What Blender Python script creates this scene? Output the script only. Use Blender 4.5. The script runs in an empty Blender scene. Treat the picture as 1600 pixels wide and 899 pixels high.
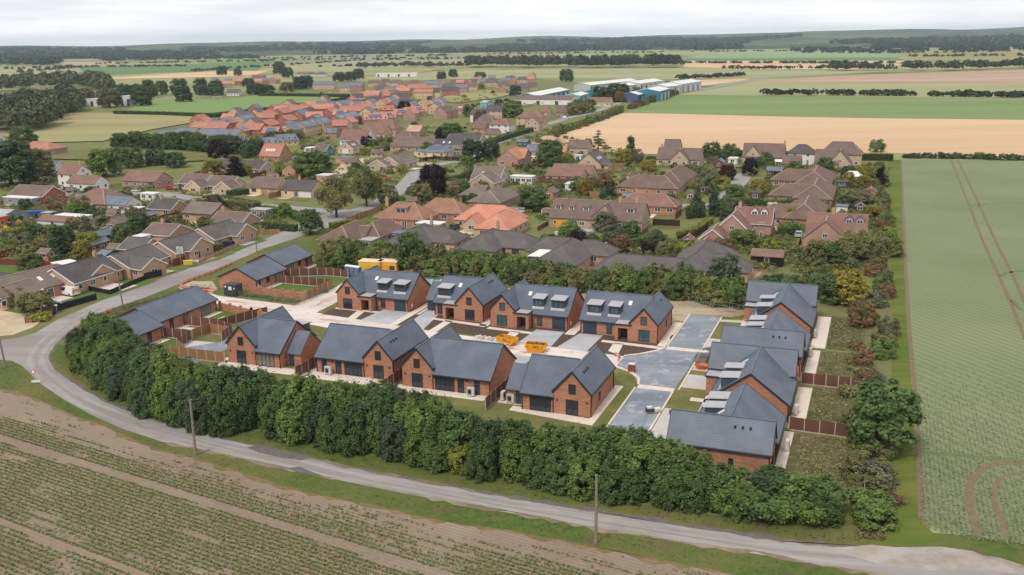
import bpy, math, random
import numpy as np
from mathutils import Vector, Matrix
rnd = random.Random(7)
rng = np.random.default_rng(11)
SC = bpy.context.scene
COL = SC.collection
R_ = math.radians

# ------------------------------------------------------------------ camera
CAM_H, FPX, ROLL, AZ = 50.0, 1500.0, R_(0.8), R_(21)
PITCH = math.atan(387.5 / FPX)
cF = Vector((0, math.cos(PITCH), -math.sin(PITCH)))
cR0 = Vector((1, 0, 0)); cU0 = Vector((0, math.sin(PITCH), math.cos(PITCH)))
cR = cR0 * math.cos(ROLL) - cU0 * math.sin(ROLL)
cU = cR0 * math.sin(ROLL) + cU0 * math.cos(ROLL)
cd = bpy.data.cameras.new('camera'); cam = bpy.data.objects.new('camera', cd); COL.objects.link(cam)
m3 = Matrix((cR, cU, -cF)).transposed()
cam.matrix_world = Matrix.Translation((0, 0, CAM_H)) @ m3.to_4x4()
cd.sensor_fit = 'HORIZONTAL'; cd.sensor_width = 36.0; cd.lens = 36.0 * FPX / 1600.0
cd.clip_start = 0.5; cd.clip_end = 60000
SC.camera = cam
SC.render.resolution_x, SC.render.resolution_y = 1024, 575

# ------------------------------------------------------------------ sky, sun, exposure
SUN_EL, SUN_AZ = R_(52), R_(215)       # compass-style azimuth: sun behind-left of the camera
w = bpy.data.worlds.new('World'); SC.world = w; w.use_nodes = True
nt = w.node_tree; nt.nodes.clear()
def N(t, **k):
    n = nt.nodes.new(t)
    for a, b in k.items(): setattr(n, a, b)
    return n
out = N('ShaderNodeOutputWorld'); bg = N('ShaderNodeBackground'); bg.inputs['Strength'].default_value = 0.1
sky = N('ShaderNodeTexSky', sky_type='NISHITA'); sky.sun_disc = False
sky.sun_elevation = SUN_EL; sky.sun_rotation = SUN_AZ
tc = N('ShaderNodeTexCoord'); mp = N('ShaderNodeMapping'); mp.inputs['Scale'].default_value = (1.5, 1.5, 16.0)
no = N('ShaderNodeTexNoise'); no.inputs['Scale'].default_value = 3.0; no.inputs['Detail'].default_value = 6; no.inputs['Roughness'].default_value = 0.55
cr = N('ShaderNodeValToRGB'); cr.color_ramp.elements[0].position = 0.38; cr.color_ramp.elements[1].position = 0.6
cr.color_ramp.elements[0].color = (5.9, 6.05, 6.25, 1); cr.color_ramp.elements[1].color = (7.45, 7.45, 7.5, 1)
mx = N('ShaderNodeMixRGB'); mx.inputs[0].default_value = 0.94
nt.links.new(tc.outputs['Generated'], mp.inputs[0]); nt.links.new(mp.outputs[0], no.inputs['Vector'])
nt.links.new(no.outputs['Fac'], cr.inputs[0]); sx = N('ShaderNodeSeparateXYZ'); nt.links.new(tc.outputs['Generated'], sx.inputs[0])
hr = N('ShaderNodeMapRange'); hr.inputs[1].default_value = 0.0; hr.inputs[2].default_value = 0.09; hr.inputs[3].default_value = 1.5; hr.inputs[4].default_value = 1.0; nt.links.new(sx.outputs[2], hr.inputs[0])   # overcast brightens towards the horizon all round
ml = N('ShaderNodeVectorMath', operation='SCALE'); nt.links.new(cr.outputs[0], ml.inputs[0]); nt.links.new(hr.outputs[0], ml.inputs['Scale'])
nt.links.new(sky.outputs[0], mx.inputs[1]); nt.links.new(ml.outputs[0], mx.inputs[2])
nt.links.new(mx.outputs[0], bg.inputs[0]); nt.links.new(bg.outputs[0], out.inputs[0])
sl = bpy.data.lights.new('sun', 'SUN'); sl.energy = 1.6; sl.angle = R_(14); sl.color = (1, 0.95, 0.88)
so = bpy.data.objects.new('sun', sl); COL.objects.link(so)
sd = Vector((math.sin(SUN_AZ) * math.cos(SUN_EL), math.cos(SUN_AZ) * math.cos(SUN_EL), math.sin(SUN_EL)))
so.rotation_euler = sd.to_track_quat('Z', 'Y').to_euler()
SC.view_settings.view_transform = 'Standard'; SC.view_settings.look = 'None'
SC.view_settings.exposure = 0.3; SC.view_settings.gamma = 1.0

# ------------------------------------------------------------------ helpers
def G(px, py, z=0.0):
    """photo pixel -> world point at height z"""
    r = cF * FPX + cR * (px - 800) + cU * (449.5 - py)
    t = (CAM_H - z) / (-r.z)
    return Vector((0, 0, CAM_H)) + r * t
EU = Vector((math.cos(AZ), -math.sin(AZ), 0)); EV = Vector((math.sin(AZ), math.cos(AZ), 0))
def W(u, v, z=0.0): return EU * u + EV * v + Vector((0, 0, z))
def UVof(p): return (p.dot(EU), p.dot(EV))
REG = dict(a=(780,180,5.287), b=(1060,190,4.405), c=(750,330,4.494), d=(500,320,5.287), e=(500,180,5.287), f=(250,180,5.287),
    g=(0,200,5.287), h=(0,350,5.287), i=(250,330,5.287), j=(1080,380,4.494), k=(230,140,9.365), l=(380,130,9.365), m=(530,110,9.365),
    n=(670,110,9.365), o=(780,100,9.365), p=(920,100,9.365), q=(330,90,9.365), r=(470,90,9.365), s=(0,300,9.988), t=(150,280,9.988),
    w=(280,290,9.988), x=(160,360,9.988), y=(0,400,9.988), z=(940,370,6.154), P=(0,0,1))
def Z(r, x, y):
    o = REG[r]; return (o[0] + x / o[2], o[1] + y / o[2])
def tag(o, label=None, cat=None, group=None, kind=None):
    if label: o['label'] = label
    if cat: o['category'] = cat
    if group: o['group'] = group
    if kind: o['kind'] = kind
    return o
def empty(name, loc=(0, 0, 0), rz=0.0, label=None, cat=None, group=None):
    o = bpy.data.objects.new(name, None); COL.objects.link(o); o.location = loc; o.rotation_euler = (0, 0, rz)
    o.empty_display_size = 0.5
    return tag(o, label, cat, group)
def link(name, mesh, parent=None, loc=None, rz=0.0):
    o = bpy.data.objects.new(name, mesh); COL.objects.link(o)
    if parent: o.parent = parent
    if loc is not None: o.location = loc
    if rz: o.rotation_euler = (0, 0, rz)
    return o
class MB:
    """collects polygons, prisms, boxes and tubes into one mesh; uvs are in metres along each face"""
    def __init__(s, mx=1): s.v = []; s.f = []; s.m = []; s.mx = mx
    def poly(s, pts, m=0):
        i = len(s.v); s.v += [(p[0] * s.mx, p[1], p[2]) for p in pts]
        ids = list(range(i, i + len(pts)))
        if s.mx < 0: ids.reverse()
        s.f.append(ids); s.m.append(m); return s
    def prism(s, pts, vec, m=0, caps=(1, 1)):
        pts = [Vector(p) for p in pts]; vec = Vector(vec); n = Vector((0, 0, 0))
        for a in range(len(pts)): n += pts[a].cross(pts[(a + 1) % len(pts)])
        if n.dot(vec) > 0: pts.reverse()
        top = [p + vec for p in pts]; k = len(pts)
        if caps[0]: s.poly(pts, m)
        if caps[1]: s.poly(top[::-1], m)
        for a in range(k):
            b = (a + 1) % k; s.poly([pts[b], pts[a], top[a], top[b]], m)
        return s
    def box(s, x0, x1, y0, y1, z0, z1, m=0):
        return s.prism([(x0, y0, z0), (x1, y0, z0), (x1, y1, z0), (x0, y1, z0)], (0, 0, z1 - z0), m)
    def bar(s, p, q, wd, ht, m=0, up=(0, 0, 1)):
        p = Vector(p); q = Vector(q); d = (q - p).normalized(); a = d.cross(Vector(up))
        if a.length < 1e-4: a = Vector((1, 0, 0))
        a.normalize(); b = a.cross(d)
        a = a * wd / 2; b = b * ht / 2
        return s.prism([p - a - b, p + a - b, p + a + b, p - a + b], q - p, m)
    def tube(s, pts, rad, n=6, m=0, cap=True):
        rings = []; pts = [Vector(p) for p in pts]
        for i, p in enumerate(pts):
            d = (pts[min(i + 1, len(pts) - 1)] - pts[max(i - 1, 0)]).normalized()
            a = d.cross(Vector((0.3, 1, 0.1)))
            if a.length < 1e-3: a = d.cross(Vector((1, 0, 0)))
            a.normalize(); b = d.cross(a); r = rad[i] if hasattr(rad, '__len__') else rad
            rings.append([p + (a * math.cos(t) + b * math.sin(t)) * r for t in [2 * math.pi * k / n for k in range(n)]])
        for i in range(len(rings) - 1):
            for k in range(n):
                j = (k + 1) % n; s.poly([rings[i][k], rings[i][j], rings[i + 1][j], rings[i + 1][k]], m)
        if cap: s.poly(rings[-1], m); s.poly(rings[0][::-1], m)
        return s
    def mesh(s, name, mats):
        me = bpy.data.meshes.new(name); me.from_pydata(s.v, [], s.f)
        if not isinstance(mats, (list, tuple)): mats = [mats]
        for mt in mats: me.materials.append(mt)
        if len(mats) > 1: me.polygons.foreach_set('material_index', s.m)
        uv = me.uv_layers.new(name='UVMap'); dat = np.zeros((len(me.loops), 2), dtype=np.float32); k = 0
        for f in s.f:
            p0, p1, p2 = (Vector(s.v[f[0]]), Vector(s.v[f[1]]), Vector(s.v[f[2]]))
            n = (p1 - p0).cross(p2 - p0)
            if n.length > 1e-12: n.normalize()
            if abs(n.z) > 0.985: ua, va = Vector((1, 0, 0)), Vector((0, 1, 0))
            else:
                ua = Vector((0, 0, 1)).cross(n).normalized(); va = n.cross(ua)
            for i in f:
                q = Vector(s.v[i]); dat[k] = (q.dot(ua), q.dot(va)); k += 1
        uv.data.foreach_set('uv', dat.ravel())
        me.update(); return me
    def build(s, name, mats, parent=None, loc=None, rz=0.0):
        return link(name, s.mesh(name, mats), parent, loc, rz)
def leaf_mesh(name, C, Nn, S, mat, asp=0.75, jit=None):
    """many small leaf faces in one mesh (numpy arrays of centres, normals, sizes)"""
    n = len(C); Nn = Nn / (np.linalg.norm(Nn, axis=1, keepdims=True) + 1e-9)
    t = rng.normal(size=(n, 3)); a = np.cross(Nn, t); a /= (np.linalg.norm(a, axis=1, keepdims=True) + 1e-9); b = np.cross(Nn, a)
    S = S.reshape(-1, 1); a = a * S; b = b * S * asp
    V = np.stack([C - a, C - b + Nn * S * 0.12, C + a, C + b + Nn * S * 0.12], axis=1).reshape(-1, 3).astype(np.float32)
    me = bpy.data.meshes.new(name); me.vertices.add(4 * n); me.vertices.foreach_set('co', V.ravel())
    me.loops.add(4 * n); me.loops.foreach_set('vertex_index', np.arange(4 * n, dtype=np.int32))
    me.polygons.add(n); me.polygons.foreach_set('loop_start', np.arange(0, 4 * n, 4, dtype=np.int32))
    at = me.attributes.new('r', 'FLOAT', 'FACE'); at.data.foreach_set('value', (rng.random(n) if jit is None else jit).astype(np.float32))
    me.materials.append(mat); me.update(calc_edges=True); return me
def lin(r, g, b):
    f = lambda c: (c / 255 / 12.92) if c / 255 <= 0.04045 else ((c / 255 + 0.055) / 1.055) ** 2.4
    return (f(r), f(g), f(b), 1.0)
def newmat(name):
    m = bpy.data.materials.new(name); m.use_nodes = True; t = m.node_tree; b = t.nodes['Principled BSDF']; return m, t, b
def _n(t, ty, **k):
    n = t.nodes.new(ty)
    for a, v in k.items():
        if a in ('ins',):
            for kk, vv in v.items(): n.inputs[kk].default_value = vv
        else: setattr(n, a, v)
    return n
def _mix(t, fac, a, b, mode='MIX'):
    n = t.nodes.new('ShaderNodeMixRGB'); n.blend_type = mode
    for i, x in ((0, fac), (1, a), (2, b)):
        if hasattr(x, 'links'): t.links.new(x, n.inputs[i])
        else: n.inputs[i].default_value = x
    return n.outputs[0]
def _ramp(t, fac, p0, p1):
    n = t.nodes.new('ShaderNodeMapRange'); n.inputs[1].default_value = p0; n.inputs[2].default_value = p1; t.links.new(fac, n.inputs[0]); return n.outputs[0]
def _noise(t, vec, scale, detail=3, rough=0.55):
    n = _n(t, 'ShaderNodeTexNoise', ins={'Scale': scale, 'Detail': detail, 'Roughness': rough})
    if vec is not None: t.links.new(vec, n.inputs['Vector'])
    return n.outputs['Fac']
def _pos(t): return t.nodes.new('ShaderNodeNewGeometry').outputs['Position']
def _map(t, vec, scale=(1, 1, 1), rz=0.0, loc=(0, 0, 0)):
    n = _n(t, 'ShaderNodeMapping'); n.inputs['Scale'].default_value = scale; n.inputs['Rotation'].default_value = (0, 0, rz); n.inputs['Location'].default_value = loc
    t.links.new(vec, n.inputs[0]); return n.outputs[0]
def _bump(t, b, h, strength, dist=0.05):
    n = _n(t, 'ShaderNodeBump', ins={'Strength': strength, 'Distance': dist}); t.links.new(h, n.inputs['Height']); t.links.new(n.outputs[0], b.inputs['Normal'])
MATS = {}
def plain(name, c, rough=0.7, c2=None, scale=1.5, metal=0.0, bump=0.0, spec=0.35):
    """paint, render, metal: two tones of the thing's own colour mixed by noise"""
    if name in MATS: return MATS[name]
    m, t, b = newmat(name); b.inputs['Roughness'].default_value = rough; b.inputs['Metallic'].default_value = metal; b.inputs['Specular IOR Level'].default_value = spec
    c2 = c2 or tuple(x * 0.8 for x in c[:3]) + (1,)
    oi = t.nodes.new('ShaderNodeTexCoord').outputs['Object']
    f = _ramp(t, _noise(t, oi, scale, 4, 0.6), 0.3, 0.7); t.links.new(_mix(t, f, c, c2), b.inputs['Base Color'])
    if bump: _bump(t, b, _noise(t, oi, scale * 8, 3), bump)
    MATS[name] = m; return m
def courses(name, c1, c2, cm, bw, bh, mort=0.012, rough=0.85, mott=0.5, moss=None, bump=0.5, spec=0.3, offset=0.5):
    """brick, slate or tile laid in courses over the face's own metres"""
    if name in MATS: return MATS[name]
    m, t, b = newmat(name); b.inputs['Roughness'].default_value = rough; b.inputs['Specular IOR Level'].default_value = spec
    uv = t.nodes.new('ShaderNodeUVMap').outputs[0]
    br = _n(t, 'ShaderNodeTexBrick', offset=offset); br.inputs['Color1'].default_value = c1; br.inputs['Color2'].default_value = c2; br.inputs['Mortar'].default_value = cm
    br.inputs['Scale'].default_value = 1.0; br.inputs['Mortar Size'].default_value = mort; br.inputs['Brick Width'].default_value = bw; br.inputs['Row Height'].default_value = bh; br.inputs['Bias'].default_value = -0.1
    t.links.new(uv, br.inputs['Vector'])
    st = _map(t, uv, (0.7, 3.2, 1)); f = _ramp(t, _noise(t, st, 1.0, 5, 0.65), 0.35, 0.75)
    col = _mix(t, f, br.outputs['Color'], tuple(x * (1 - 0.45 * mott) for x in c1[:3]) + (1,))
    oi = t.nodes.new('ShaderNodeObjectInfo').outputs['Random']
    big = _ramp(t, _noise(t, uv, 0.28, 3), 0.3, 0.7)
    col = _mix(t, 0.18, col, _mix(t, big, (0.25, 0.25, 0.25, 1), (1.6, 1.6, 1.6, 1)), 'SOFT_LIGHT')
    if moss: col = _mix(t, _ramp(t, _noise(t, uv, 1.7, 6, 0.7), 0.52, 0.72), col, moss)
    t.links.new(col, b.inputs['Base Color'])
    _bump(t, b, br.outputs['Fac'], -bump, 0.03)
    MATS[name] = m; return m
def ground(name, cols, s1=0.5, s2=0.03, rows=None, rough=0.95, bump=0.3, bs=6.0, stretch=None):
    """soil, grass, crop or paving: tones mixed by small and large noise; rows = (angle, spacing, colour, amount)"""
    if name in MATS: return MATS[name]
    m, t, b = newmat(name); b.inputs['Roughness'].default_value = rough; b.inputs['Specular IOR Level'].default_value = 0.15
    p = _pos(t); q = p
    if stretch: q = _map(t, p, (stretch[1], stretch[2], 1), stretch[0])
    col = _mix(t, _ramp(t, _noise(t, q, s1, 6, 0.65), 0.36, 0.64), cols[0], cols[1])
    if len(cols) > 2: col = _mix(t, _ramp(t, _noise(t, q, s2, 5, 0.6), 0.42, 0.62), col, cols[2])
    if len(cols) > 3: col = _mix(t, _ramp(t, _noise(t, p, s2 * 5, 5, 0.6), 0.55, 0.68), col, cols[3])
    if rows:
        ang, sp, rc, am = rows
        wv = _n(t, 'ShaderNodeTexWave', wave_type='BANDS', bands_direction='X'); wv.inputs['Scale'].default_value = 1.0; wv.inputs['Distortion'].default_value = 0.8; wv.inputs['Detail'].default_value = 2
        k = 2 * math.pi / sp / 20.0
        t.links.new(_map(t, p, (k, k, k), ang), wv.inputs[0])
        f = _ramp(t, wv.outputs['Fac'], 0.35, 0.9); fm = _n(t, 'ShaderNodeMath', operation='MULTIPLY'); t.links.new(f, fm.inputs[0]); fm.inputs[1].default_value = am
        col = _mix(t, fm.outputs[0], col, rc)
    t.links.new(col, b.inputs['Base Color'])
    if bump: _bump(t, b, _noise(t, p, bs, 4, 0.7), bump, 0.15)
    MATS[name] = m; return m
def foliage(name='foliage', trans=0.4):
    if name in MATS: return MATS[name]
    m, t, b = newmat(name); b.inputs['Roughness'].default_value = 0.6; b.inputs['Specular IOR Level'].default_value = 0.25
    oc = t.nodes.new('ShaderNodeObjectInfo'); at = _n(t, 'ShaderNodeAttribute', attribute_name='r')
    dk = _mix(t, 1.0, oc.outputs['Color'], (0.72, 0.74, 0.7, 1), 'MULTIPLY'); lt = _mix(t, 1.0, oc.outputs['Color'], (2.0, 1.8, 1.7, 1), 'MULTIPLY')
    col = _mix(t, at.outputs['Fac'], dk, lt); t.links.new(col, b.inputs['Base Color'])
    tr = _n(t, 'ShaderNodeBsdfTranslucent'); t.links.new(col, tr.inputs[0]); ms = _n(t, 'ShaderNodeMixShader'); ms.inputs[0].default_value = trans
    t.links.new(b.outputs[0], ms.inputs[1]); t.links.new(tr.outputs[0], ms.inputs[2]); t.links.new(ms.outputs[0], t.nodes['Material Output'].inputs[0])
    MATS[name] = m; return m
def glass(name, tint=(0.03, 0.04, 0.05, 1), rough=0.04):
    if name in MATS: return MATS[name]
    m, t, b = newmat(name); b.inputs['Base Color'].default_value = tint; b.inputs['Roughness'].default_value = rough; b.inputs['Specular IOR Level'].default_value = 0.6
    MATS[name] = m; return m
def sheet(name, pts, z, mat, kind='structure'):
    """flat piece of ground; pts are world points"""
    me = bpy.data.meshes.new(name); me.from_pydata([(p[0], p[1], z) for p in pts], [], [list(range(len(pts)))])
    a = sum(pts[i][0] * pts[(i + 1) % len(pts)][1] - pts[(i + 1) % len(pts)][0] * pts[i][1] for i in range(len(pts)))
    if a < 0: me.flip_normals()
    me.materials.append(mat); me.update(); o = link(name, me); o['kind'] = kind; return o
def psheet(name, px, z, mat): return sheet(name, [G(*p) for p in px], z, mat)
def usheet(name, uv, z, mat): return sheet(name, [W(*p) for p in uv], z, mat)
def rect(u0, u1, v0, v1): return [(u0, v0), (u1, v0), (u1, v1), (u0, v1)]
def slab(name, pts, z0, z1, mat):
    b = MB(); b.prism([(p[0], p[1], z0) for p in pts], (0, 0, z1 - z0)); o = b.build(name, mat); o['kind'] = 'structure'; return o
# ------------------------------------------------------------------ materials of the ground
def C(r, g, b, k=1.0): c = lin(r, g, b); return (c[0] * k, c[1] * k, c[2] * k, 1)
g_base = ground('rough_grass', [C(104, 116, 64), C(132, 132, 82), C(118, 114, 76)], 0.25, 0.02, bump=0.4)
g_verge = ground('verge_grass', [C(78, 98, 42, .9), C(103, 117, 58, .9), C(118, 117, 68, .9), C(122, 104, 80, .8)], 0.9, 0.06, bump=0.6, bs=5)
g_lawn = ground('lawn_grass', [C(88, 112, 52, .9), C(104, 122, 62, .9)], 1.2, 0.1, bump=0.3)
g_dry = ground('dry_lawn', [C(120, 117, 70, .9), C(138, 132, 84, .9), C(104, 110, 58, .9)], 0.7, 0.15, bump=0.3)
g_weed = ground('weedy_plot', [C(96, 103, 60, .85), C(128, 114, 84, .85), C(84, 92, 52, .85), C(150, 134, 110, .8)], 0.8, 0.12, bump=0.8, bs=3)
g_soil = ground('topsoil', [C(92, 74, 64, .9), C(106, 88, 76, .9)], 1.5, 0.3, bump=0.5)
g_field = ground('field_soil', [C(158, 138, 121, .92), C(142, 123, 106, .92), C(166, 148, 130, .9)], 1.6, 0.05, rows=(R_(120), .55, C(134, 116, 98, .9), .4), bump=0.6, bs=4)
g_track = ground('mown_track', [C(104, 121, 48, .9), C(86, 106, 40, .9), C(120, 124, 62, .9)], 0.5, 0.06, bump=0.4, stretch=(R_(-69), 0.4, 2.5))
g_lane = ground('lane_asphalt', [C(160, 154, 150, .95), C(172, 167, 163, .95), C(146, 139, 134, .95)], 0.5, 0.07, bump=0.15, bs=8, stretch=(R_(23), 0.3, 1.6))
g_patch = ground('fresh_asphalt', [C(104, 98, 96), C(120, 112, 108)], 1.2, 0.2, bump=0.2)
g_tarmac = ground('new_tarmac', [C(138, 144, 152), C(158, 163, 170), C(120, 126, 136), C(176, 180, 186)], 0.35, 0.09, rough=0.55, bump=0.08, stretch=(R_(21), 0.35, 1.4))
g_conc = ground('pale_concrete', [C(222, 206, 196), C(206, 188, 178), C(228, 216, 208), C(196, 174, 160)], 0.6, 0.09, bump=0.15, stretch=(R_(21), 0.35, 1.4))
g_slab = ground('paving_slabs', [C(230, 216, 202), C(214, 199, 186)], 1.4, 0.3, bump=0.1)
g_drive = ground('grey_block_paving', [C(178, 178, 180), C(166, 166, 168), C(188, 188, 190)], 1.4, 0.25, bump=0.1)
g_gravel = ground('gravel', [C(206, 184, 154, .9), C(190, 166, 138, .9), C(214, 196, 172, .9)], 1.5, 0.2, bump=0.3)
g_brick = ground('block_drive', [C(178, 146, 124, .9), C(160, 130, 112, .9), C(190, 160, 140, .9)], 1.4, 0.2, bump=0.2)
g_sand = ground('bare_sandy_ground', [C(186, 162, 138, .92), C(164, 142, 118, .92), C(198, 178, 154, .9), C(134, 122, 88, .9)], 0.5, 0.1, bump=0.5, stretch=(R_(21), 0.3, 1.5))
g_road = ground('village_asphalt', [C(166, 162, 160, .95), C(154, 150, 148, .95)], 0.6, 0.05, bump=0.1)
g_wheat = ground('green_crop', [C(136, 146, 108, .9), C(122, 134, 98, .9), C(144, 150, 115, .9)], 0.9, 0.02, rows=(R_(-21), 1.6, C(104, 116, 82, .9), 0.4), bump=0.5, bs=4)
g_rut = ground('tramline_soil', [C(140, 124, 100, .9), C(124, 112, 86, .9)], 1.0, 0.2, bump=0.4)
def fld(name, a, b, c=None, st=(R_(20), 0.2, 2)): return ground(name, [a, b] + ([c] if c else []), 0.06, 0.006, bump=0, stretch=st)
f_gold = fld('ripe_wheat', C(210, 177, 141), C(200, 167, 129), C(217, 186, 151))
f_green = fld('beet_green', C(126, 143, 90), C(117, 134, 82), C(135, 148, 98))
f_olive = fld('olive_crop', C(158, 158, 116), C(146, 148, 104), C(168, 164, 124))
f_pink = fld('tilled_soil', C(184, 152, 132), C(172, 142, 122), C(196, 166, 144))
f_sport = fld('playing_field_grass', C(118, 142, 80), C(128, 150, 90))
f_rough = fld('rough_pasture', C(150, 146, 98), C(132, 132, 84), C(166, 154, 110))
f_dark = fld('dark_green_crop', C(96, 124, 76), C(108, 134, 86))
f_mid = fld('pale_green_crop', C(150, 164, 120), C(136, 154, 110))
f_mauve = fld('fallow_field', C(150, 146, 140), C(140, 138, 128))
# ------------------------------------------------------------------ the ground and the fields
me = bpy.data.meshes.new('ground'); me.from_pydata([(-26000, -3000, 0), (26000, -3000, 0), (26000, 30000, 0), (-26000, 30000, 0)], [], [(0, 1, 2, 3)])
far_mix = ground('far_plain', [C(150, 154, 108), C(118, 130, 84), C(176, 164, 120), C(84, 100, 66)], 0.004, 0.0011, bump=0, stretch=(R_(15), 0.35, 1.6))
me.materials.append(far_mix); link('ground', me)['kind'] = 'structure'
psheet('village_ground', [(-400, 1300), (-500, 330), (-300, 200), (60, 178), (330, 150), (520, 128), (830, 122), (1060, 146), (1000, 178), (870, 214), (1395, 240), (1460, 900), (2200, 960), (2200, 1300)], 0.02, g_base)
ZF = [0.05]
def field(name, px, mat):
    ZF[0] += 0.02; return psheet(name, px, ZF[0], mat)
field('gold_field', [(840, 234), (868, 212), (905, 199), (940, 187.5), (975, 176.6), (1110, 179.5), (1250, 183), (1400, 185.5), (1600, 187.5), (2100, 192), (2100, 262), (1600, 246), (1400, 240), (1300, 246), (1100, 243), (980, 240)], f_gold)
field('green_field', [(975, 176.3), (1020, 160.5), (1056, 148.5), (1120, 149.5), (1600, 155), (2100, 160), (2100, 191.5), (1600, 187.3), (1400, 185.3), (1250, 182.8), (1110, 179.3)], f_green)
field('olive_field', [(1056, 148.3), (1090, 143), (1185, 128.3), (1300, 128.3), (1600, 130), (2100, 134), (2100, 159.5), (1600, 154.7), (1120, 149.3)], f_olive)
field('tilled_field', [(1185, 128), (1290, 119.5), (1400, 115), (1500, 112.5), (1600, 109.5), (2100, 99), (2100, 133.5), (1600, 129.7), (1300, 128)], f_pink)
field('stubble_field', [(1068, 136), (1085, 125.5), (1160, 123.5), (1175, 123), (1150, 128), (1090, 135.5)], f_gold)
field('long_olive_field', [(530, 126), (560, 121), (640, 118.5), (720, 112.5), (830, 107.5), (1070, 106.5), (1130, 106), (1200, 109.5), (1382, 112), (1280, 118.5), (1175, 123), (1090, 124.5), (1000, 124), (830, 121.5), (640, 126)], f_olive)
field('pale_field', [(1068, 105), (1068, 99), (1400, 99.6), (1410, 102), (1340, 108), (1200, 109)], f_gold)
field('pale_field', [(1068, 95.5), (1100, 82), (1200, 79.5), (1420, 81), (1400, 88), (1420, 95)], f_mid)
field('dark_field', [(1068, 95.4), (1074, 91.5), (1400, 90), (1418, 95.2)], f_dark)
field('straw_field', [(1068, 98.8), (1068, 95.6), (1420, 95.3), (1400, 99.3)], f_gold)
field('far_straw_field', [(1420, 95), (1410, 83), (1500, 82), (1600, 79), (1900, 70), (1900, 92), (1600, 96.5)], f_rough)
field('mid_field', [(800, 84.5), (890, 75.5), (1040, 76), (1045, 80), (1000, 84)], f_mid)
field('straw_strip', [(740, 86), (800, 80), (880, 79.5), (860, 84), (790, 88)], f_rough)
field('olive_plain', [(400, 112.5), (440, 103), (560, 95.5), (720, 93), (760, 96), (720, 101), (650, 105), (540, 112)], f_olive)
field('mauve_field', [(440, 95), (500, 91), (700, 88.5), (760, 90), (700, 93), (560, 95)], f_mauve)
field('green_strip', [(300, 107), (340, 99), (440, 95.5), (400, 103), (330, 111)], f_dark)
field('green_plain', [(100, 117), (130, 106), (300, 100.5), (400, 96), (420, 99), (400, 111), (260, 113.5), (170, 118)], f_dark)
field('green_plain', [(400, 112.8), (540, 112.2), (640, 106), (690, 105), (560, 113), (420, 116)], f_mid)
field('olive_plain', [(-200, 130), (-150, 115), (0, 108), (120, 106.5), (130, 112), (100, 119), (60, 124)], f_olive)
field('gold_strip', [(75, 126), (190, 121), (330, 112), (420, 111), (400, 118), (340, 121), (250, 123)], f_gold)
field('fawn_field', [(95, 103), (100, 98), (180, 97), (190, 101)], f_pink)
field('pale_strip', [(520, 124.5), (560, 113.5), (640, 107), (700, 106.5), (640, 117), (560, 120)], f_rough)
field('rough_pasture', [(-60, 205), (40, 186), (120, 177), (200, 178), (330, 184), (300, 193), (240, 203), (160, 222), (70, 224)], f_rough)
field('paddock', [(80, 250), (120, 236), (200, 229), (330, 241), (332, 252), (250, 256), (160, 252)], g_dry)
field('playing_field', [(200, 174), (225, 160), (280, 154), (345, 157), (400, 150), (540, 151.5), (520, 156), (440, 166), (330, 178), (260, 176)], f_sport)
field('waste_ground', [(640, 156), (690, 150), (760, 142), (800, 140), (812, 146), (770, 155), (715, 162)], f_rough)
# ------------------------------------------------------------------ near fields, lane and verges
edge = [(-60, 600), (0, 610), (25, 613), (75, 632), (110, 650), (160, 665), (205, 688), (250, 705), (287, 712), (320, 722), (400, 748), (487, 773), (575, 790), (650, 808), (738, 823), (800, 832), (927, 855), (1046, 880), (1146, 899), (1300, 930), (1500, 975)]
psheet('bean_field', edge + [(1500, 1300), (-400, 1300), (-400, 560)], 0.032, g_field)
psheet('lane_verge', [(-200, 555), (0, 563), (20, 565), (110, 500), (300, 420), (520, 350), (540, 380), (430, 440), (300, 500), (118, 545), (250, 655), (400, 674), (625, 722), (915, 775), (1111, 806), (1330, 815), (1390, 640), (1400, 830), (1600, 842), (2000, 900), (2000, 1100), (1500, 985), (1300, 938)] + edge[::-1][2:], 0.028, g_verge)
inner = [(560, 330), (505, 357), (454, 375.4), (412.7, 388.6), (354, 414), (306.7, 433), (278, 445), (227, 465), (176, 482), (128.6, 507), (107.6, 520), (88, 538), (79, 554), (80, 566), (87.6, 577.6), (105, 591), (135, 610), (160, 625), (200, 641.4), (250, 660), (300, 672.7), (350, 686), (400, 697), (482.6, 715), (537.7, 729), (650, 750), (800, 778), (927, 798.5), (1059, 820), (1200, 841.7), (1301, 853), (1373, 858), (1480, 858), (1560, 874), (1640, 900), (1800, 960)]
outer = [(1800, 1010), (1640, 950), (1500, 920), (1373, 898), (1286, 885), (1200, 865.5), (1059, 847), (932, 826), (800, 801), (663, 776.5), (612.8, 766.5), (505, 745), (487, 740), (400, 722), (300, 700), (250, 690), (190, 670), (140, 647.7), (100, 625), (60, 597.6), (46, 583), (34, 572), (18, 564), (-60, 558), (-200, 555), (-200, 530), (-60, 535), (0, 532.5), (30, 528), (56.7, 520), (90.8, 499.4), (113.5, 490), (157, 471), (208, 448.4), (253.8, 433), (306.7, 416), (344.6, 405.7), (386, 386.7), (441, 362), (480, 346), (530, 326)]
LANE = [G(*p) for p in inner + outer]
psheet('lane', inner + outer, 0.04, g_lane)
for pts in ([(408, 695), (430, 703), (470, 712), (485, 716), (470, 720), (440, 716), (405, 708), (385, 700)], [(444, 732), (470, 730), (482, 736), (503, 744), (490, 743), (465, 738)]):
    psheet('road_patch', pts, 0.046, g_patch)
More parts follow.
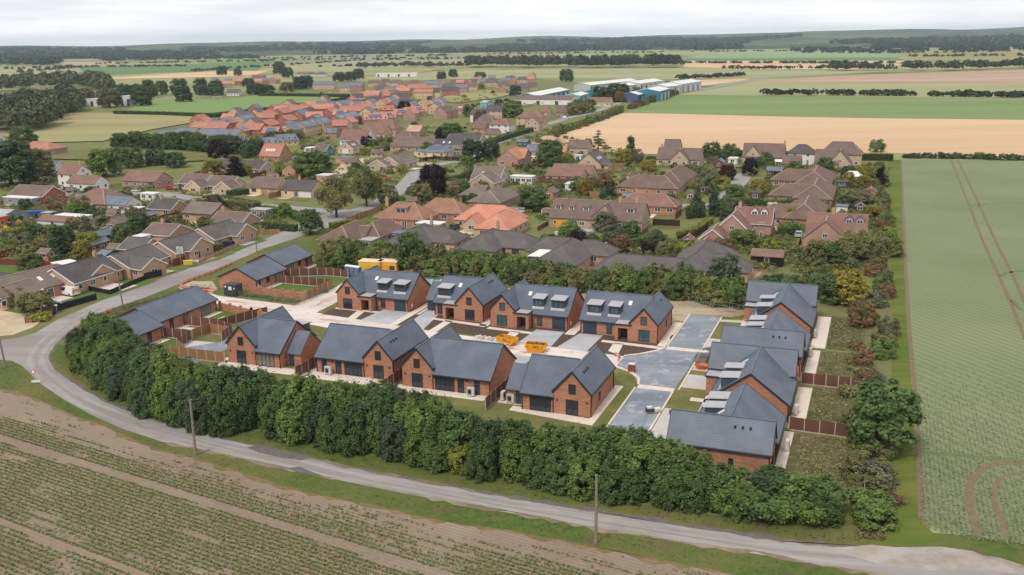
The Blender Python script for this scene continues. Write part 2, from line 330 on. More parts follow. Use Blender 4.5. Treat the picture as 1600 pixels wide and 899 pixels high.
psheet('dirt_pull_in', [(1290, 858), (1360, 852), (1400, 856), (1470, 855), (1520, 862), (1575, 884), (1600, 899), (1520, 890), (1450, 893), (1380, 884)], 0.048, ground('rutted_dirt', [C(170, 158, 148), C(146, 130, 116), C(184, 176, 168)], 0.6, 0.12, bump=0.5))
psheet('mown_track', [(1386, 250), (1408, 250), (1414, 400), (1421, 520), (1431, 640), (1437, 740), (1439, 815), (1470, 846), (1400, 854), (1378, 850), (1384, 760), (1392, 640), (1394, 520), (1392, 400)], 0.034, g_track)
psheet('green_crop_field', [(1408, 250), (1600, 251), (2300, 258), (2300, 980), (1700, 860), (1600, 848), (1545, 843), (1470, 826), (1441, 812), (1437, 740), (1431, 640), (1421, 520), (1414, 400)], 0.036, g_wheat)
def strip(name, px, wd, z, mat):
    P = [G(*p) for p in px]; L = []; Rr = []
    for i, p in enumerate(P):
        d = (P[min(i + 1, len(P) - 1)] - P[max(i - 1, 0)]).normalized(); n = Vector((-d.y, d.x, 0)) * wd / 2
        L.append(p + n); Rr.append(p - n)
    return sheet(name, L + Rr[::-1], z, mat)
strip('tramline', [(1486, 251), (1510, 310), (1537, 380), (1560, 430), (1580, 476), (1602, 530), (1640, 600)], 0.7, 0.05, g_rut)
strip('tramline', [(1497, 251), (1525, 310), (1557, 380), (1580, 426), (1602, 475), (1640, 540)], 0.7, 0.05, g_rut)
g_loop = ground('driven_crop', [C(112, 124, 84), C(100, 112, 76)], 1, 0.2, bump=0.3)
for y0, px in ((0, [(1564, 432), (1572, 427), (1584, 425), (1620, 422)]), (0, [(1582, 470), (1594, 484), (1615, 492)]), (0, [(1440, 708), (1500, 712), (1560, 718), (1640, 722)]),
           (0, [(1519, 322), (1545, 319), (1600, 317), (1640, 317)])):
    strip('wheel_track', px, 0.9, 0.05, g_loop)
strip('tramline', [(1640, 725), (1600, 725), (1562, 724), (1538, 730), (1521, 745), (1514, 765), (1515, 790), (1522, 815), (1528, 838)], .9, 0.056, g_rut)
strip('tramline', [(1640, 738), (1600, 739), (1578, 742), (1561, 750), (1552, 765), (1556, 790), (1566, 815), (1572, 840)], 0.6, 0.056, g_rut)
strip('field_margin', [(1408, 252), (1414, 400), (1421, 520), (1431, 640), (1437, 740), (1440, 812)], 0.7, 0.058, g_rut)
# ------------------------------------------------------------------ village streets
ROADS = []
def road(name, px, wd, mat=None, z=0.07):
    ROADS.append(([G(*p) for p in px], wd / 2))
    return strip(name, px, wd, z, mat or g_road)
road('village_street', [(150, 297), (195, 302), (250, 303), (320, 313), (400, 321), (470, 327), (540, 332)], 6.5)
road('village_street', [(505, 357), (545, 333), (585, 322), (625, 298), (650, 270), (690, 256), (732, 250), (770, 225), (800, 216), (830, 205)], 6, z=0.076)
road('close_road', [(1020, 322), (1075, 322), (1108, 326), (1135, 310), (1150, 290), (1165, 272)], 6)
road('village_street', [(830, 205), (850, 196), (890, 184), (920, 178), (970, 160), (1030, 147), (1090, 142), (1180, 124)], 6, z=0.08)
road('bypass_road', [(1030, 147), (1090, 142), (1180, 124.5), (1235, 117)], 7, z=0.2)
# ------------------------------------------------------------------ the new estate's own ground
usheet('building_plot', [(-131, 120), (-118, 118), (-95, 117), (-70, 116), (-45, 112.5), (-31, 108), (-20, 105), (-7, 105), (1.2, 107), (1.4, 119), (0.5, 150), (-1, 179), (-8, 180), (-29, 186), (-60, 181), (-90, 184), (-104, 186), (-118, 191), (-131, 190), (-136, 160)], 0.044, g_dry)
usheet('estate_road', [(-131, 158.5), (-124, 155.8), (-105, 154.3), (-104.6, 168.5), (-105.8, 176.5), (-98.5, 177.5), (-98.3, 164), (-98.1, 151.2), (-86, 149.3), (-71, 147.1), (-50, 145.4), (-36.1, 144.4), (-36, 139.4), (-50, 139.4), (-70, 141), (-90, 143), (-109, 146.9), (-122.7, 151.3), (-132, 153.5)], 0.054, g_conc)
usheet('tarmac_road', [(-30.5, 172), (-24.7, 172), (-24.9, 151.6), (-25.4, 131.9), (-25.6, 112.2), (-31.2, 112.6), (-30.8, 132.2), (-33, 137.2), (-36.1, 139.4), (-36.1, 144.4), (-33.6, 146.2), (-30.6, 150.4)], 0.06, g_tarmac)
for a in (rect(-30.6, -25, 150.1, 151.7), rect(-30.8, -25.4, 130.9, 132.4), rect(-31.3, -25.4, 111.4, 112.3)):
    usheet('concrete_strip', a, 0.066, g_slab)
for pts in ([(-36.2, 144.5), (-34, 146), (-31.6, 148.6), (-30.5, 151), (-30.9, 151), (-32, 149), (-34.2, 146.4), (-36.3, 144.8)], [(-36, 139.3), (-33, 137.4), (-31.2, 134.8), (-30.7, 132.4), (-31.1, 132.4), (-31.6, 134.8), (-33.4, 137.1), (-36.2, 138.9)]):
    b = MB(); b.prism([W(p[0], p[1], 0.03) for p in pts], (0, 0, 0.12)); b.build('kerb', g_slab)['kind'] = 'structure'
usheet('bare_strip', [(-33, 152), (-30.7, 152), (-30.7, 172.2), (-23, 172.6), (-20, 176), (-20, 184), (-33, 186), (-62, 179), (-92, 182), (-92, 170), (-33, 166)], 0.05, g_sand)
for a in (rect(-30.75, -30.5, 151.7, 172), rect(-24.9, -24.65, 132, 172), rect(-25.55, -25.3, 112.4, 131), rect(-31.15, -30.9, 112.6, 131)):
    b = MB(); b.prism([W(p[0], p[1], 0.03) for p in a], (0, 0, 0.1)); b.build('kerb', g_slab)['kind'] = 'structure'
# front gardens: back row
for u0, u1, s in ((-96.5, -79, 0), (-79, -64, 0), (-64, -48, 0), (-48, -31, 0)):
    v0 = 150.6 + (u0 + 97) * -0.096; v1 = 150.6 + (u1 + 97) * -0.096
    usheet('front_garden', [(u0, v0), (u1, v1), (u1, v1 + 9.5), (u0, v0 + 9.5)], 0.058, g_soil)
for nm, a in (('driveway', [(-86.8, 157), (-81, 157), (-81, 148.6), (-87.6, 149.4)]), ('driveway', [(-78.6, 159.5), (-75.6, 159.5), (-73.7, 147.4), (-78, 148)]),
          ('driveway', [(-54.6, 154), (-49.4, 154), (-49, 145.4), (-55, 146)]), ('driveway', [(-46.6, 154.2), (-42.4, 154.2), (-42.6, 144.8), (-48, 145.2)])):
    usheet(nm, a, 0.064, g_drive)
for a in ([(-96.3, 154.7), (-87, 154.5), (-87, 155.6), (-96.3, 155.7)], [(-91.2, 154.6), (-89.6, 154.6), (-88.7, 149.5), (-90.4, 149.7)], rect(-81, -79.6, 148.5, 168), rect(-79.3, -78.7, 156, 168),
          [(-75.4, 154.0), (-64, 152.4), (-64, 153.9), (-75.4, 155)], [(-72.4, 154.2), (-70.9, 154), (-70.9, 147.1), (-72.5, 147.2)], rect(-65.3, -63.6, 153, 168),
          [(-63.2, 151.6), (-54.6, 151), (-54.6, 152.2), (-63.2, 152.9)], [(-58.5, 151.6), (-56.7, 151.5), (-56.7, 146.1), (-58.4, 146.3)], rect(-49, -47.2, 152.8, 166),
          [(-41.8, 150.6), (-31, 149.8), (-31, 151.2), (-41.8, 151.8)], [(-39.6, 150.8), (-37.9, 150.7), (-37.3, 145), (-39.3, 146.2)], rect(-32.3, -30.9, 151, 166), rect(-31.2, -30.7, 156, 158.2)):
    usheet('garden_path', a, 0.068, g_slab)
# front row: driveways on the street side, patios behind
for a in ([(-86, 131.6), (-83.2, 131.6), (-83, 141.4), (-86, 141.6)], [(-79.6, 132.6), (-76.4, 132.6), (-76.4, 140.6), (-79.6, 140.8)], [(-53.6, 131), (-50, 131), (-50, 139.5), (-54, 139.6)], [(-47, 126.6), (-44.2, 126.6), (-44, 139.4), (-47, 139.4)]):
    usheet('driveway', a, 0.064, g_drive)
for a in (rect(-96.8, -80.6, 119.2, 121.8), rect(-80.2, -66, 119, 122.4), rect(-64.8, -50.2, 118.6, 121), rect(-48.2, -43.9, 118.8, 120.4), [(-45.5, 116.6), (-33, 115), (-32.8, 131), (-34, 131), (-34, 117.2), (-45.5, 118.4)],
          rect(-81.8, -80.3, 121, 131), rect(-67.2, -66, 121, 134), rect(-49.9, -48.4, 120, 131), rect(-97.6, -96.2, 121, 134)):
    usheet('patio', a, 0.062, g_slab)
usheet('back_lawn', [(-65.5, 113.8), (-48.5, 111.5), (-48.5, 118.6), (-65.5, 118.6)], 0.05, g_dry)
usheet('back_lawn', [(-48, 112), (-33.5, 109), (-33.5, 115), (-45.5, 116.6), (-48, 118)], 0.05, ground('new_back_lawn', [C(112, 114, 66, .9), C(126, 122, 74, .9)], 0.8, 0.15))
# right column
for a in (rect(-25, -20.5, 151.8, 158.4), rect(-24.7, -21, 133.2, 139.2), rect(-25.2, -21, 113.5, 124.4), [(-24.8, 170.3), (-19.6, 171.2), (-19.6, 169.5), (-24.8, 168.9)], rect(-24.6, -18.6, 141.2, 144)):
    usheet('driveway', a, 0.064, ground('concrete_drive', [C(204, 198, 192), C(190, 184, 178)], 0.8, 0.2, bump=0.1))
for a in (rect(-20.8, -19.7, 160, 172), rect(-22.5, -19, 128.2, 129.6), rect(-20.6, -19.2, 121, 131), rect(-22.4, -19.5, 148.8, 150)):
    usheet('garden_path', a, 0.068, g_slab)
for a in (rect(-8.2, -5.9, 158.6, 178), rect(-8.2, -6.5, 143.5, 157.2), rect(-8.5, -6.5, 122.6, 138.9), rect(-8.8, -7.6, 106, 121.4)):
    usheet('patio', a, 0.062, g_slab)
for a in (rect(-6.3, 0.6, 141, 157.6), rect(-5.7, 0, 158.6, 178.5), rect(-6.4, 1, 122.4, 139.5), rect(-7.5, 1.2, 104, 121)):
    usheet('weedy_plot', a, 0.05, g_weed)
# bungalow plots
usheet('front_lawn', [(-132, 157.6), (-125.8, 157), (-119, 158.6), (-119, 161.4), (-128.2, 161.4), (-128.4, 172), (-130.6, 175), (-130.8, 187), (-136, 187), (-133.5, 165)], 0.052, g_lawn)
usheet('garden_lawn', rect(-117.6, -105.3, 159.2, 168.2), 0.054, g_lawn)
usheet('garden_lawn', [(-121, 174.5), (-106, 173.8), (-106, 186), (-121, 188)], 0.054, g_lawn)
usheet('garden_path', rect(-119, -117.4, 161, 172.4), 0.06, g_slab)
usheet('garden_path', rect(-121.3, -119.6, 175, 187), 0.06, g_slab)
usheet('parking_court', [(-116.8, 119.5), (-100.8, 119.2), (-100.4, 141.5), (-103.8, 142), (-104, 129.4), (-110, 129)], 0.054, ground('parking_concrete', [C(196, 188, 186), C(184, 178, 178), C(206, 198, 194)], 0.8, 0.15, bump=0.1))
usheet('tarmac_court', [(-109, 119.4), (-100.6, 119.2), (-100.3, 131), (-104, 130), (-109, 124)], 0.06, g_tarmac)
usheet('garden_lawn', rect(-116.9, -108, 136.8, 146.4), 0.056, g_lawn)
usheet('garden_lawn', rect(-114.7, -109, 121, 128.6), 0.056, g_lawn)
usheet('garden_lawn', rect(-114, -109.8, 130.4, 134), 0.058, g_lawn)
for a in (rect(-117.2, -115.6, 129.6, 146), rect(-115.2, -113.4, 119, 128.4), rect(-113.5, -111, 140.5, 143.2), rect(-115.5, -110.4, 134.2, 135.4)): usheet('garden_path', a, 0.062, g_slab)
psheet('wild_verge', [(118, 520), (150, 498), (200, 478), (260, 462), (300, 447), (330, 452), (300, 470), (210, 500), (160, 515), (130, 535)], 0.056, g_weed)
psheet('bare_corner', [(278, 449), (300, 440), (332, 440), (340, 452), (330, 460), (300, 466)], 0.0535, g_sand)
# ------------------------------------------------------------------ yards and drives of the old village
for nm, px, mt in (('gravel_drive', [(0, 480), (40, 470), (78, 492), (52, 512), (20, 524), (-40, 530), (-40, 486)], g_gravel), ('block_driveway', [(76, 470), (126, 452), (152, 458), (150, 461), (92, 485), (70, 480)], g_brick),
        ('block_driveway', [(128, 452), (168, 428), (226, 432), (172, 453)], g_brick), ('gravel_drive', [(596, 262), (640, 252), (690, 256), (650, 268), (610, 270)], g_gravel),
        ('gravel_drive', [(985, 388), (1000, 377), (1040, 372), (1050, 378), (1020, 392), (1008, 402), (978, 400)], g_gravel), ('block_driveway', [(700, 366), (725, 352), (760, 362), (735, 374)], g_brick),
        ('yard', [(0, 345), (40, 338), (100, 352), (110, 362), (60, 368), (0, 366)], g_sand), ('forecourt', [(866, 362), (895, 358), (920, 366), (900, 374), (870, 372)], g_drive),
        ('gravel_drive', [(538, 252), (580, 246), (560, 262), (520, 286), (500, 290)], g_gravel), ('front_lawn', [(600, 278), (650, 266), (660, 276), (620, 288)], g_dry), ('corner_lawn', [(400, 342), (420, 328), (458, 332), (460, 346), (420, 352)], g_dry),
        ('corner_lawn', [(396, 360), (420, 350), (462, 352), (440, 362), (410, 368)], g_dry), ('front_lawn', [(553, 344), (560, 338), (596, 336), (590, 348), (566, 352)], g_lawn), ('front_lawn', [(1015, 345), (1060, 344), (1062, 358), (1030, 360)], g_dry),
        ('front_lawn', [(1185, 384), (1200, 372), (1216, 360), (1226, 364), (1212, 384)], g_lawn), ('back_lawn', [(0, 390), (50, 372), (66, 380), (60, 392), (20, 404), (-20, 410)], g_dry), ('back_lawn', [(-30, 420), (0, 414), (30, 418), (34, 428), (0, 436)], g_lawn)):
    psheet(nm, px, 0.06, mt)

def ragged(name, px, side, w0, w1, z, mat, step=1.2):
    """worn edge of a road: a strip of irregular width beside a line on the ground"""
    P = [G(*p) for p in px]; A, B_ = [], []
    for a, b in zip(P, P[1:]):
        n = max(1, int((b - a).length / step)); d = (b - a).normalized(); q = Vector((-d.y, d.x, 0)) * side
        for i in range(n): p = a.lerp(b, i / n); A.append(p - q * rnd.uniform(.1, .35)); B_.append(p + q * rnd.uniform(w0, w1))
    return sheet(name, A + B_[::-1], z, mat)
ragged('worn_road_edge', inner[10:30], 1, -.1, .55, .0445, g_patch); ragged('worn_road_edge', inner[26:33], 1, -.3, .9, .0455, g_patch)
g_mud = ground('edge_mud', [C(140, 122, 102), C(120, 106, 86), C(160, 146, 128)], 1.2, .2, bump=.4)
ragged('verge_mud', outer[2:16], 1, -.2, .8, .0425, g_mud); ragged('verge_mud', inner[22:38], -1, -.1, .7, .0415, g_mud)
ragged('field_edge_stubble', edge[1:-2], -1, -.2, .9, .0405, ground('edge_stubble', [C(150, 122, 92), C(128, 108, 80), C(110, 108, 66)], 1.5, .2, bump=.6))
def blot(name, u, v, ru, rv, z, mat, n=18):
    return sheet(name, [W(u + math.cos(k * 6.283 / n) * ru * (k_ := rnd.uniform(.55, 1.15)), v + math.sin(k * 6.283 / n) * rv * k_) for k in range(n)], z, mat)
g_stain = ground('mud_stain', [C(188, 160, 140), C(170, 142, 122), C(206, 184, 168)], .9, .2, bump=.2)
for i, (u, v, a, b) in enumerate(((-50, 141.4, 3, .9), (-56, 142.4, 2.4, .8), (-46, 140.8, 2, .6), (-63, 144, 3, .6), (-75, 144.4, 4, .5), (-92, 147.6, 4, .7), (-108, 150.6, 5, .7), (-118, 153, 3, .8), (-40, 141.6, 2, 1), (-101, 160, 1.2, 5))):
    blot('mud_stain', u, v, a, b, .0565 + i * .0003, g_stain)
for i, (u, v, a, b) in enumerate(((-28, 160, 1.6, 3), (-27, 141, 1.4, 2.4), (-29, 137, 1.8, 1.6), (-27.5, 119, 1.2, 2.6), (-32, 143, 2, 1.4))):
    blot('damp_patch', u, v, a, b, .0625 + i * .0003, ground('damp_tarmac', [C(130, 136, 145), C(140, 146, 155)], .8, .2, rough=.4, bump=.05))

def offset_strip(name, px, off, wd, z, mat):
    P = [G(*p) for p in px]; A, B_ = [], []
    for i, p in enumerate(P):
        d = (P[min(i + 1, len(P) - 1)] - P[max(i - 1, 0)]).normalized(); q = Vector((d.y, -d.x, 0)); e = rnd.uniform(-.08, .08); A.append(p + q * (off - wd / 2 + e)); B_.append(p + q * (off + wd / 2 + e))
    return sheet(name, A + B_[::-1], z, mat)
g_wear = ground('tyre_wear', [C(166, 160, 156, .95), C(175, 170, 166, .95), C(153, 147, 142, .95)], .8, .1, bump=.1, stretch=(R_(23), .3, 1.6)); g_dust = ground('road_crown', [C(155, 149, 144, .95), C(147, 140, 134, .95)], .8, .1, bump=.2)
for o, w_, m_, z in ((1.3, .7, g_wear, .0408), (2.2, .4, g_dust, .0412), (3.2, .7, g_wear, .0409)):
    offset_strip('tyre_wear', inner[8:37], o, w_, z, m_)
g_crack = ground('crack_filler', [C(118, 113, 110), C(130, 125, 121)], 1, .2, bump=0)
for px in ([(640, 752), (660, 764), (690, 771)], [(720, 770), (745, 778), (780, 783)], [(1000, 815), (1020, 830), (1060, 838)], [(210, 645), (216, 662), (232, 674)], [(96, 560), (70, 570), (50, 574)], [(60, 540), (90, 552), (80, 566)], [(1130, 836), (1150, 845), (1190, 850)], [(420, 702), (440, 716), (475, 726)], [(860, 790), (880, 800), (905, 806)], [(300, 424), (330, 418), (360, 406)]):
    Q = [G(*p) for p in px]; L = []
    for a, b in zip(Q, Q[1:]):
        for k in range(6): p = a.lerp(b, k / 6); L.append((p.x + rnd.uniform(-.12, .12), p.y + rnd.uniform(-.12, .12)))
    P = [Vector((x, y, 0)) for x, y in L]; A, B_ = [], []
    for i, p in enumerate(P):
        d = (P[min(i + 1, len(P) - 1)] - P[max(i - 1, 0)]).normalized(); q = Vector((-d.y, d.x, 0)) * .025; A.append(p + q); B_.append(p - q)
    sheet('road_crack', A + B_[::-1], .0475, g_crack)
# ------------------------------------------------------------------ hills on the skyline
def hill_h(a, r):
    k = max(0.0, min(1.0, (r - 3800) / 5200)); k = k * k * (3 - 2 * k)
    top = 52 + 34 * (a + 0.5) + 5 * math.sin(a * 23 + 1) + 4 * math.sin(a * 51) + 16 * max(0, a - 0.18) / 0.3
    fall = max(0.0, (r - 9500) / 6000)
    return k * top * (1 - 0.6 * min(1, fall)) * (0.92 + 0.08 * math.sin(r / 700 + a * 40)) - 0.5
b = MB(); na, nr = 90, 34
Rs = [3600 + (i / nr) ** 1.3 * 9000 for i in range(nr + 1)]; As = [-0.62 + 1.24 * i / na for i in range(na + 1)]
me = bpy.data.meshes.new('hills')
me.from_pydata([(r * math.sin(a), r * math.cos(a), hill_h(a, r)) for r in Rs for a in As], [], [(i * (na + 1) + j, i * (na + 1) + j + 1, (i + 1) * (na + 1) + j + 1, (i + 1) * (na + 1) + j) for i in range(nr) for j in range(na)])
m_h = ground('wooded_hills', [C(44, 58, 40), C(56, 70, 46), C(92, 104, 68), C(150, 148, 108)], 0.0035, 0.0014, bump=0, stretch=(R_(8), 0.5, 0.9))
me.materials.append(m_h); link('hills', me)['kind'] = 'structure'
for p in me.polygons: p.use_smooth = True
fol = foliage('foliage'); far_fol = foliage('far_foliage', 0.1)
def crown_pts(cx, cy, r, h, n, base=0.1):
    """leaf centres and normals over one far crown, lumpy ellipsoid"""
    d = rng.normal(size=(n, 3)); d /= np.linalg.norm(d, axis=1, keepdims=True); d[:, 2] = np.abs(d[:, 2]) * 1.2 - 0.35
    k = (0.75 + 0.3 * rng.random(n))[:, None]
    P = d * k * np.array([r, r, h * 0.55]) + np.array([cx, cy, h * (0.45 + base)])
    return P, d + rng.normal(size=(n, 3)) * 0.45
def wood(name, centres, r, h, n, leaf, colr, label=None):
    Cs, Ns, Ss = [], [], []
    for (x, y) in centres:
        k = 0.7 + 0.6 * rng.random(); a, bb = crown_pts(x, y, r * k, h * (0.75 + 0.45 * rng.random()), n); gz = max(0, hill_h(math.atan2(x, y), math.hypot(x, y))); a[:, 2] += gz
        Cs.append(a); Ns.append(bb); Ss.append(np.full(n, leaf) * (0.7 + 0.6 * rng.random(n)))
    o = link(name, leaf_mesh(name, np.concatenate(Cs), np.concatenate(Ns), np.concatenate(Ss), far_fol)); o.color = colr; o['kind'] = 'stuff'
    if label: o['label'] = label; o['category'] = 'wood'
    return o
def along(px, n, deep, jx=0.5):
    """centres scattered along a base line given in the photo, deep metres back"""
    P = [G(*p) for p in px]; L = [0.0]
    for i in range(len(P) - 1): L.append(L[-1] + (P[i + 1] - P[i]).length)
    res = []
    while len(res) < n:
        s = L[-1] * rng.random(); i = max(j for j in range(len(L) - 1) if L[j] <= s); t = (s - L[i]) / max(1e-6, L[i + 1] - L[i])
        p = P[i].lerp(P[i + 1], t); d = Vector((p.x, p.y, 0)).normalized() * deep * rng.random(); x, y = p.x + d.x, p.y + d.y
        if deep > 800 and math.sin(x / 310 + 1.7 * math.sin(y / 520)) + math.sin(y / 190 + x / 900) < .25: continue
        res.append((x, y))
    return res
DK = (0.03, 0.046, 0.024, 1); MG = (0.045, 0.064, 0.028, 1); OG = (0.075, 0.092, 0.04, 1)
wood('woodland', along([(728, 106), (830, 107.5), (930, 107), (1062, 106)], 170, 150), 8, 19, 130, 1.7, MG, 'dark broadleaf wood standing in the olive field beyond the industrial units')
wood('woodland', along([(905, 107.5), (1062, 106.5)], 50, 60), 7, 19, 130, 1.7, DK, 'darkest right-hand end of the wood beyond the industrial units')
wood('woodland', along([(-150, 112), (0, 106), (96, 104)], 110, 500), 12, 17, 60, 3, DK, 'dark far wood at the left edge of the plain')
wood('woodland', along([(-100, 97), (150, 92), (400, 89), (560, 86), (760, 83), (900, 82)], 900, 2600), 26, 18, 34, 7, DK, 'long belt of dark far woodland across the plain under the hills')
wood('woodland', along([(880, 81), (1040, 79.5), (1220, 79), (1400, 80.5), (1600, 78), (1800, 74)], 900, 2600), 26, 18, 34, 7, DK, 'far woodland on the right under the long hill')
wood('woodland', along([(1290, 111.5), (1350, 111.5), (1400, 112), (1500, 111), (1600, 107), (1750, 100)], 110, 60), 7, 12, 80, 1.7, MG, 'belt of trees behind the tilled field on the right')
wood('woodland', along([(560, 108), (640, 105), (700, 106.5), (735, 106)], 46, 60), 6, 10, 60, 1.7, MG, 'row of trees and bushes left of the dark wood')
wood('woodland', along([(-60, 122), (60, 114), (130, 108)], 14, 20), 7, 10, 50, 1.8, MG, 'scattered bushes on the pale field at far left')
wood('woodland', along([(-120, 152), (0, 146), (60, 142), (140, 139), (170, 150)], 170, 260), 8, 15, 130, 1.5, OG, 'left-hand wood beside the school')
wood('woodland', along([(-120, 185), (0, 182), (60, 180), (120, 178), (100, 160)], 220, 150), 7, 12, 150, 1.2, OG, 'thick wood behind the rough pasture at the left edge')
wood('woodland', along([(-140, 214), (0, 212), (50, 207), (84, 196)], 150, 130), 7, 13, 150, 1.1, OG, 'dense wood rising behind the white gabled cottage at the left edge')
wood('woodland', along([(-140, 192), (0, 190), (90, 184), (118, 174)], 140, 190), 7.5, 13, 130, 1.2, MG, 'darker back part of the dense wood at the left edge')
for i, (px, n, h) in enumerate((([(138, 106), (300, 104.5)], 40, 5), ([(300, 112.5), (420, 104.5), (560, 95.5)], 50, 5), ([(1068, 99.3), (1400, 99.6)], 90, 4), ([(1195, 149), (1440, 150.5)], 44, 4.5), ([(1450, 151), (1640, 154)], 40, 4.5), ([(1045, 125), (1100, 123), (1170, 119)], 34, 5), ([(1130, 109.5), (1290, 108.5)], 30, 6),
        ([(500, 105.5), (560, 104), (650, 102)], 40, 5), ([(330, 97), (480, 94.5), (700, 91)], 60, 5), ([(1600, 97), (1800, 92)], 20, 6), ([(1080, 82), (1420, 80)], 60, 6), ([(0, 109), (140, 107)], 24, 6), ([(150, 101), (420, 97)], 44, 6), ([(560, 95.5), (760, 92.5)], 40, 6), ([(420, 93.5), (700, 88)], 60, 8), ([(180, 94.5), (420, 92)], 50, 9), ([(760, 86.5), (900, 84.5), (1040, 83)], 50, 7), ([(1250, 84), (1420, 85), (1600, 82)], 60, 8), ([(1420, 90), (1600, 88)], 40, 6), ([(870, 79), (1060, 77)], 60, 9))):
    wood('field_hedge', along(px, n, 4), 4.5, h, 26, 1.6, DK)['label'] = 'far field hedge running between crops'
wood('woodland', along([(1240, 83), (1400, 84), (1600, 82), (1800, 78)], 120, 400), 14, 14, 40, 4, DK, 'dark woods among pale houses on the right of the plain')
wood('woodland', along([(150, 97), (400, 93.5)], 90, 500), 14, 14, 40, 4, DK, 'dark copses on the left of the plain')
# ------------------------------------------------------------------ air
hb = MB(); hb.box(-13500, 13500, -700, 13500, -1.0, 150)
hm = bpy.data.materials.new('air'); hm.use_nodes = True; ht = hm.node_tree; ht.nodes.clear()
ho = ht.nodes.new('ShaderNodeOutputMaterial'); hv = ht.nodes.new('ShaderNodeVolumePrincipled'); hv.inputs['Color'].default_value = (0.74, 0.86, 1.0, 1); hv.inputs['Density'].default_value = 6.5e-5; hv.inputs['Anisotropy'].default_value = 0.0
ht.links.new(hv.outputs[0], ho.inputs['Volume'])
hz = hb.build('haze', hm); hz['kind'] = 'stuff'
# ------------------------------------------------------------------ building materials
brick_new = courses('new_brick', C(190, 130, 101), C(174, 113, 86), C(186, 144, 122), 0.225, 0.075, 0.008, mott=1.1, bump=0.2)
slate = courses('new_slate', C(94, 101, 113), C(91, 98, 110), C(66, 72, 82), 6.0, 0.34, 0.022, rough=0.5, mott=0.06, bump=0.5, spec=0.35)
anth = plain('anthracite_trim', C(52, 58, 66), 0.5, C(46, 52, 60))
lead = plain('dormer_roof', C(186, 184, 187), 0.5, C(170, 168, 172))
clad = courses('dormer_slate', C(70, 78, 90), C(62, 70, 82), C(48, 54, 64), 0.3, 0.2, 0.01, rough=0.5, mott=0.1)
gl_dark = glass('window_glass'); gl_teal = glass('tinted_glass', (0.05, 0.11, 0.12, 1), 0.05)
gl_pale = glass('pale_glass', (0.2, 0.19, 0.17, 1), 0.08)  # paler, slightly rougher pane colour
garage_m = courses('garage_door_paint', C(56, 66, 78), C(54, 64, 76), C(36, 42, 52), 4.0, 0.3, 0.02, rough=0.45, mott=0.1)
white_p = plain('white_paint', C(236, 236, 236), 0.45, C(224, 224, 224)); cream_p = plain('cream_render', C(226, 204, 160), 0.8)
black_p = plain('black_plastic', C(34, 36, 40), 0.5)
wood_br = courses('fence_boards', C(122, 82, 68), C(108, 70, 58), C(74, 48, 40), 0.12, 2.6, 0.012, mott=0.5, offset=0)
wood_tan = courses('fence_boards_tan', C(168, 124, 88), C(150, 108, 76), C(104, 72, 52), 0.12, 2.6, 0.012, mott=0.5, offset=0)
conc_p = plain('concrete_post', C(196, 188, 180), 0.85, C(178, 170, 162))
WIN = {}
def win_meshes(wd, ht, n, fm, gm, bar):
    k = (round(wd, 2), round(ht, 2), n, fm.name, gm.name, bar)
    if k not in WIN:
        t = 0.07; f = MB(); y0, y1 = -0.07, 0.03
        f.box(-wd / 2, -wd / 2 + t, y0, y1, 0, ht); f.box(wd / 2 - t, wd / 2, y0, y1, 0, ht)
        f.box(-wd / 2 + t, wd / 2 - t, y0, y1, 0, t); f.box(-wd / 2 + t, wd / 2 - t, y0, y1, ht - t, ht)
        pw = (wd - 2 * t) / n
        for i in range(1, n): x = -wd / 2 + t + pw * i; f.box(x - 0.035, x + 0.035, y0 + .005, y1 - .005, t, ht - t)
        if bar: f.box(-wd / 2 + t, wd / 2 - t, y0 + .012, y1 - .012, ht * bar - 0.03, ht * bar + 0.03)
        g = MB(); g.box(-pw / 2 + 0.02, pw / 2 - 0.02, -0.025, 0.02, t * 0.8, ht - t * 0.8)
        WIN[k] = (f.mesh('window', fm), g.mesh('pane', gm), [-wd / 2 + t + pw * (i + .5) for i in range(n)])
    return WIN[k]
def window(parent, x, y, z, face, wd, ht, n=1, fm=None, gm=None, name='window', bar=0, mx=1):
    """face: 'f' front(-y) 'b' back(+y) 'l' (-x) 'r' (+x) in the house's own frame"""
    if mx < 0: x = -x; face = {'l': 'r', 'r': 'l'}.get(face, face)
    f, g, xs = win_meshes(wd, ht, n, fm or anth, gm or gl_dark, bar)
    o = link(name, f, parent, (x, y, z), {'f': 0, 'b': math.pi, 'l': -math.pi / 2, 'r': math.pi / 2}[face])
    for q in xs: link('pane', g, o, (q, 0, 0))
    return o
HLM = {}
def P2(p):
    d = Vector(p) - Vector((0, 0, CAM_H)); k = d.dot(cF); return 800 + FPX * d.dot(cR) / k, 449.5 - FPX * d.dot(cU) / k
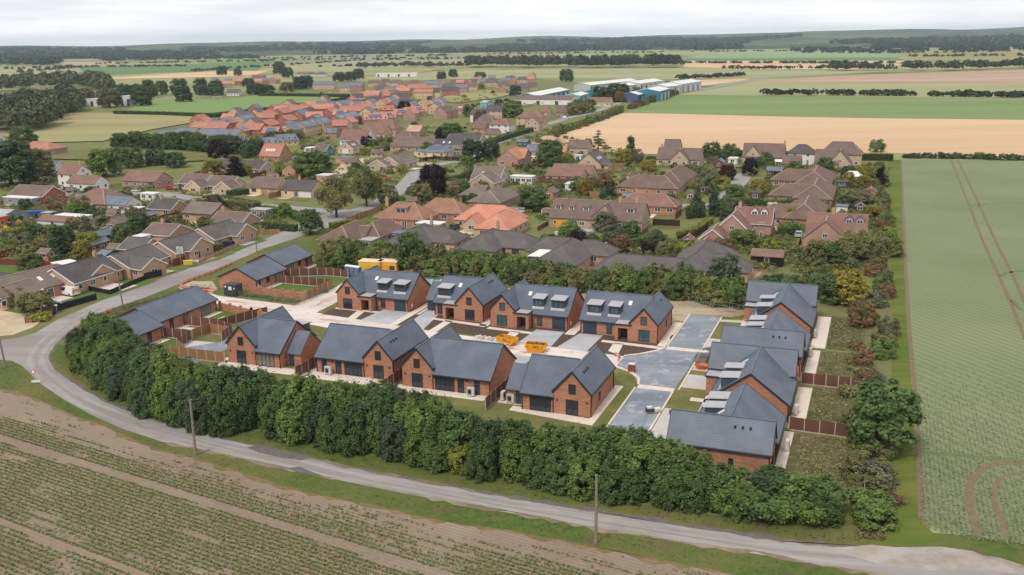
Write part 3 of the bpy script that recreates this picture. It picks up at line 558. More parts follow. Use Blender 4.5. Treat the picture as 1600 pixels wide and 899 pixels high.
def new_house(label, u, v, rz, mx, L, wW, teal=False, ext=False, dorm=2, fwd=2.0, D=10.0, garage_side=True, vents=3):
    """chalet house: x from the outer wall of the gabled wing to the far end, y from the main front wall to the back"""
    t = empty('new_house', W(u, v, 0.04), rz, label, 'house', 'new brick houses with slate roofs')
    EH, RH = 2.6, 6.3; WE = 3.35; WA = WE + wW / 2 * 1.1; hd = D / 2
    B = lambda: MB(mx)
    # walls: one brick shell
    b = B()
    b.prism([(0, -fwd, 0), (wW, -fwd, 0), (wW, -fwd, WE), (wW / 2, -fwd, WA), (0, -fwd, WE)], (0, D + fwd, 0), 0)
    b.prism([(wW, 0, 0), (wW, D, 0), (wW, D, EH), (wW, hd, RH - .02), (wW, 0, EH)], (L - wW, 0, 0), 0, caps=(0, 1))
    if ext:
        e0, e1, ew, ee, er = 2.4, 8.4, 2.7, 2.3, 4.9
        b.prism([(L + .002, e0, 0), (L + .002, e1, 0), (L + .002, e1, ee), (L + .002, (e0 + e1) / 2, er), (L + .002, e0, ee)], (ew, 0, 0), 0, caps=(0, 1))
    # porch piers and lintel
    px0, px1, ph = wW + .003, wW + 2.7, 2.75
    b.box(px0, px0 + .45, -fwd + .05, -.01, 0, ph); b.box(px1 - .55, px1, -fwd + .05, -.01, 0, ph); b.box(px0 + .45, px1 - .55, -fwd + .05, -.01, 2.2, ph)
    wall = b.build('wall', brick_new, t)
    # roof: slabs of slate
    r = B(); th = 0.16; ov = 0.35; sl = (RH - EH) / hd
    def S(x, y): return (x, y, EH + (y if y <= hd else D - y) * sl + .02)
    for sgn in (0, 1):
        Y = lambda y: y if sgn == 0 else D - y
        r.prism([S(wW + .01, Y(-ov)), S(L + .14, Y(-ov)), S(L + .14, Y(hd)), S(wW / 2, Y(hd)), S(wW / 2, Y(.4)), S(wW + .01, Y(.4))], (0, 0, th), 0)
    ws = 1.1
    for sgn in (-1, 1):
        xe = wW / 2 + sgn * (wW / 2 + .22)
        ze = WA - (wW / 2 + .22) * ws + .02
        r.prism([(wW / 2, -fwd - .14, WA + .02), (wW / 2, D + .14, WA + .02), (xe, D + .14, ze), (xe, -fwd - .14, ze)], (0, 0, th + .03), 0)
    if ext:
        em = (e0 + e1) / 2; es = (er - ee) / (em - e0)
        for s in (0, 1):
            ye = (e0 - .3) if s == 0 else (e1 + .3); r.prism([(L + .02, em, er + .02), (L + ew + .12, em, er + .02), (L + ew + .12, ye, ee - .3 * es + .02), (L + .02, ye, ee - .3 * es + .02)], (0, 0, .15), 0)
    roof = r.build('roof', slate, t)
    rt = B(); rt.bar((wW / 2, -fwd - .12, WA + .2), (wW / 2, D + .12, WA + .2), .22, .1); rt.bar((wW / 2 + .4, hd, RH + .19), (L + .1, hd, RH + .19), .22, .1)
    rt.build('ridge_tiles', slate, roof)
    # bargeboards, gutters, downpipes
    def one(nm, mt, fn, par=t):
        q = B(); fn(q); return q.build(nm, mt, par)
    for y in (-fwd - .16, D + .16):
        for sgn in (-1, 1):
            xe = wW / 2 + sgn * (wW / 2 + .25)
            one('bargeboard', anth, lambda f: f.bar((wW / 2 + sgn * .004, y, WA + .09), (xe, y, WA - (wW / 2 + .25) * ws + .09), .05, .26))
    for s in (0, 1):
        ye = -ov if s == 0 else D + ov
        one('bargeboard', anth, lambda f: f.bar((L + .16, hd - (.004 if s == 0 else -.004), RH + .08), (L + .16, ye, EH - ov * sl + .08), .05, .24, up=(0, 0, 1)))
        x0 = wW + .3 if s == 1 else px1 + .1
        f = B(); f.box(x0, L + .15, min(ye, ye + (.12 if s == 1 else -.12)), max(ye, ye + (.12 if s == 1 else -.12)), EH - ov * sl - .02, EH - ov * sl + .14); f.build('gutter', anth, t)
    for xe, sg in ((-.22, -1), (wW + .22, 1)):
        one('gutter', anth, lambda f: f.box(min(xe, xe + sg * .1), max(xe, xe + sg * .1), -fwd - .1 if sg < 0 else -fwd, D + .1, WE - .3, WE - .14))
    for x, y, h in ((-.07, -fwd + .15, WE - .3), (-.07, D - .15, WE - .3), (wW + .12, D + .06, EH - .3), (L - .15, D + .06, EH - .3), (L - .1, -.06, EH - .3), (px1 + .1, -.06, EH - .3)):
        one('downpipe', black_p, lambda d: d.box(x - .05, x + .05, y - .05, y + .05, 0.02, h))
    # porch roof and door
    p = B(); p.box(px0 - .3, px1 + .15, -fwd - .15, .6, ph + .01, ph + .2); p.box(px0 - .1, px1 - .05, -fwd, .5, ph + .2, ph + .24, 1); p.build('porch_roof', [anth, lead], t)
    gm = gl_teal if teal else gl_dark
    dr = B(); dx = (px0 + .45 + px1 - .55) / 2; dr.box(dx - .72, dx + .72, -.09, -.012, 0.03, 2.18); dr.box(dx - .35, dx + .5, -.13, -.09, 0.06, 2.1, 1)
    o = dr.build('front_door', [gl_dark, garage_m], t)
    h = B(); h.box(dx + .36, dx + .41, -.18, -.13, .9, 1.3); h.build('handle', lead, o)
    # windows
    cx = wW / 2
    window(t, cx - .1, -fwd, .25, 'f', 1.9, 2.0, 2, gm=gm, mx=mx); window(t, cx, -fwd, 3.1, 'f', 1.05, 1.45, 1, gm=gm, bar=.45, mx=mx)
    window(t, px1 + 1.5, 0, .35, 'f', .95, 2.0, 1, gm=gm, bar=.5, mx=mx)
    # garage door
    if ext: gx, gy = L + ew / 2 + .05, e0
    else: gx, gy = L - 1.75, 0
    g = B(); g.box(gx - 1.22, gx + 1.22, gy - .05, gy + .03, 0.03, 2.15)
    g.build('garage_door', garage_m, t)
    # dormers on the front slope
    xs = [px1 + .9, L - 2.2] if dorm == 2 else ([(px1 + L) / 2 - .3] if dorm else [])
    for i, x in enumerate(xs):
        dw = (2.0, 2.4)[i] if dorm == 2 else 2.5; y0 = 1.05; zb = EH + y0 * sl + .16; zt = 5.15
        e = B(); e.prism([(x - dw / 2, y0, zb - .1), (x - dw / 2, y0, zt), (x - dw / 2, y0 + 2.2, zt), (x - dw / 2, y0 + 2.0, zb + 1.4)], (dw, 0, 0), 0)
        dm = e.build('dormer', clad, t)
        e = B(); e.prism([(x - dw / 2 - .15, y0 - .3, zt - .08), (x + dw / 2 + .15, y0 - .3, zt - .08), (x + dw / 2 + .15, y0 + 2.4, zt + .16), (x - dw / 2 - .15, y0 + 2.4, zt + .16)], (0, 0, .09), 0)
        e.prism([(x - dw / 2 - .15, y0 - .3, zt - .2), (x + dw / 2 + .15, y0 - .3, zt - .2), (x + dw / 2 + .15, y0 - .2, zt - .2), (x - dw / 2 - .15, y0 - .2, zt - .2)], (0, 0, .11), 1)
        e.build('dormer_roof', [lead, anth], dm)
        window(dm, x, y0, zb + .12, 'f', dw - .6, zt - zb - .38, 2, gm=gm, mx=mx)
        e = B(); e.prism([(x - dw / 2 - .1, y0 - .45, zb - .3), (x + dw / 2 + .1, y0 - .45, zb - .3), (x + dw / 2 + .1, y0, zb + .04), (x - dw / 2 - .1, y0, zb + .04)], (0, 0, .03)); e.build('apron', lead, dm)
    yk = 2.9; zk = EH + yk * sl + .2; k = B(); xk = wW + 1.0
    k.prism([(xk, yk, zk), (xk + .6, yk, zk), (xk + .6, yk + .75, zk + .75 * sl), (xk, yk + .75, zk + .75 * sl)], (0, -.03, .06), 0)
    k.build('rooflight', white_p, t)  # glass coloured white: the sky's reflection is painted in
    # back elevation
    window(t, cx, D, .1, 'b', 1.75, 2.15, 2, mx=mx); window(t, cx, D, 3.1, 'b', 1.0, 1.4, 1, bar=.4, mx=mx)
    mw = L - wW
    window(t, wW + 2.0, D, .08, 'b', 3.1, 2.12, 4, mx=mx, gm=gl_pale if (int(-u) % 2 == 1) else gl_dark)
    if mw > 6: window(t, wW + 4.6, D, .08, 'b', 1.0, 2.1, 1, mx=mx)
    if mw > 7.4:
        q = B(); q.box(wW + 6.7, wW + 7.6, D - .02, D + .06, .05, 2.15); o = q.build('back_door', garage_m, t); q = B(); q.box(wW + 6.85, wW + 7.45, D + .06, D + .075, 1.2, 2.0); q.build('pane', gl_dark, o)
    elif ext:
        q = B(); q.box(L + .5, L + 1.4, e1 - .02, e1 + .06, .05, 2.15); o = q.build('back_door', garage_m, t); q = B(); q.box(L + .65, L + 1.25, e1 + .06, e1 + .075, 1.2, 2.0); q.build('pane', gl_dark, o)
    for x in (.5, wW - .45, wW + .35, wW + 5.6): one('wall_light', black_p, lambda q: q.box(x - .07, x + .07, D, D + .12, 1.9, 2.15))
    for i in range(vents):
        y = D - 2.6 - i * .9; one('roof_vent', anth, lambda q: q.box(wW / 2 - .9 - .14, wW / 2 - .9 + .14, y - .12, y + .12, WA - .9 * ws + .1, WA - .9 * ws + .42), roof)
    # side openings
    window(t, 0, D * .55, .9, 'l', .6, 1.3, 1, mx=mx)
    mb = B(); mb.box(L + .02, L + .16, 1.2, 1.5, .6, 1.3); mb.build('meter_box', white_p, t) if not ext else None
    HLM[label] = P2(Vector(t.location) + EV * 0)
    return t
A0 = -AZ
# back row, fronts towards the estate road
new_house('new brick house at the left end of the back row, in front of yellow cabins', -95.6, 157.0, A0, 1, 14.2, 4.6)
new_house('single-dormer new brick house second from left in the back row', -65.3, 157.0, A0, -1, 10.6, 5.3, ext=True, dorm=1)
new_house('new brick house third in the back row, blue tinted windows, skip in front', -63.1, 155.3, A0, 1, 14.0, 4.5, teal=True, fwd=1.8)
new_house('new brick house at the right end of the back row beside the grey tarmac road', -32.6, 154.5, A0, -1, 14.0, 4.6, teal=True, vents=1)
# front row, backs towards the hedge
new_house('new brick house at the left end of the front row beside the parking court', -95.9, 131.4, A0 + math.pi, -1, 10.0, 5.2, ext=True, dorm=1)
new_house('new brick house second from left in the front row, heat pump on its patio', -66.4, 132.0, A0 + math.pi, 1, 13.4, 4.8, vents=3)
new_house('new brick house third in the front row with wide lawn between it and the hedge', -64.0, 130.6, A0 + math.pi, -1, 14.2, 4.9)
new_house('new brick house at the right end of the front row beside the tarmac road', -34.0, 127.6, A0 + math.pi, 1, 10.0, 5.2, ext=True, dorm=1)
# right column, fronts towards the tarmac road
new_house('new brick house farthest up the right column, shrubs right behind it', -18.6, 178.3, A0 - math.pi / 2, 1, 16.3, 5.2)
new_house('new brick house second from the top of the right column', -18.6, 143.2, A0 - math.pi / 2, -1, 14.6, 5.2)
new_house('new brick house third from the top of the right column, wide brick gable', -18.8, 139.2, A0 - math.pi / 2, 1, 15.0, 5.2)
new_house('nearest new brick house in the right column, long slate slope above the hedge', -19.0, 105.8, A0 - math.pi / 2, -1, 14.4, 5.2)
# ------------------------------------------------------------------ bungalows by the lane
def bungalow(label, u0, u1, v0, v1, glz):
    t = empty('new_bungalow', W((u0 + u1) / 2, (v0 + v1) / 2, .04), A0 + math.pi / 2, label, 'bungalow', 'new low slate-roofed bungalows')
    hw, hl = (u1 - u0) / 2, (v1 - v0) / 2; EH, RH = 2.35, 4.45          # x along v, y = -u
    b = MB(); b.prism([(-hl, -hw, 0), (-hl, hw, 0), (-hl, hw, EH), (-hl, 0, RH - .02), (-hl, -hw, EH)], (2 * hl, 0, 0)); b.build('wall', brick_new, t)
    r = MB(); sl = (RH - EH) / hw
    for s in (-1, 1): r.prism([(-hl - .18, 0, RH + .02), (hl + .18, 0, RH + .02), (hl + .18, s * (hw + .4), EH - .4 * sl + .02), (-hl - .18, s * (hw + .4), EH - .4 * sl + .02)], (0, 0, .15))
    roof = r.build('roof', slate, t)
    q = MB(); q.bar((-hl - .16, 0, RH + .18), (hl + .16, 0, RH + .18), .2, .08); q.build('ridge_tiles', slate, roof)
    for s in (-1, 1):
        for e in (-1, 1): f = MB(); f.bar((e * (hl + .2), 0, RH + .08), (e * (hl + .2), s * (hw + .42), EH - .42 * sl + .08), .05, .24); f.build('bargeboard', anth, t)
        ye = s * (hw + .4); f = MB(); f.box(-hl - .15, hl + .15, min(ye, ye + s * .12), max(ye, ye + s * .12), EH - .4 * sl - .02, EH - .4 * sl + .14); f.build('gutter', anth, t)
    for x in (-hl + .12, hl - .12): d = MB(); d.box(x - .05, x + .05, -hw - .09, -hw - .01, .02, EH - .2); d.build('downpipe', black_p, t)
    for k, x in glz:
        x = -hl + x
        if k == 'p': window(t, x, -hw, .08, 'f', 2.8, 2.0, 4, gm=gl_pale)
        elif k == 't': window(t, x, -hw, .08, 'f', 1.0, 2.0, 1)
        elif k == 'w': window(t, x, -hw, .9, 'f', 1.1, 1.1, 1)
        elif k == 'd':
            q = MB(); q.box(x - .45, x + .45, -hw - .06, -hw + .02, .04, 2.05); o = q.build('side_door', garage_m, t); q = MB(); q.box(x - .25, x + .25, -hw - .075, -hw - .06, 1.1, 1.8); q.build('pane', gl_dark, o)
    for x in (-hl * .5, hl * .4): window(t, x, hw, .9, 'b', 1.4, 1.1, 2)
    mb = MB(); mb.box(-hl + .5, -hl + .8, -hw - .14, -hw - .02, .7, 1.3); mb.build('meter_box', white_p, t)
    return t
bungalow('new brick bungalow nearest the estate entrance, brick garden wall beside its gable', -128.2, -119, 161.6, 172.4, (('d', 1.2), ('w', 4.2), ('p', 8.2)))
bungalow('new brick bungalow farther up the lane, set behind the one by the estate entrance', -130.4, -121.2, 174.8, 186.4, (('p', 2.6), ('w', 6.4), ('t', 9.4)))
bungalow('longer new brick bungalow left of the estate entrance, patio doors onto a small lawn', -126.2, -117.2, 129.8, 146.2, (('t', 3.6), ('w', 7.6), ('p', 13.2)))
bungalow('shorter new brick bungalow closest to the bend of the lane, hedge before it', -124.4, -115.2, 119.8, 128.6, (('p', 2.2), ('t', 5.6)))
# ------------------------------------------------------------------ trees, shrubs and hedges
bark = plain('bark', C(96, 82, 68, .8), 0.9, C(74, 62, 52, .8), 3)
def unit(n):
    d = rng.normal(size=(n, 3)); return d / np.linalg.norm(d, axis=1, keepdims=True)
def crown_mesh(name, nc, nl, leaf, R, H, base, shape='round', cl=(0.24, 0.4), up=0.3, upright=False):
    """leaf clumps spread through a crown of radius R between base and H metres"""
    d = unit(nc); k = 0.5 + 0.5 * rng.random(nc) ** 0.6; zc = (H + base) / 2; hz = (H - base) / 2
    cen = d * k[:, None] * np.array([R * .8, R * .8, hz * .82]) + np.array([0, 0, zc])
    if shape == 'full':
        t = rng.random(nc) ** .85; a = rng.random(nc) * 6.283; rr = R * .84 * np.sqrt(np.clip(1 - np.abs(t * 1.25 - .38) ** 2.6, .08, 1)) * (.55 + .45 * rng.random(nc) ** .5)
        cen = np.stack([rr * np.cos(a), rr * np.sin(a), base + t * (H - base) * .93], 1)
    if shape == 'cone':
        t = rng.random(nc) ** 0.8; rr = R * (1 - t) * 0.8; a = rng.random(nc) * 6.283
        cen = np.stack([rr * np.cos(a), rr * np.sin(a), base + t * (H - base)], 1)
    if shape == 'column':
        t = rng.random(nc); rr = R * np.minimum(1, (1 - t) * 2.2) * .6; a = rng.random(nc) * 6.283
        cen = np.stack([rr * np.cos(a), rr * np.sin(a), base + t * (H - base)], 1)
    if shape == 'tiers':
        t = np.floor(rng.random(nc) * 7) / 7; rr = R * (1 - t) * (0.3 + .8 * rng.random(nc)); a = rng.random(nc) * 6.283
        cen = np.stack([rr * np.cos(a), rr * np.sin(a), base + t * (H - base)], 1)
    if shape == 'bush':
        cen[:, 2] = np.abs(cen[:, 2] - zc) * 1.0 + base + .15 * H
    rad = R * (cl[0] + (cl[1] - cl[0]) * rng.random(nc)); P = []; Nn = []; J = []
    for i in range(nc):
        e = unit(nl); out = cen[i] - np.array([0, 0, zc]); out = out / (np.linalg.norm(out) + 1e-6)
        e = e + out * 0.45 + np.array([0, 0, up]); e /= np.linalg.norm(e, axis=1, keepdims=True)
        q = e * rad[i] * (0.6 + 0.45 * rng.random(nl) + 0.9 * rng.random(nl) ** 7)[:, None]
        if shape == 'tiers': q[:, 2] *= 0.35
        if upright: q[:, 2] *= 1.7
        if shape == 'weep': q[:, 2] -= rad[i] * 1.3 * rng.random(nl)
        P.append(cen[i] + q); Nn.append(e * 0.75 + out * .35 + rng.normal(size=(nl, 3)) * 0.42 + np.array([0, 0, .5])); J.append(np.clip(rng.random() * .5 + rng.random(nl) * .5, 0, 1))
    P = np.concatenate(P); P[:, 2] = np.maximum(P[:, 2], 0.05)
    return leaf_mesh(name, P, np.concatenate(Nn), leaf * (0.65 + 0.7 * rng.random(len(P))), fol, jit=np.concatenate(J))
def trunk_mesh(H, R, r0, n=5):
    b = MB(); lean = (rnd.uniform(-.2, .2), rnd.uniform(-.2, .2))
    b.tube([(0, 0, 0), (lean[0] * .5, lean[1] * .5, H * .3), (lean[0], lean[1], H * .62), (lean[0] * 1.2, lean[1] * 1.2, H * .9)], [r0, r0 * .75, r0 * .45, r0 * .1], 7)
    for i in range(n):
        a = i * 2.4 + rnd.random(); z = H * (.28 + .09 * i); b.tube([(lean[0] * .5, lean[1] * .5, z), (math.cos(a) * R * .4, math.sin(a) * R * .4, z + H * .14), (math.cos(a) * R * .75, math.sin(a) * R * .75, z + H * .26)], [r0 * .42, r0 * .25, r0 * .06], 5)
    return b.mesh('trunk', bark)
PROTO = {}
def proto(kind, crowns, trunk): PROTO[kind] = (crowns, trunk)
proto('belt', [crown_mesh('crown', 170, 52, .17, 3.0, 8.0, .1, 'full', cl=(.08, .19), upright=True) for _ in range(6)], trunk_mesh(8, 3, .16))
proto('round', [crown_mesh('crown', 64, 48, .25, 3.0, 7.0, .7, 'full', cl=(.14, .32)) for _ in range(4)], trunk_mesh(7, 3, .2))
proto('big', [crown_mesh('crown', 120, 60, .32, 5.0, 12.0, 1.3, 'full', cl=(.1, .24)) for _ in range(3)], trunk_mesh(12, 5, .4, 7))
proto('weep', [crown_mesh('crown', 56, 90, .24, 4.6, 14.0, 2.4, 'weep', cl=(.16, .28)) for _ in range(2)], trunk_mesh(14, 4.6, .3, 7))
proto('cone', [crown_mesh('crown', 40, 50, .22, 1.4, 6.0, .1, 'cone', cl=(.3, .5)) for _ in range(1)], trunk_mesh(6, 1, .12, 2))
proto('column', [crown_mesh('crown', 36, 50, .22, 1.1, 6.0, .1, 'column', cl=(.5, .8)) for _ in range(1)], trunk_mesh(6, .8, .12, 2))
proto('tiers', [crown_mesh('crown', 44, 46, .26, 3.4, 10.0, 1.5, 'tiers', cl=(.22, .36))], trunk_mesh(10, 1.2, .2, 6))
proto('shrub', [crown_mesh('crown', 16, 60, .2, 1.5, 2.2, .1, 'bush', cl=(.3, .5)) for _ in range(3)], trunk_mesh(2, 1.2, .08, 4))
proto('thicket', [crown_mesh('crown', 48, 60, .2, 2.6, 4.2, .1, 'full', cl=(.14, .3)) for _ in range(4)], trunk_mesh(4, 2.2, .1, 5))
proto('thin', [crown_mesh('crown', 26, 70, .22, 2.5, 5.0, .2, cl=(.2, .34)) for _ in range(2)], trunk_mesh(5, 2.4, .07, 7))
NOM = dict(belt=(3.0, 8.0), round=(3.0, 7.0), big=(5.0, 12.0), weep=(4.6, 14.0), cone=(1.4, 6), column=(1.1, 6), tiers=(3.4, 10), shrub=(1.5, 2.2), thicket=(2.6, 4.2), thin=(2.5, 5.0))
GREEN = dict(dark=(0.07, 0.115, 0.048), mid=(0.095, 0.15, 0.052), fresh=(0.135, 0.2, 0.056), olive=(0.18, 0.19, 0.08), yellow=(0.27, 0.25, 0.045), lime=(0.23, 0.26, 0.05), copper=(0.028, 0.016, 0.02), wine=(0.06, 0.02, 0.024), grey=(0.165, 0.18, 0.11), pale=(0.2, 0.19, 0.11), rust=(0.19, 0.13, 0.07), blue=(0.085, 0.12, 0.07), gold=(0.2, 0.15, 0.03))
LM = []                                       # landmarks: (px, py, short phrase)
for lab, m in HLM.items():
    nm = lab.replace('new brick house ', 'new house ').split(',')[0].replace('at the left end of', 'leftmost in').replace('at the right end of', 'rightmost in'); LM.append((m[0], m[1] - 20, 'the ' + ' '.join(nm.split()[:9])))
def relate(px, py, skip=None):
    best = min((abs(px - a) + 1.7 * abs(py - c), a, c, s) for a, c, s in LM if s != skip)
    dx, dy = px - best[1], (py - best[2]) * 1.5
    rel = ('right of' if dx > 0 else 'left of') if abs(dx) > abs(dy) else ('in front of' if dy > 0 else 'behind')
    return rel + ' ' + best[3]
def settle(o, base, px, py, grp):
    """label = look + where it stands next to a landmark; things nothing tells apart share it"""
    lab = base + ' ' + relate(px, py)
    o['label'] = ' '.join(lab.split()[:16]); o['group'] = grp
PENDING = []
def tree(kind, pos, r, h, colr, base=None, label=None, cat='tree', group='village trees', name=None):
    cr, tk = PROTO[kind]; nr, nh = NOM[kind]
    nm = name or {'shrub': 'shrub', 'thicket': 'bush', 'cone': 'conifer', 'column': 'conifer', 'tiers': 'pine_tree', 'weep': 'birch_tree'}.get(kind, 'tree')
    t = empty(nm, pos, rnd.uniform(0, 6.28)); t.scale = (r / nr, r / nr, h / nh)
    c = link('crown', rnd.choice(cr), t); g = GREEN.get(colr, colr); k = rnd.uniform(.85, 1.18); c.color = (g[0] * k, g[1] * k, g[2] * k, 1)
    link('trunk', tk, t)
    t['category'] = {'shrub': 'shrub', 'bush': 'bush'}.get(nm, cat)
    if label: t['label'] = label; t['group'] = group
    else: PENDING.append((t, base, P2(Vector(pos) + Vector((0, 0, h / 2))), group))
    return t
def hedge(label, px, wd, ht, colr, top=None, dens=16, leaf=.17, pts=None, cat='hedge', name='hedge', rough=.12):
    """clipped hedge: a dense core with leaves over its faces, following a line on the ground"""
    Q = pts or [G(*p) for p in px]; Cs, Ns = [], []; b = MB()
    t = empty(name, Q[0], 0, label, cat)
    for i in range(len(Q) - 1):
        d = Q[i + 1] - Q[i]; L = d.length; e = d / L; n = Vector((-e.y, e.x, 0)); o = Q[i] - Q[0]
        b.bar(o + Vector((0, 0, ht * .47)), o + d + Vector((0, 0, ht * .47)), wd * .8, ht * .9)
        for face, area in (('t', L * wd), ('s', L * ht), ('n', L * ht), ('e', wd * ht)):
            m = max(4, int(area * dens)); s = rng.random(m)[:, None] * L; w = (rng.random(m)[:, None] - .5) * wd; z = rng.random(m)[:, None] * ht
            E = np.array(e); Nv = np.array(n)
            if face == 't': p = E * s + Nv * w + np.array([0, 0, ht]); nn = np.tile([0, 0, 1.], (m, 1))
            elif face in 'sn': sg = 1 if face == 's' else -1; p = E * s + Nv * sg * wd / 2 + z * np.array([0, 0, 1.]); nn = np.tile(Nv * sg, (m, 1))
            else: p = E * (L if i == len(Q) - 2 else 0) + Nv * w + z * np.array([0, 0, 1.]); nn = np.tile(E, (m, 1))
            Cs.append(p + np.array(o) + rng.normal(size=(m, 3)) * rough); Ns.append(nn + rng.normal(size=(m, 3)) * .5)
    Cs = np.concatenate(Cs); me = leaf_mesh('leaves', Cs, np.concatenate(Ns), leaf * (0.7 + 0.6 * rng.random(len(Cs))), fol)
    g = GREEN.get(colr, colr); o = link('leaves', me, t); o.color = (*g, 1); c = b.build('core', fol, t); c.color = (g[0] * .8, g[1] * .8, g[2] * .8, 1)
    return t
# ---- belt of trees between the lane and the new houses
BL = [(116, 548), (132, 582), (160, 606), (210, 637), (250, 655), (300, 668), (350, 679), (400, 672), (462, 692), (540, 706), (625, 722), (713, 741), (800, 752), (915, 775), (1025, 795), (1111, 806), (1200, 820), (1255, 822), (1330, 830)]
BP = [G(*p) for p in BL]; bl = [0.0]
for i in range(len(BP) - 1): bl.append(bl[-1] + (BP[i + 1] - BP[i]).length)
def bpoint(s):
    i = max(j for j in range(len(bl) - 1) if bl[j] <= s); t = (s - bl[i]) / (bl[i + 1] - bl[i]); p = BP[i].lerp(BP[i + 1], t); d = (BP[i + 1] - BP[i]).normalized(); return p, Vector((-d.y, d.x, 0)), BL[i][0] + (BL[i + 1][0] - BL[i][0]) * t
HT = [(110, 5.6), (160, 6.6), (230, 7.4), (330, 7.6), (430, 7.0), (560, 7.4), (640, 7.4), (668, 6.2), (690, 3.6), (706, 5.6), (730, 7.0), (800, 6.0), (860, 5.6), (930, 7.0), (1000, 6.2), (1070, 6.4), (1100, 4.6), (1150, 5.2), (1230, 4.4), (1300, 4.0), (1340, 3.2)]
def hof(x):
    for (a, ha), (c, hc) in zip(HT, HT[1:]):
        if a <= x <= c: return ha + (hc - ha) * (x - a) / (c - a)
    return HT[-1][1]
BELT = (('in front of the shorter bungalow', 190), ('by the parking court', 330), ('in front of the left end of the front row', 480), ('in front of the second front-row house', 610), ('beside the gap in the tree belt', 700), ('in front of the third front-row house', 790), ('in front of the front row house by the tarmac', 950), ('in front of the end of the tarmac road', 1060), ('in front of the nearest right-column house', 1210), ('at the right end of the belt by the mown track', 2000))
s = 0.6; row = 0
while s < bl[-1] - .5:
    p, n, px = bpoint(s)
    where = next(w for w, x in BELT if px < x)
    for row in range(3):
        h = hof(px) * rnd.uniform(.78, 1.1) * (0.74, 1.0, .84)[row]; r = rnd.uniform(2.3, 3.1) * (0.9, 1, 1)[row] * min(1.1, .55 + h / 12)
        if 1120 < px < 1210 and row == 2: continue
        q = p + n * ((.6, 3.4, 6.4)[row] + rnd.uniform(-.5, .5)) + Vector((rnd.uniform(-.8, .8), rnd.uniform(-.5, .5), 0))
        cl = rnd.choice(['dark', 'mid', 'mid', 'mid', 'mid', 'fresh', 'fresh', 'blue'])
        if 1085 < px < 1180 and rnd.random() < .6: cl = 'fresh'
        if 700 < px < 735 and row == 0: cl = 'lime'
        word = {'dark': 'dark green', 'mid': 'mid green', 'blue': 'blue-green', 'fresh': 'fresh green', 'lime': 'yellowing', 'olive': 'olive'}[cl]
        kind = 'thin' if px > 1110 and rnd.random() < .7 else 'belt'
        tree(kind, q + Vector((0, 0, .02)), r, h, cl, label='%s %s-row belt tree %s' % (word, ('front', 'middle', 'back')[row], where), group='trees in the belt along the lane')
    s += rnd.uniform(2.7, 3.5) if px < 1100 else rnd.uniform(1.9, 2.5)
# ------------------------------------------------------------------ hedge thicket behind the back row and shrubs on the right boundary
WORD = dict(mid='mid green', dark='dark green', olive='olive', fresh='bright green', grey='grey-green', lime='lime green', yellow='yellowish', rust='rusty', copper='dark purple', blue='blue-green')
def row_of(kind, px, n, r, h, cols, label, group, jit=1.2, back=0, zz=0.02):
    P = [G(*p) for p in px]; L = [0.0]
    for i in range(len(P) - 1): L.append(L[-1] + (P[i + 1] - P[i]).length)
    for k in range(n):
        s = (k + .5) / n * L[-1]; i = max(j for j in range(len(L) - 1) if L[j] <= s); t = (s - L[i]) / (L[i + 1] - L[i]); p = P[i].lerp(P[i + 1], t); d = (P[i + 1] - P[i]).normalized()
        q = p + Vector((-d.y, d.x, 0)) * (back + rnd.uniform(-jit, jit)) + d * rnd.uniform(-.7, .7); q.z = zz; cl = rnd.choice(cols)
        tree(kind, q, r * rnd.uniform(.8, 1.2), h * rnd.uniform(.7, 1.25), cl, base=WORD[cl] + ' ' + label, group=group)
LHB = [(500, 418), (560, 420), (600, 424), (640, 430), (700, 434), (760, 440), (820, 449), (880, 456), (940, 462), (1000, 462), (1060, 470), (1120, 478), (1170, 488)]
row_of('thicket', LHB, 44, 2.6, 4.2, ['mid', 'olive', 'olive', 'fresh', 'fresh'], 'thicket bush', 'thicket behind the back row', back=2)
row_of('thicket', [(p[0], p[1] - 5) for p in LHB], 40, 2.8, 4.6, ['mid', 'olive', 'fresh', 'mid'], 'thicket bush', 'thicket behind the back row', back=4)
tree('round', G(640, 424), 4.0, 8.6, 'mid', label='broad green tree rising above the thicket beside the yellow cabins')
tree('round', G(1131, 466), 3.6, 8.2, 'blue', label='dark blue-green tree standing at the right end of the thicket')
tree('round', G(1105, 470), 2.2, 4.5, 'yellow', label='yellowing small tree in the thicket below the sprawling tiled bungalow')
RB = [(1310, 470), (1330, 475), (1342, 520), (1352, 560), (1362, 600), (1362, 640)]
row_of('thicket', [(1366, 262), (1372, 300), (1374, 340), (1380, 380), (1376, 420), (1372, 460), (1370, 500), (1366, 540), (1362, 580), (1360, 610)], 40, 2.0, 2.5, ['olive', 'fresh', 'grey', 'olive', 'fresh', 'lime', 'grey', 'rust'], 'boundary strip shrub', 'shrubs along the mown track', jit=2.2)
row_of('shrub', [(1340, 540), (1352, 580), (1345, 640), (1360, 760), (1375, 800)], 16, 1.7, 1.6, ['olive', 'grey', 'rust', 'olive'], 'low boundary shrub', 'shrubs along the mown track', jit=2)
tree('round', G(1322, 476), 3.6, 6.4, 'yellow', label='bright yellow-green rounded tree behind the top right new house')
tree('round', G(1300, 474), 3.0, 5.4, 'mid', label='mid green rounded shrub left of the bright yellow-green tree')
row_of('thicket', [(1195, 462), (1240, 460), (1290, 462)], 10, 2.4, 3.8, ['mid', 'olive', 'dark'], 'bush', 'bushes behind the right column')
row_of('round', [(1256, 415), (1300, 412), (1340, 405), (1380, 396)], 9, 3.2, 5.4, ['mid', 'olive', 'dark', 'olive'], 'right-edge garden tree', 'garden trees at the right edge', jit=3)
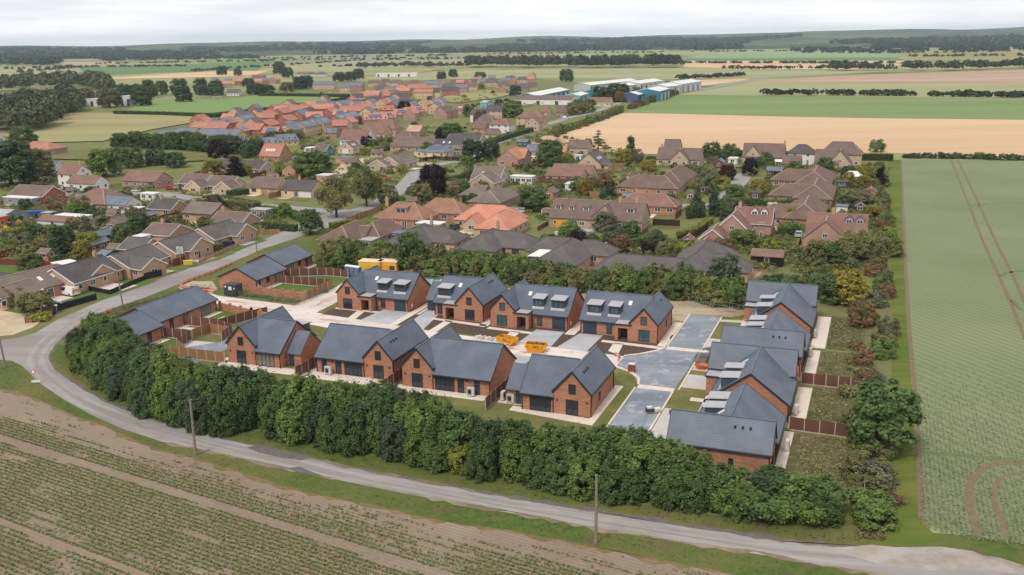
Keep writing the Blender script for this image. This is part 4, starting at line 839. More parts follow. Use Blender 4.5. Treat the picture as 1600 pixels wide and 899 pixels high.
row_of('thicket', [(1345, 700), (1362, 760), (1366, 800), (1352, 830)], 9, 2.0, 2.4, ['olive', 'fresh', 'mid', 'grey'], 'corner thicket bush', 'bushes at the end of the belt', jit=1.5)
tree('thicket', G(1345, 510), 2.4, 4.4, 'rust', label='rusty orange tinted shrub beside the mown track')
tree('big', G(1378, 704), 4.3, 9.2, 'mid', label='largest tree on the right, beside the mown track and brown fence')
tree('round', G(1352, 690), 3.0, 5.4, 'olive', label='olive round tree tucked left of the largest tree by the mown track')
# ------------------------------------------------------------------ fences and walls
def fence(label, pts, ht=1.8, mat=None, pw=1.83, gravel=True, post=None, top=None, cat='fence', name='wooden_fence', thick=.05, z=.05):
    """boarded panels between posts: every panel and every post is a part"""
    mat = mat or wood_br; t = empty(name, Vector((pts[0][0], pts[0][1], z)), 0, label, cat); o = Vector(pts[0]); pn = 'panel'
    for a, b2 in zip(pts, pts[1:]):
        a = Vector((a[0], a[1], 0)); b2 = Vector((b2[0], b2[1], 0)); L = (b2 - a).length; n = max(1, round(L / pw)); d = (b2 - a) / n; rz = math.atan2(d.y, d.x); l = d.length
        key = (round(l, 2), ht, mat.name, gravel); 
        if key not in FM:
            q = MB(); q.box(.05, l - .05, -thick / 2, thick / 2, .16 if gravel else .02, ht)
            if gravel: q.box(.05, l - .05, -thick / 2 - .01, thick / 2 + .01, 0, .155, 1); q.box(.05, l - .05, -thick / 2 - .02, thick / 2 + .02, ht + .004, ht + .04)
            FM[key] = q.mesh('panel', [mat, conc_p])
        pk = ('post', ht, (post or conc_p).name)
        if pk not in FM: q = MB(); q.box(-.055, .055, -.055, .055, 0, ht + .08); FM[pk] = q.mesh('post', post or conc_p)
        for i in range(n):
            p = a + d * i - Vector((o.x, o.y, 0)); link('panel', FM[key], t, p, rz); link('post', FM[pk], t, p, rz)
    link('post', FM[pk], t, b2 - Vector((o.x, o.y, 0)), rz)
    return t
FM = {}
def uvp(*a): return [W(*p) for p in a]
fence('brown panel fence between the two lower gardens of the right column', uvp((-8.3, 122), (1.2, 121.6)))
fence('brown panel fence between the upper gardens of the right column', uvp((-8.2, 140.2), (0.4, 140.2)))
fence('dark fence with pale posts between first and second front-row houses', uvp((-80.9, 125), (-81.2, 118.2)))
fence('dark fence with pale posts between second and third front-row houses', uvp((-65.6, 126), (-65.4, 116.6)))
fence('dark fence with pale posts between third and fourth front-row houses', uvp((-48.5, 125), (-48.5, 115.4)))
fence('brown fence round the small lawn of the nearest entrance bungalow', uvp((-118.4, 168.7), (-105, 168.7)))
fence('tan fence running back from the brick garden wall beside the estate road', uvp((-105, 158.8), (-105, 168.7)), mat=wood_tan)
fence('brown fence behind the lawn leading to the portable toilets', uvp((-120.8, 173.6), (-112, 177.6), (-106.4, 177.4)))
fence('brown fence across the gardens between the two lower bungalows', uvp((-115.2, 128.9), (-109.6, 129.2), (-108.4, 124.2)))
fence('brown fence of the middle garden beside the parking court', uvp((-117, 136.2), (-109.2, 136.4), (-107.6, 141.8), (-105.6, 146.2)))
fence('tan fence panels facing the parking court', uvp((-109.6, 129.6), (-108.9, 133.6), (-104.8, 133)), mat=wood_tan)
fence('brown fence closing the middle garden', uvp((-109.2, 136.2), (-105, 134.6), (-103.6, 129.8)), mat=wood_br)
fence('tan fence along the grey tarmac court left of the front row', uvp((-108.4, 120.4), (-96.2, 120.8)), mat=wood_tan)
fence('tan fence in front of the shorter bungalow lawn', uvp((-108.2, 124), (-104.4, 121.4)), mat=wood_tan)
fence('tan fence beside the yellow cabins', uvp((-97.6, 176.5), (-93, 181.8)), mat=wood_tan)
for lab, pts in (('low brown post and rail fence at the right of the nearest garden', uvp((1.3, 104.5), (1.3, 120)),),):
    fence(lab, pts, 1.3, mat=plain('weathered_rail', C(186, 170, 156), .85, C(150, 128, 112)), pw=2.4, gravel=False, thick=.09)
brick_w = brick_new
def pier_wall(label, pts, ht=1.5, step=3.0):
    t = empty('brick_wall', Vector((pts[0][0], pts[0][1], .05)), 0, label, 'wall'); o = Vector((pts[0][0], pts[0][1], 0))
    for a, b2 in zip(pts, pts[1:]):
        a = Vector((a[0], a[1], 0)); b2 = Vector((b2[0], b2[1], 0)); L = (b2 - a).length; n = max(1, round(L / step)); d = (b2 - a) / n
        q = MB(); q.bar(a - o + Vector((0, 0, ht / 2)), b2 - o + Vector((0, 0, ht / 2)), .22, ht); q.build('wall', brick_w, t)
        for i in range(n + 1):
            p = a + d * i - o; q = MB(); q.prism([p + Vector((x, y, 0)) for x, y in ((-.23, -.23), (.23, -.23), (.23, .23), (-.23, .23))], (0, 0, ht + .32)); q.build('pier', brick_w, t)
    return t
pier_wall('brick garden wall with piers in front of the entrance bungalow', uvp((-119, 159.6), (-105.3, 158.6)))
pier_wall('brick garden wall with piers facing the estate road opposite the entrance bungalow', uvp((-117, 147), (-108, 144.6), (-103.2, 143.6)))
pier_wall('low brick wall piece at the bend of the lane', uvp((-126.6, 125.6), (-124.6, 125)), 1.2, 2)
# green mesh fence in front of the wall
def mesh_fence(label, pts, ht, colr, step=2.4, rail=2, name='mesh_fence'):
    t = empty(name, Vector((pts[0][0], pts[0][1], .05)), 0, label, 'fence'); o = Vector((pts[0][0], pts[0][1], 0)); mt = plain(colr[0], colr[1], .6)
    pm = None
    for a, b2 in zip(pts, pts[1:]):
        a = Vector((a[0], a[1], 0)); b2 = Vector((b2[0], b2[1], 0)); L = (b2 - a).length; n = max(1, round(L / step)); d = (b2 - a) / n
        for i in range(n):
            p = a + d * i - o; q = MB(); 
            for k in range(rail + 1): z = .12 + (ht - .16) * k / rail; q.bar(p + Vector((0, 0, z)), p + d + Vector((0, 0, z)), .035, .035)
            for k in range(1, 7): w = p + d * k / 7; q.bar(w + Vector((0, 0, .1)), w + Vector((0, 0, ht)), .015, .015)
            me = q.build('mesh_panel', mt, t); q = MB(); q.bar(p, p + Vector((0, 0, ht + .1)), .06, .06); q.build('post', mt, t)
    return t
mesh_fence('green mesh fence in front of the planted strip along the estate road', uvp((-119.6, 156.6), (-112, 155.8), (-104.4, 154.6), (-104, 161), (-104, 168)), 1.1, ('green_wire', C(120, 138, 122)))
mesh_fence('grey site fence in front of the thicket at the right of the sandy plot', [G(*p) for p in ((1075, 478), (1110, 482), (1170, 494))], 1.8, ('galvanised_wire', C(150, 156, 156)), 3.4)
mesh_fence('grey site fence behind the second back-row house', [G(*p) for p in ((655, 435), (700, 440), (760, 448))], 1.8, ('galvanised_wire', C(150, 156, 156)), 3.4)
for i in range(26):
    p = W(-119 + i * .56, 157.7 + rnd.uniform(-.5, .4) - .05 * i, .05) if i < 24 else W(-104.5, 160 + i * .2)
    tree('shrub', p, .5, .7, rnd.choice(['olive', 'mid', 'lime', 'grey']), label='small planted shrub in the strip before the brick garden wall', group='strip planting by the estate road')
# orange and white barriers
orange = plain('barrier_orange', C(236, 96, 52), .5, C(224, 84, 44)); bar_white = plain('barrier_white', C(236, 228, 222), .5)
def barriers(label, px, group):
    P = [G(*p) for p in px]
    for a, b2 in zip(P, P[1:]):
        L = (b2 - a).length; n = max(1, round(L / 2.0)); d = (b2 - a) / n; rz = math.atan2(d.y, d.x); l = d.length
        for i in range(n):
            t = empty('plastic_barrier', a + d * (i + .5) + Vector((0, 0, .06)), rz, label, 'barrier', group)
            k = ('bar', round(l, 1))
            if k not in FM:
                q = MB(); x = l / 2 - .04; q.box(-x, x, -.03, .03, .42, .55); q.box(-x, x, -.03, .03, .1, .2); q.box(-x, -x + .12, -.03, .03, .204, .416); q.box(x - .12, x, -.03, .03, .204, .416); FM[k] = q.mesh('frame', orange)
                q = MB(); q.box(-x + .13, x - .13, -.035, .035, .24, .38); FM[k + ('s',)] = q.mesh('reflective_strip', bar_white)
                q = MB(); q.box(-x + .1, -x + .3, -.2, .2, 0, .09); FM[k + ('f',)] = q.mesh('foot', black_p)
            link('frame', FM[k], t); link('reflective_strip', FM[k + ('s',)], t); link('foot', FM[k + ('f',)], t)
barriers('orange and white plastic barrier edging the lawn corner at the estate entrance', [(361, 414), (330, 428), (295, 440), (281, 448), (290, 452), (312, 455), (336, 457)], 'barriers at the estate entrance')
barriers('orange barrier lying along the wild verge at the bend of the lane', [(104, 528), (118, 516), (128, 509), (140, 504), (155, 495), (178, 485)], 'barriers at the bend of the lane')
barriers('red and white barrier beside the kerb at the end of the back row', [(961, 556), (968, 559), (966, 566)], 'barriers by the tarmac road')
# ------------------------------------------------------------------ plant and materials on site
yellow = plain('skip_yellow', C(240, 166, 32), .5, C(222, 150, 24)); rust = plain('scrap', C(120, 96, 78), .9, C(88, 70, 60), 4)
def skip(label, u, v, rz, fill=True):
    t = empty('skip', W(u, v, .06), rz, label, 'skip', 'yellow skips on the estate road')
    b = MB(); L, w, h = 3.6, 1.7, 1.35; bl_, tl = 1.15, L / 2
    out = [(-bl_, 0), (bl_, 0), (tl, h * .62), (tl - .12, h), (-tl + .12, h), (-tl, h * .62)]
    for s in (-1, 1): b.prism([(x, s * w / 2, z) for x, z in out], (0, -s * .07, 0))
    for s in (-1, 1):
        b.prism([(s * bl_, -w / 2 + .072, .0), (s * tl, -w / 2 + .072, h * .62), (s * (tl - .12), -w / 2 + .072, h), (s * (tl - .2), -w / 2 + .072, h), (s * (tl - .09), -w / 2 + .072, h * .62), (s * (bl_ - .1), -w / 2 + .072, .06)], (0, w - .144, 0))
    b.box(-bl_ + .1, bl_ - .1, -w / 2 + .073, w / 2 - .073, .003, .06); b.build('shell', yellow, t)
    for s in (-1, 1):
        for x in (-1.0, -.35, .35, 1.0):
            q = MB(); q.box(x - .05, x + .05, s * (w / 2 + .003), s * (w / 2 + .07), .1, h - .1) if s > 0 else q.box(x - .05, x + .05, -w / 2 - .07, -w / 2 - .003, .1, h - .1); q.build('rib', yellow, t)
        for x in (-1.3, 1.3): q = MB(); q.tube([(x, s * (w / 2 + .01), h * .7), (x, s * (w / 2 + .16), h * .7)], .07, 8); q.build('lifting_lug', black_p, t)
    q = MB()
    for i in range(26): x, y = rnd.uniform(-1.4, 1.4), rnd.uniform(-.65, .65); a = rnd.uniform(0, 3); z = h * (.72 if fill else .5); p = Vector((x, y, z + rnd.uniform(0, .3))); q.bar(p, p + Vector((math.cos(a), math.sin(a), rnd.uniform(-.1, .3))) * rnd.uniform(.3, .9), .25, .06)
    q.box(-1.5, 1.5, -.75, .75, h * .45, h * (.76 if fill else .55)); o = q.build('rubble', plain('rubble', C(168, 150, 132), .9, C(110, 88, 72), 5) if not fill else rust, t); o['kind'] = 'stuff'
    q = MB()      # three rows of dark lettering blocks, too small to read
    for x0, x1, z in ((-.5, .62, .98), (-.42, .56, .84), (-.7, .8, .68)):
        x = x0
        while x < x1: q.box(x, x + .1, -w / 2 - .012, -w / 2 - .003, z, z + .1); x += .15
    o = q.build('lettering', black_p, t); o['kind'] = 'stuff'
skip('yellow skip full of scrap on the estate road, black lettering on its side', -50.6, 142.6, A0 + R_(4))
skip('open yellow skip turned endways beside the front garden, left of the lettered one', -56.4, 144.4, A0 - R_(18), False)
def label_sign(): pass
p_blue = plain('toilet_blue', C(16, 122, 214), .45, C(12, 108, 196)); p_grey = plain('toilet_grey', C(122, 128, 136), .5)
for i, (nm, du) in enumerate((('left', 0), ('middle', 1.35), ('right', 2.7))):
    t = empty('portable_toilet', W(-107.4 + du * .95, 179.4 - du * .15, .06), A0 + R_(-4), '%s of the three blue and grey portable toilets behind the brown fence' % {'left': 'leftmost', 'middle': 'middle', 'right': 'rightmost'}[nm], 'portable toilet', 'portable toilets')
    q = MB(); q.box(-.58, .58, -.58, .58, .1, 2.15); q.build('cabin', p_blue, t)
    q = MB(); q.box(-.45, .45, -.63, -.583, .18, 2.05); o = q.build('door', p_grey, t); q = MB(); q.box(.3, .38, -.67, -.633, 1.0, 1.25); q.build('handle', black_p, o)
    for s in (-1, 1):
        q = MB(); q.box(min(s * .583, s * .62), max(s * .583, s * .62), -.42, .42, .2, 2.0); q.build('side_panel', p_grey if i < 2 else p_blue, t)
    q = MB(); q.prism([(-.62, -.62, 2.154), (.62, -.62, 2.154), (.62, .62, 2.154), (-.62, .62, 2.154)], (0, 0, .12)); q.prism([(-.62, -.5, 2.278), (-.62, 0, 2.46), (-.62, .5, 2.278)], (1.24, 0, 0)); q.build('roof', white_p, t)
cab_y = courses('cabin_yellow', C(240, 178, 70), C(232, 168, 62), C(200, 140, 50), .3, 3, .03, mott=.1, offset=0); cab_top = plain('cabin_roof', C(244, 220, 176), .6, C(232, 206, 160))
for i, (u, v, L, lab) in enumerate(((-103.4, 182.6, 5.0, 'left yellow site cabin behind the leftmost back-row house'), (-99.6, 183.8, 4.4, 'right yellow site cabin behind the leftmost back-row house'))):
    t = empty('site_cabin', W(u, v, .05), A0 + R_(6), lab, 'cabin', 'yellow site cabins')
    q = MB(); q.box(-L / 2, L / 2, -1.4, 1.4, .15, 2.9); q.build('wall', cab_y, t); q = MB(); q.prism([(-L / 2 - .1, -1.5, 2.904), (L / 2 + .1, -1.5, 2.904), (L / 2 + .1, 1.5, 2.904), (-L / 2 - .1, 1.5, 2.904)], (0, 0, .14)); q.build('roof', cab_top, t)
    q = MB(); q.box(-.5, .4, -1.45, -1.403, .2, 2.3); q.build('door', yellow, t); window(t, L / 2 - 1, -1.4, 1.2, 'f', 1.2, .9, 1)
grey_c = plain('cabinet_grey', C(66, 72, 80), .5, C(58, 64, 72))
t = empty('site_container', W(-121.6, 157.4, .06), A0 + R_(-3), 'dark grey steel container with white and yellow notices at the estate entrance', 'container')
q = MB(); q.box(-1.5, 1.5, -1.1, 1.1, .1, 2.4); q.build('body', grey_c, t)
for k in range(12): q = MB(); x = -1.4 + k * .25; q.box(x, x + .1, -1.14, -1.103, .15, 2.3); q.build('corrugation', grey_c, t)
for x, z, w_, h_, m_ in ((-1.0, 1.75, .35, .35, white_p), (.15, 1.3, .8, .7, white_p), (1.2, 1.5, .3, .35, plain('notice_yellow', C(224, 208, 40), .5))):
    q = MB(); q.box(x - w_ / 2, x + w_ / 2, -1.165, -1.145, z, z + h_); q.build('notice', m_, t)
    if w_ > .5:
        q = MB()
        for r_ in range(3): q.box(x - .3, x + .3 - .1 * r_, -1.17, -1.1665, z + .15 + .17 * r_, z + .2 + .17 * r_)
        q.build('notice_text', grey_c, t)['kind'] = 'stuff'
# pallets, slates, pipes, covered heaps
timber = plain('pallet_timber', C(190, 160, 124), .85, C(160, 130, 98), 4)
def pallet(label, u, v, rz, load, lm, h=.7, cat='pallet', grp=None):
    t = empty('pallet', W(u, v, .075), rz, label, cat, grp)
    for k in range(3): q = MB(); q.box(-.55 + k * .5, -.45 + k * .5, -.5, .5, 0, .1); q.build('bearer', timber, t)
    for k in range(5): q = MB(); q.box(-.6, .6, -.5 + k * .215, -.36 + k * .215, .103, .125); q.build('board', timber, t)
    s = empty(load, W(u, v, .205), rz + .1, label.replace('pallet of ', 'stack of ').replace('pallet', 'pallet load') if False else None)
    bpy.data.objects.remove(s)
    return t
def stack(name, label, u, v, z, rz, w_, d_, h_, mat, n=4, cat='stack', grp=None):
    t = empty(name, W(u, v, z), rz, label, cat, grp)
    for k in range(n):
        q = MB(); e = rnd.uniform(-.04, .04); q.box(-w_ / 2 + e, w_ / 2 + e, -d_ / 2, d_ / 2, h_ * k / n + (.004 if k else 0), h_ * (k + 1) / n); q.build('layer', mat, t)
    return t
wrap = plain('white_wrap', C(226, 226, 226), .4, C(204, 206, 208)); slate_p = plain('slate_stack', C(70, 76, 86), .6, C(58, 64, 72)); kerb_m = plain('kerb_concrete', C(206, 196, 186), .85, C(186, 174, 162))
pallet('wooden pallet under wrapped slates on the lower tarmac road', -26.8, 122.0, .2, 'slate_stack', slate_p); stack('slate_stack', 'stack of dark slates with white top on the lower tarmac road', -26.8, 122.0, .21, .2, 1.0, .8, .5, slate_p); stack('wrapped_pack', 'white wrapped pack on top of the slates', -26.8, 122.0, .72, .2, .7, .6, .22, wrap, 1, 'pack')
pallet('wooden pallet with white sacks right of the wrapped slates', -25.9, 122.6, .4, '', wrap); stack('sack_pile', 'pile of pale sacks on the pallet beside the slates', -25.9, 122.6, .21, .4, .9, .7, .4, wrap, 3)
pallet('wooden pallet on the concrete drive of the nearest right-column house', -23.6, 122.4, 0, '', slate_p); stack('slate_stack', 'short stack of black slates on the concrete drive', -23.6, 122.4, .21, 0, 1.0, .8, .35, slate_p, 3)
stack('wrapped_pack', 'crumpled white pack beside the black slates on the drive', -22.5, 122.9, .08, .5, 1.1, .7, .3, wrap, 2, 'pack')
for k in range(5):
    stack('kerb_bundle', 'bundle of pale kerb stones lying along the front garden, left of the open skip', -62.4 + k * .95, 146.0 - k * .12, .07, A0 + .9, 1.1, .5, .45, kerb_m if k % 2 else wrap, 2, 'kerbs', 'kerb bundles beside the skip')
pile_m = plain('teal_sheet', C(36, 104, 132), .45, C(180, 206, 214), 6)
q = crown_mesh('sheet', 10, 30, .5, 2.2, 1.8, .1, 'bush'); 
t = empty('covered_heap', G(679, 447), 0, 'heap under blue-green sheeting behind the leftmost back-row house', 'heap')
q = MB()
for k in range(4): q.tube([(-1.6 + k * 1.05, 0, 0), (-1.6 + k * 1.05, 0, .6), (-1.55 + k * 1.0, 0, 1.25 + .2 * (k % 2))], [1.2, 1.1, .35], 9)
q.build('sheeting', pile_m, t)
for i, (px, py, w_, m_) in enumerate(((703, 441, 2.4, timber), (712, 440, 1.6, wrap), (731, 443, 2.0, wrap), (741, 444, 2.2, timber), (755, 446, 1.4, wrap), (854, 452, 3.2, wrap), (869, 455, 1.8, wrap), (846, 451, 1.2, kerb_m))):
    p = G(px, py + 1.5); a, b_ = UVof(p); stack('material_stack', ('pale', 'white wrapped', 'wrapped white', 'tan timber', 'small white', 'long white', 'low white', 'grey')[i] + (' stack of materials behind the second back-row house' if px < 800 else ' stack of materials behind the third back-row house'), a, b_, .05, A0 + .2 * i, w_, 1.1, .9, m_, 3)
# cages, tools and an orange dumper on the verge right of the tarmac
cage = plain('galvanised', C(150, 152, 154), .5, C(126, 128, 132))
t = empty('fence_panel_stack', W(-24.1, 146.6, .08), A0 + R_(90), 'stack of flat grey mesh fence panels beside the tarmac road', 'fence panels')
for k in range(5):
    q = MB(); z = .1 + k * .12; x, y = 1.7, .95; o = k * .05
    for s in (-1, 1): q.bar((-x + o, s * y, z), (x + o, s * y, z), .05, .05); q.bar((s * x + o, -y, z), (s * x + o, y, z), .05, .05)
    for i in range(9): q.bar((-x + .38 * (i + .5) + o, -y, z), (-x + .38 * (i + .5) + o, y, z), .02, .02)
    q.build('mesh_panel', cage, t)
t = empty('rubble_heap', W(-23.3, 151.2, .08), 0, 'heap of grey broken blocks beside the upper tarmac road', 'rubble')
q = MB()
for i in range(60): a, r_ = rnd.uniform(0, 6.28), rnd.random() ** .5 * 1.7; x, y, s = math.cos(a) * r_, math.sin(a) * r_ * .7, rnd.uniform(.12, .3); z = (1.7 - r_) * .3; q.box(x - s, x + s, y - s * .7, y + s * .7, z, z + s)
q.build('broken_block', plain('broken_blocks', C(150, 140, 132), .9, C(110, 100, 94), 3), t)['kind'] = 'stuff'
stack('wrapped_pack', 'white plastic pack beside the rubble heap and mesh panels', -24.2, 149.4, .08, .3, 1.4, 1.0, .5, wrap, 2, 'pack')
t = empty('mortar_tub', W(-23.3, 142.6, .08), .4, 'round orange mixing tub on the verge beside the tarmac road', 'tub'); q = MB()
for k in range(14):
    a0, a1 = k * 6.283 / 14, (k + 1) * 6.283 / 14; r0, r1 = .8, 1.05
    q.poly([(math.cos(a0) * r0, math.sin(a0) * r0, 0), (math.cos(a1) * r0, math.sin(a1) * r0, 0), (math.cos(a1) * r1, math.sin(a1) * r1, .5), (math.cos(a0) * r1, math.sin(a0) * r1, .5)]); q.poly([(math.cos(a1) * .7, math.sin(a1) * .7, .12), (math.cos(a0) * .7, math.sin(a0) * .7, .12), (math.cos(a0) * r1, math.sin(a0) * r1, .502), (math.cos(a1) * r1, math.sin(a1) * r1, .502)])
q.poly([(math.cos(k * 6.283 / 14) * .7, math.sin(k * 6.283 / 14) * .7, .121) for k in range(14)]); q.build('shell', orange, t)
q = MB(); q.box(-.4, .3, -.3, .3, .13, .4); q.build('rope_coil', plain('green_rope', C(60, 140, 120), .7), t)
t = empty('cement_bin', W(-33.2, 137.6, .08), A0, 'brown red box with pale lid at the corner of the front-row house', 'bin'); q = MB(); q.box(-.5, .5, -.4, .4, 0, 1.2); q.build('box', plain('bin_brown', C(150, 78, 56), .6), t); q = MB(); q.box(-.54, .54, -.44, .44, 1.204, 1.3); q.build('lid', wrap, t)
t = empty('kerb_ring', W(-31.8, 136.6, .06), 0, 'white curved kerb ring round the small green by the tarmac', 'kerb'); q = MB()
K = [(-33.3, 136.4), (-32.6, 136.7), (-31.8, 136.2), (-31.2, 135), (-31.1, 133.6)]
q.tube([W(*p, .07) - t.location for p in K], .09, 5); q.build('kerb_edge', kerb_m, t)
# heat pumps
def heat_pump(u, v, rz, lab):
    t = empty('heat_pump', W(u, v, .07), rz, lab, 'heat pump', 'white heat pumps'); q = MB(); q.box(-.55, .55, -.22, .22, .12, 1.35); q.build('casing', plain('pump_casing', C(220, 214, 206), .5), t)
    q = MB(); q.box(-.42, .2, -.235, -.222, .3, 1.15); g = q.build('grille', plain('pump_grille', C(120, 120, 120), .5), t)
    q = MB(); q.tube([(-.11, -.236, .72), (-.11, -.25, .72)], .26, 14); q.build('fan', black_p, g)
    for x in (-.4, .4): q = MB(); q.box(x - .05, x + .05, -.2, .2, 0, .117); q.build('foot', black_p, t)
heat_pump(-77.2, 121.2, A0, 'white heat pump on the patio of the second front-row house'); heat_pump(-52.6, 119.8, A0, 'white heat pump on the patio of the third front-row house')
heat_pump(-46.2, 119.2, A0, 'white heat pump facing forward beside the right front-row house'); heat_pump(-47.6, 119.9, A0 + 1.57, 'white heat pump turned sideways beside the fence at the right front-row house'); heat_pump(-85.2, 124.6, A0, 'white heat pump by the back door of the left front-row house')
for v, w_ in ((164.6, 'top'), (154, 'second'), (127.8, 'third'), (115.4, 'nearest')): heat_pump(-7.9, v, A0 + 1.57, 'white heat pump behind the %s house of the right column' % w_)
# ------------------------------------------------------------------ poles and signs
pole_w = plain('weathered_pole', C(150, 138, 126), .9, C(120, 108, 98), 3); steel = plain('galvanised_pole', C(168, 170, 172), .5, C(150, 152, 154))
def pole(label, px, py, top, r=.13, kind='wood', arm=0, name='utility_pole', cat='pole', lean=0):
    p = G(px, py); d = math.hypot(p.x, p.y); t = empty(name, p, 0, label, cat)
    h = top; q = MB(); q.tube([(0, 0, 0), (lean * .5, 0, h * .5), (lean, 0, h)], [r, r * .9, r * .75], 8); q.build('pole', pole_w if kind == 'wood' else steel, t)
    if kind == 'wood': q = MB(); q.tube([(lean, 0, h), (lean, 0, h + .12)], .17, 8); q.build('cap', pole_w, t)
    if kind == 'lamp': q = MB(); q.bar((0, 0, h - .05), (arm, .1, h + .05), .08, .08); o = q.build('arm', steel, t); q = MB(); q.box(min(arm, arm - .5), max(arm, arm - .5), -.05, .25, h - .02, h + .12); q.build('lamp_head', white_p, o)
    return t
def hgt(px, y0, y1):
    p = G(px, y0); d = Vector((p.x, p.y, 0)).length; lo, hi = 0, 30
    for _ in range(30):
        m = (lo + hi) / 2; y = P2(Vector((p.x, p.y, m)))[1]
        if y > y1: lo = m
        else: hi = m
    return lo
pole('tall bare timber pole on the field side of the lane, left of centre', 306, 712, hgt(306, 712, 626), .17); pole('tall bare timber pole on the field side of the lane, right of centre', 931, 850, hgt(931, 850, 744), .17)
pole('leaning timber pole at the lane junction on the left edge', 9, 575, hgt(9, 575, 504), .16, lean=-.5); pole('grey timber pole beside the lane above the wild verge', 192, 478, hgt(192, 478, 420), .15, lean=-.4)
pole('dark thin pole by the lane beside the entrance bungalow', 402, 396, hgt(402, 396, 358), .13, lean=-.3)
for px, y0, y1, lab in ((408, 369, 345, 'street lamp on the bend by the corner lawn'), (332, 318 + 5, 302, 'street lamp between the tree pair and the village street'), (273, 305, 288, 'street lamp before the teal garage doors'), (66, 492, 453, 'street lamp beside the large olive shrub at left'), (418, 316, 300, 'street lamp in front of the cream-panelled bungalow'), (184, 291, 270, 'street pole before the pinkish bungalow'), (652, 268, 250, 'street lamp beside the gravel forecourt'), (562, 322, 302, 'street lamp beside the birch trees')):
    pole(lab, px, y0, hgt(px, y0, y1), .07, 'lamp', .9, 'street_lamp', 'street lamp')
def sign(label, px, py, top, shape, m_, name='road_sign'):
    p = G(px, py); h = hgt(px, py, top); t = empty(name, p, 0, label, 'sign'); q = MB(); q.tube([(0, 0, 0), (0, 0, h)], .04, 6); q.build('post', steel, t); q = MB()
    if shape == 'round':
        q.tube([(0, -.06, h - .3), (0, -.09, h - .3)], .36, 18); o = q.build('plate', m_, t); q = MB(); q.tube([(0, -.092, h - .3), (0, -.1, h - .3)], .26, 18); q.build('face', white_p, o)
    else: q.box(-shape[0] / 2, shape[0] / 2, -.1, -.06, h - shape[1], h); q.build('plate', m_, t)
    return t
red_p = plain('sign_red', C(190, 36, 40), .5)
sign('round red-rimmed speed limit sign on the grass at the lane bend', 55, 600, 578, 'round', red_p); sign('round white back of a sign on the verge beside the tree belt', 119, 583, 565, 'round', white_p)
sign('low white street name plate at the lane junction', 57, 600, 594, (1.3, .35), white_p, 'street_nameplate')
sign('estate agent style white and green board across the lane', 284, 422, 385, (1.5, 1.7), plain('board_white', C(226, 230, 228), .5, C(90, 130, 80), .8), 'sale_board')
sign('white street sign post before the white hatchback', 90, 494, 476, (.5, .25), white_p)
sign('small white triangular warning board among the belt trees', 1027, 742, 720, (.7, .9), plain('notice_pink', C(240, 220, 216), .5), 'warning_board')
FOOT = []
# ------------------------------------------------------------------ houses of the old village
def tl(n, a, b, moss=None, mott=.5): return courses('tile_' + n, a, b, tuple(x * .55 for x in a[:3]) + (1,), .33, .3, .02, rough=.85, mott=mott, moss=moss, bump=.8)
T = dict(brown=tl('brown', C(122, 102, 94), C(110, 92, 86), C(132, 120, 104)), dark=tl('dark', C(92, 86, 86), C(84, 78, 78), C(104, 98, 94)), rbrown=tl('red_brown', C(142, 108, 96), C(130, 98, 88), C(118, 96, 84)),
         mossy=tl('mossy', C(128, 104, 92), C(118, 96, 86), C(96, 84, 74), .9), red=tl('red', C(186, 128, 110), C(172, 116, 100)), orange=tl('orange', C(206, 140, 112), C(194, 129, 102)), salmon=tl('salmon', C(212, 142, 118), C(202, 132, 108)),
         pink=tl('pink', C(206, 138, 118), C(194, 128, 110)), pale=tl('pale', C(200, 162, 142), C(190, 150, 132)), slate=tl('slate', C(118, 124, 134), C(108, 114, 126), None, .2), tan=tl('tan', C(128, 114, 104), C(118, 104, 96)), grey=tl('grey', C(104, 98, 96), C(94, 88, 88), C(118, 112, 106)),
         orb=tl('orange_brown', C(160, 118, 98), C(148, 108, 90), C(130, 104, 88)), metal=courses('sheet_metal', C(182, 178, 176), C(172, 168, 166), C(140, 136, 132), .5, 9, .03, mott=.4, offset=0), white=plain('white_roof', C(238, 236, 232), .5, C(222, 220, 216)))
def wl(n, a, b): return courses('wall_' + n, a, b, tuple(min(1, x * 1.15) for x in a[:3]) + (1,), .225, .075, .01, mott=.4, bump=.15)
Wm = dict(brick=wl('brick', C(178, 128, 104), C(162, 114, 92)), tanb=wl('tan_brick', C(186, 150, 122), C(170, 134, 108)), buff=wl('buff', C(196, 170, 144), C(182, 156, 132)), stone=courses('wall_stone', C(186, 158, 134), C(140, 116, 98), C(200, 176, 152), .45, .3, .03, mott=.9, bump=.3),
          pinkb=wl('pink_brick', C(176, 138, 122), C(160, 124, 110)), ybuff=wl('yellow_buff', C(212, 180, 142), C(200, 168, 130)), white=plain('wall_white', C(234, 230, 226), .8, C(220, 216, 210)), cream=cream_p, redb=wl('red_brick', C(170, 102, 84), C(154, 90, 72)), grey=plain('wall_grey', C(150, 146, 144), .8), green=plain('wall_green', C(70, 100, 84), .7),
          teal=plain('wall_teal', C(60, 132, 156), .5, C(52, 120, 146)), pteal=plain('wall_pale_teal', C(132, 190, 196), .5), lgrey=plain('wall_light_grey', C(190, 194, 200), .5), navy=plain('wall_navy', C(82, 96, 140), .5), black=black_p, wood=wood_br, orange=orange)
ridge_p = plain('ridge_tile', C(190, 160, 138), .8, C(170, 142, 122)); ridge_d = plain('dark_ridge_tile', C(110, 98, 92), .8)
gl_v = glass('house_glass', (0.06, 0.075, 0.09, 1), 0.06); pv_m = glass('solar_panel', (0.10, 0.13, 0.2, 1), 0.15)
WV = {}
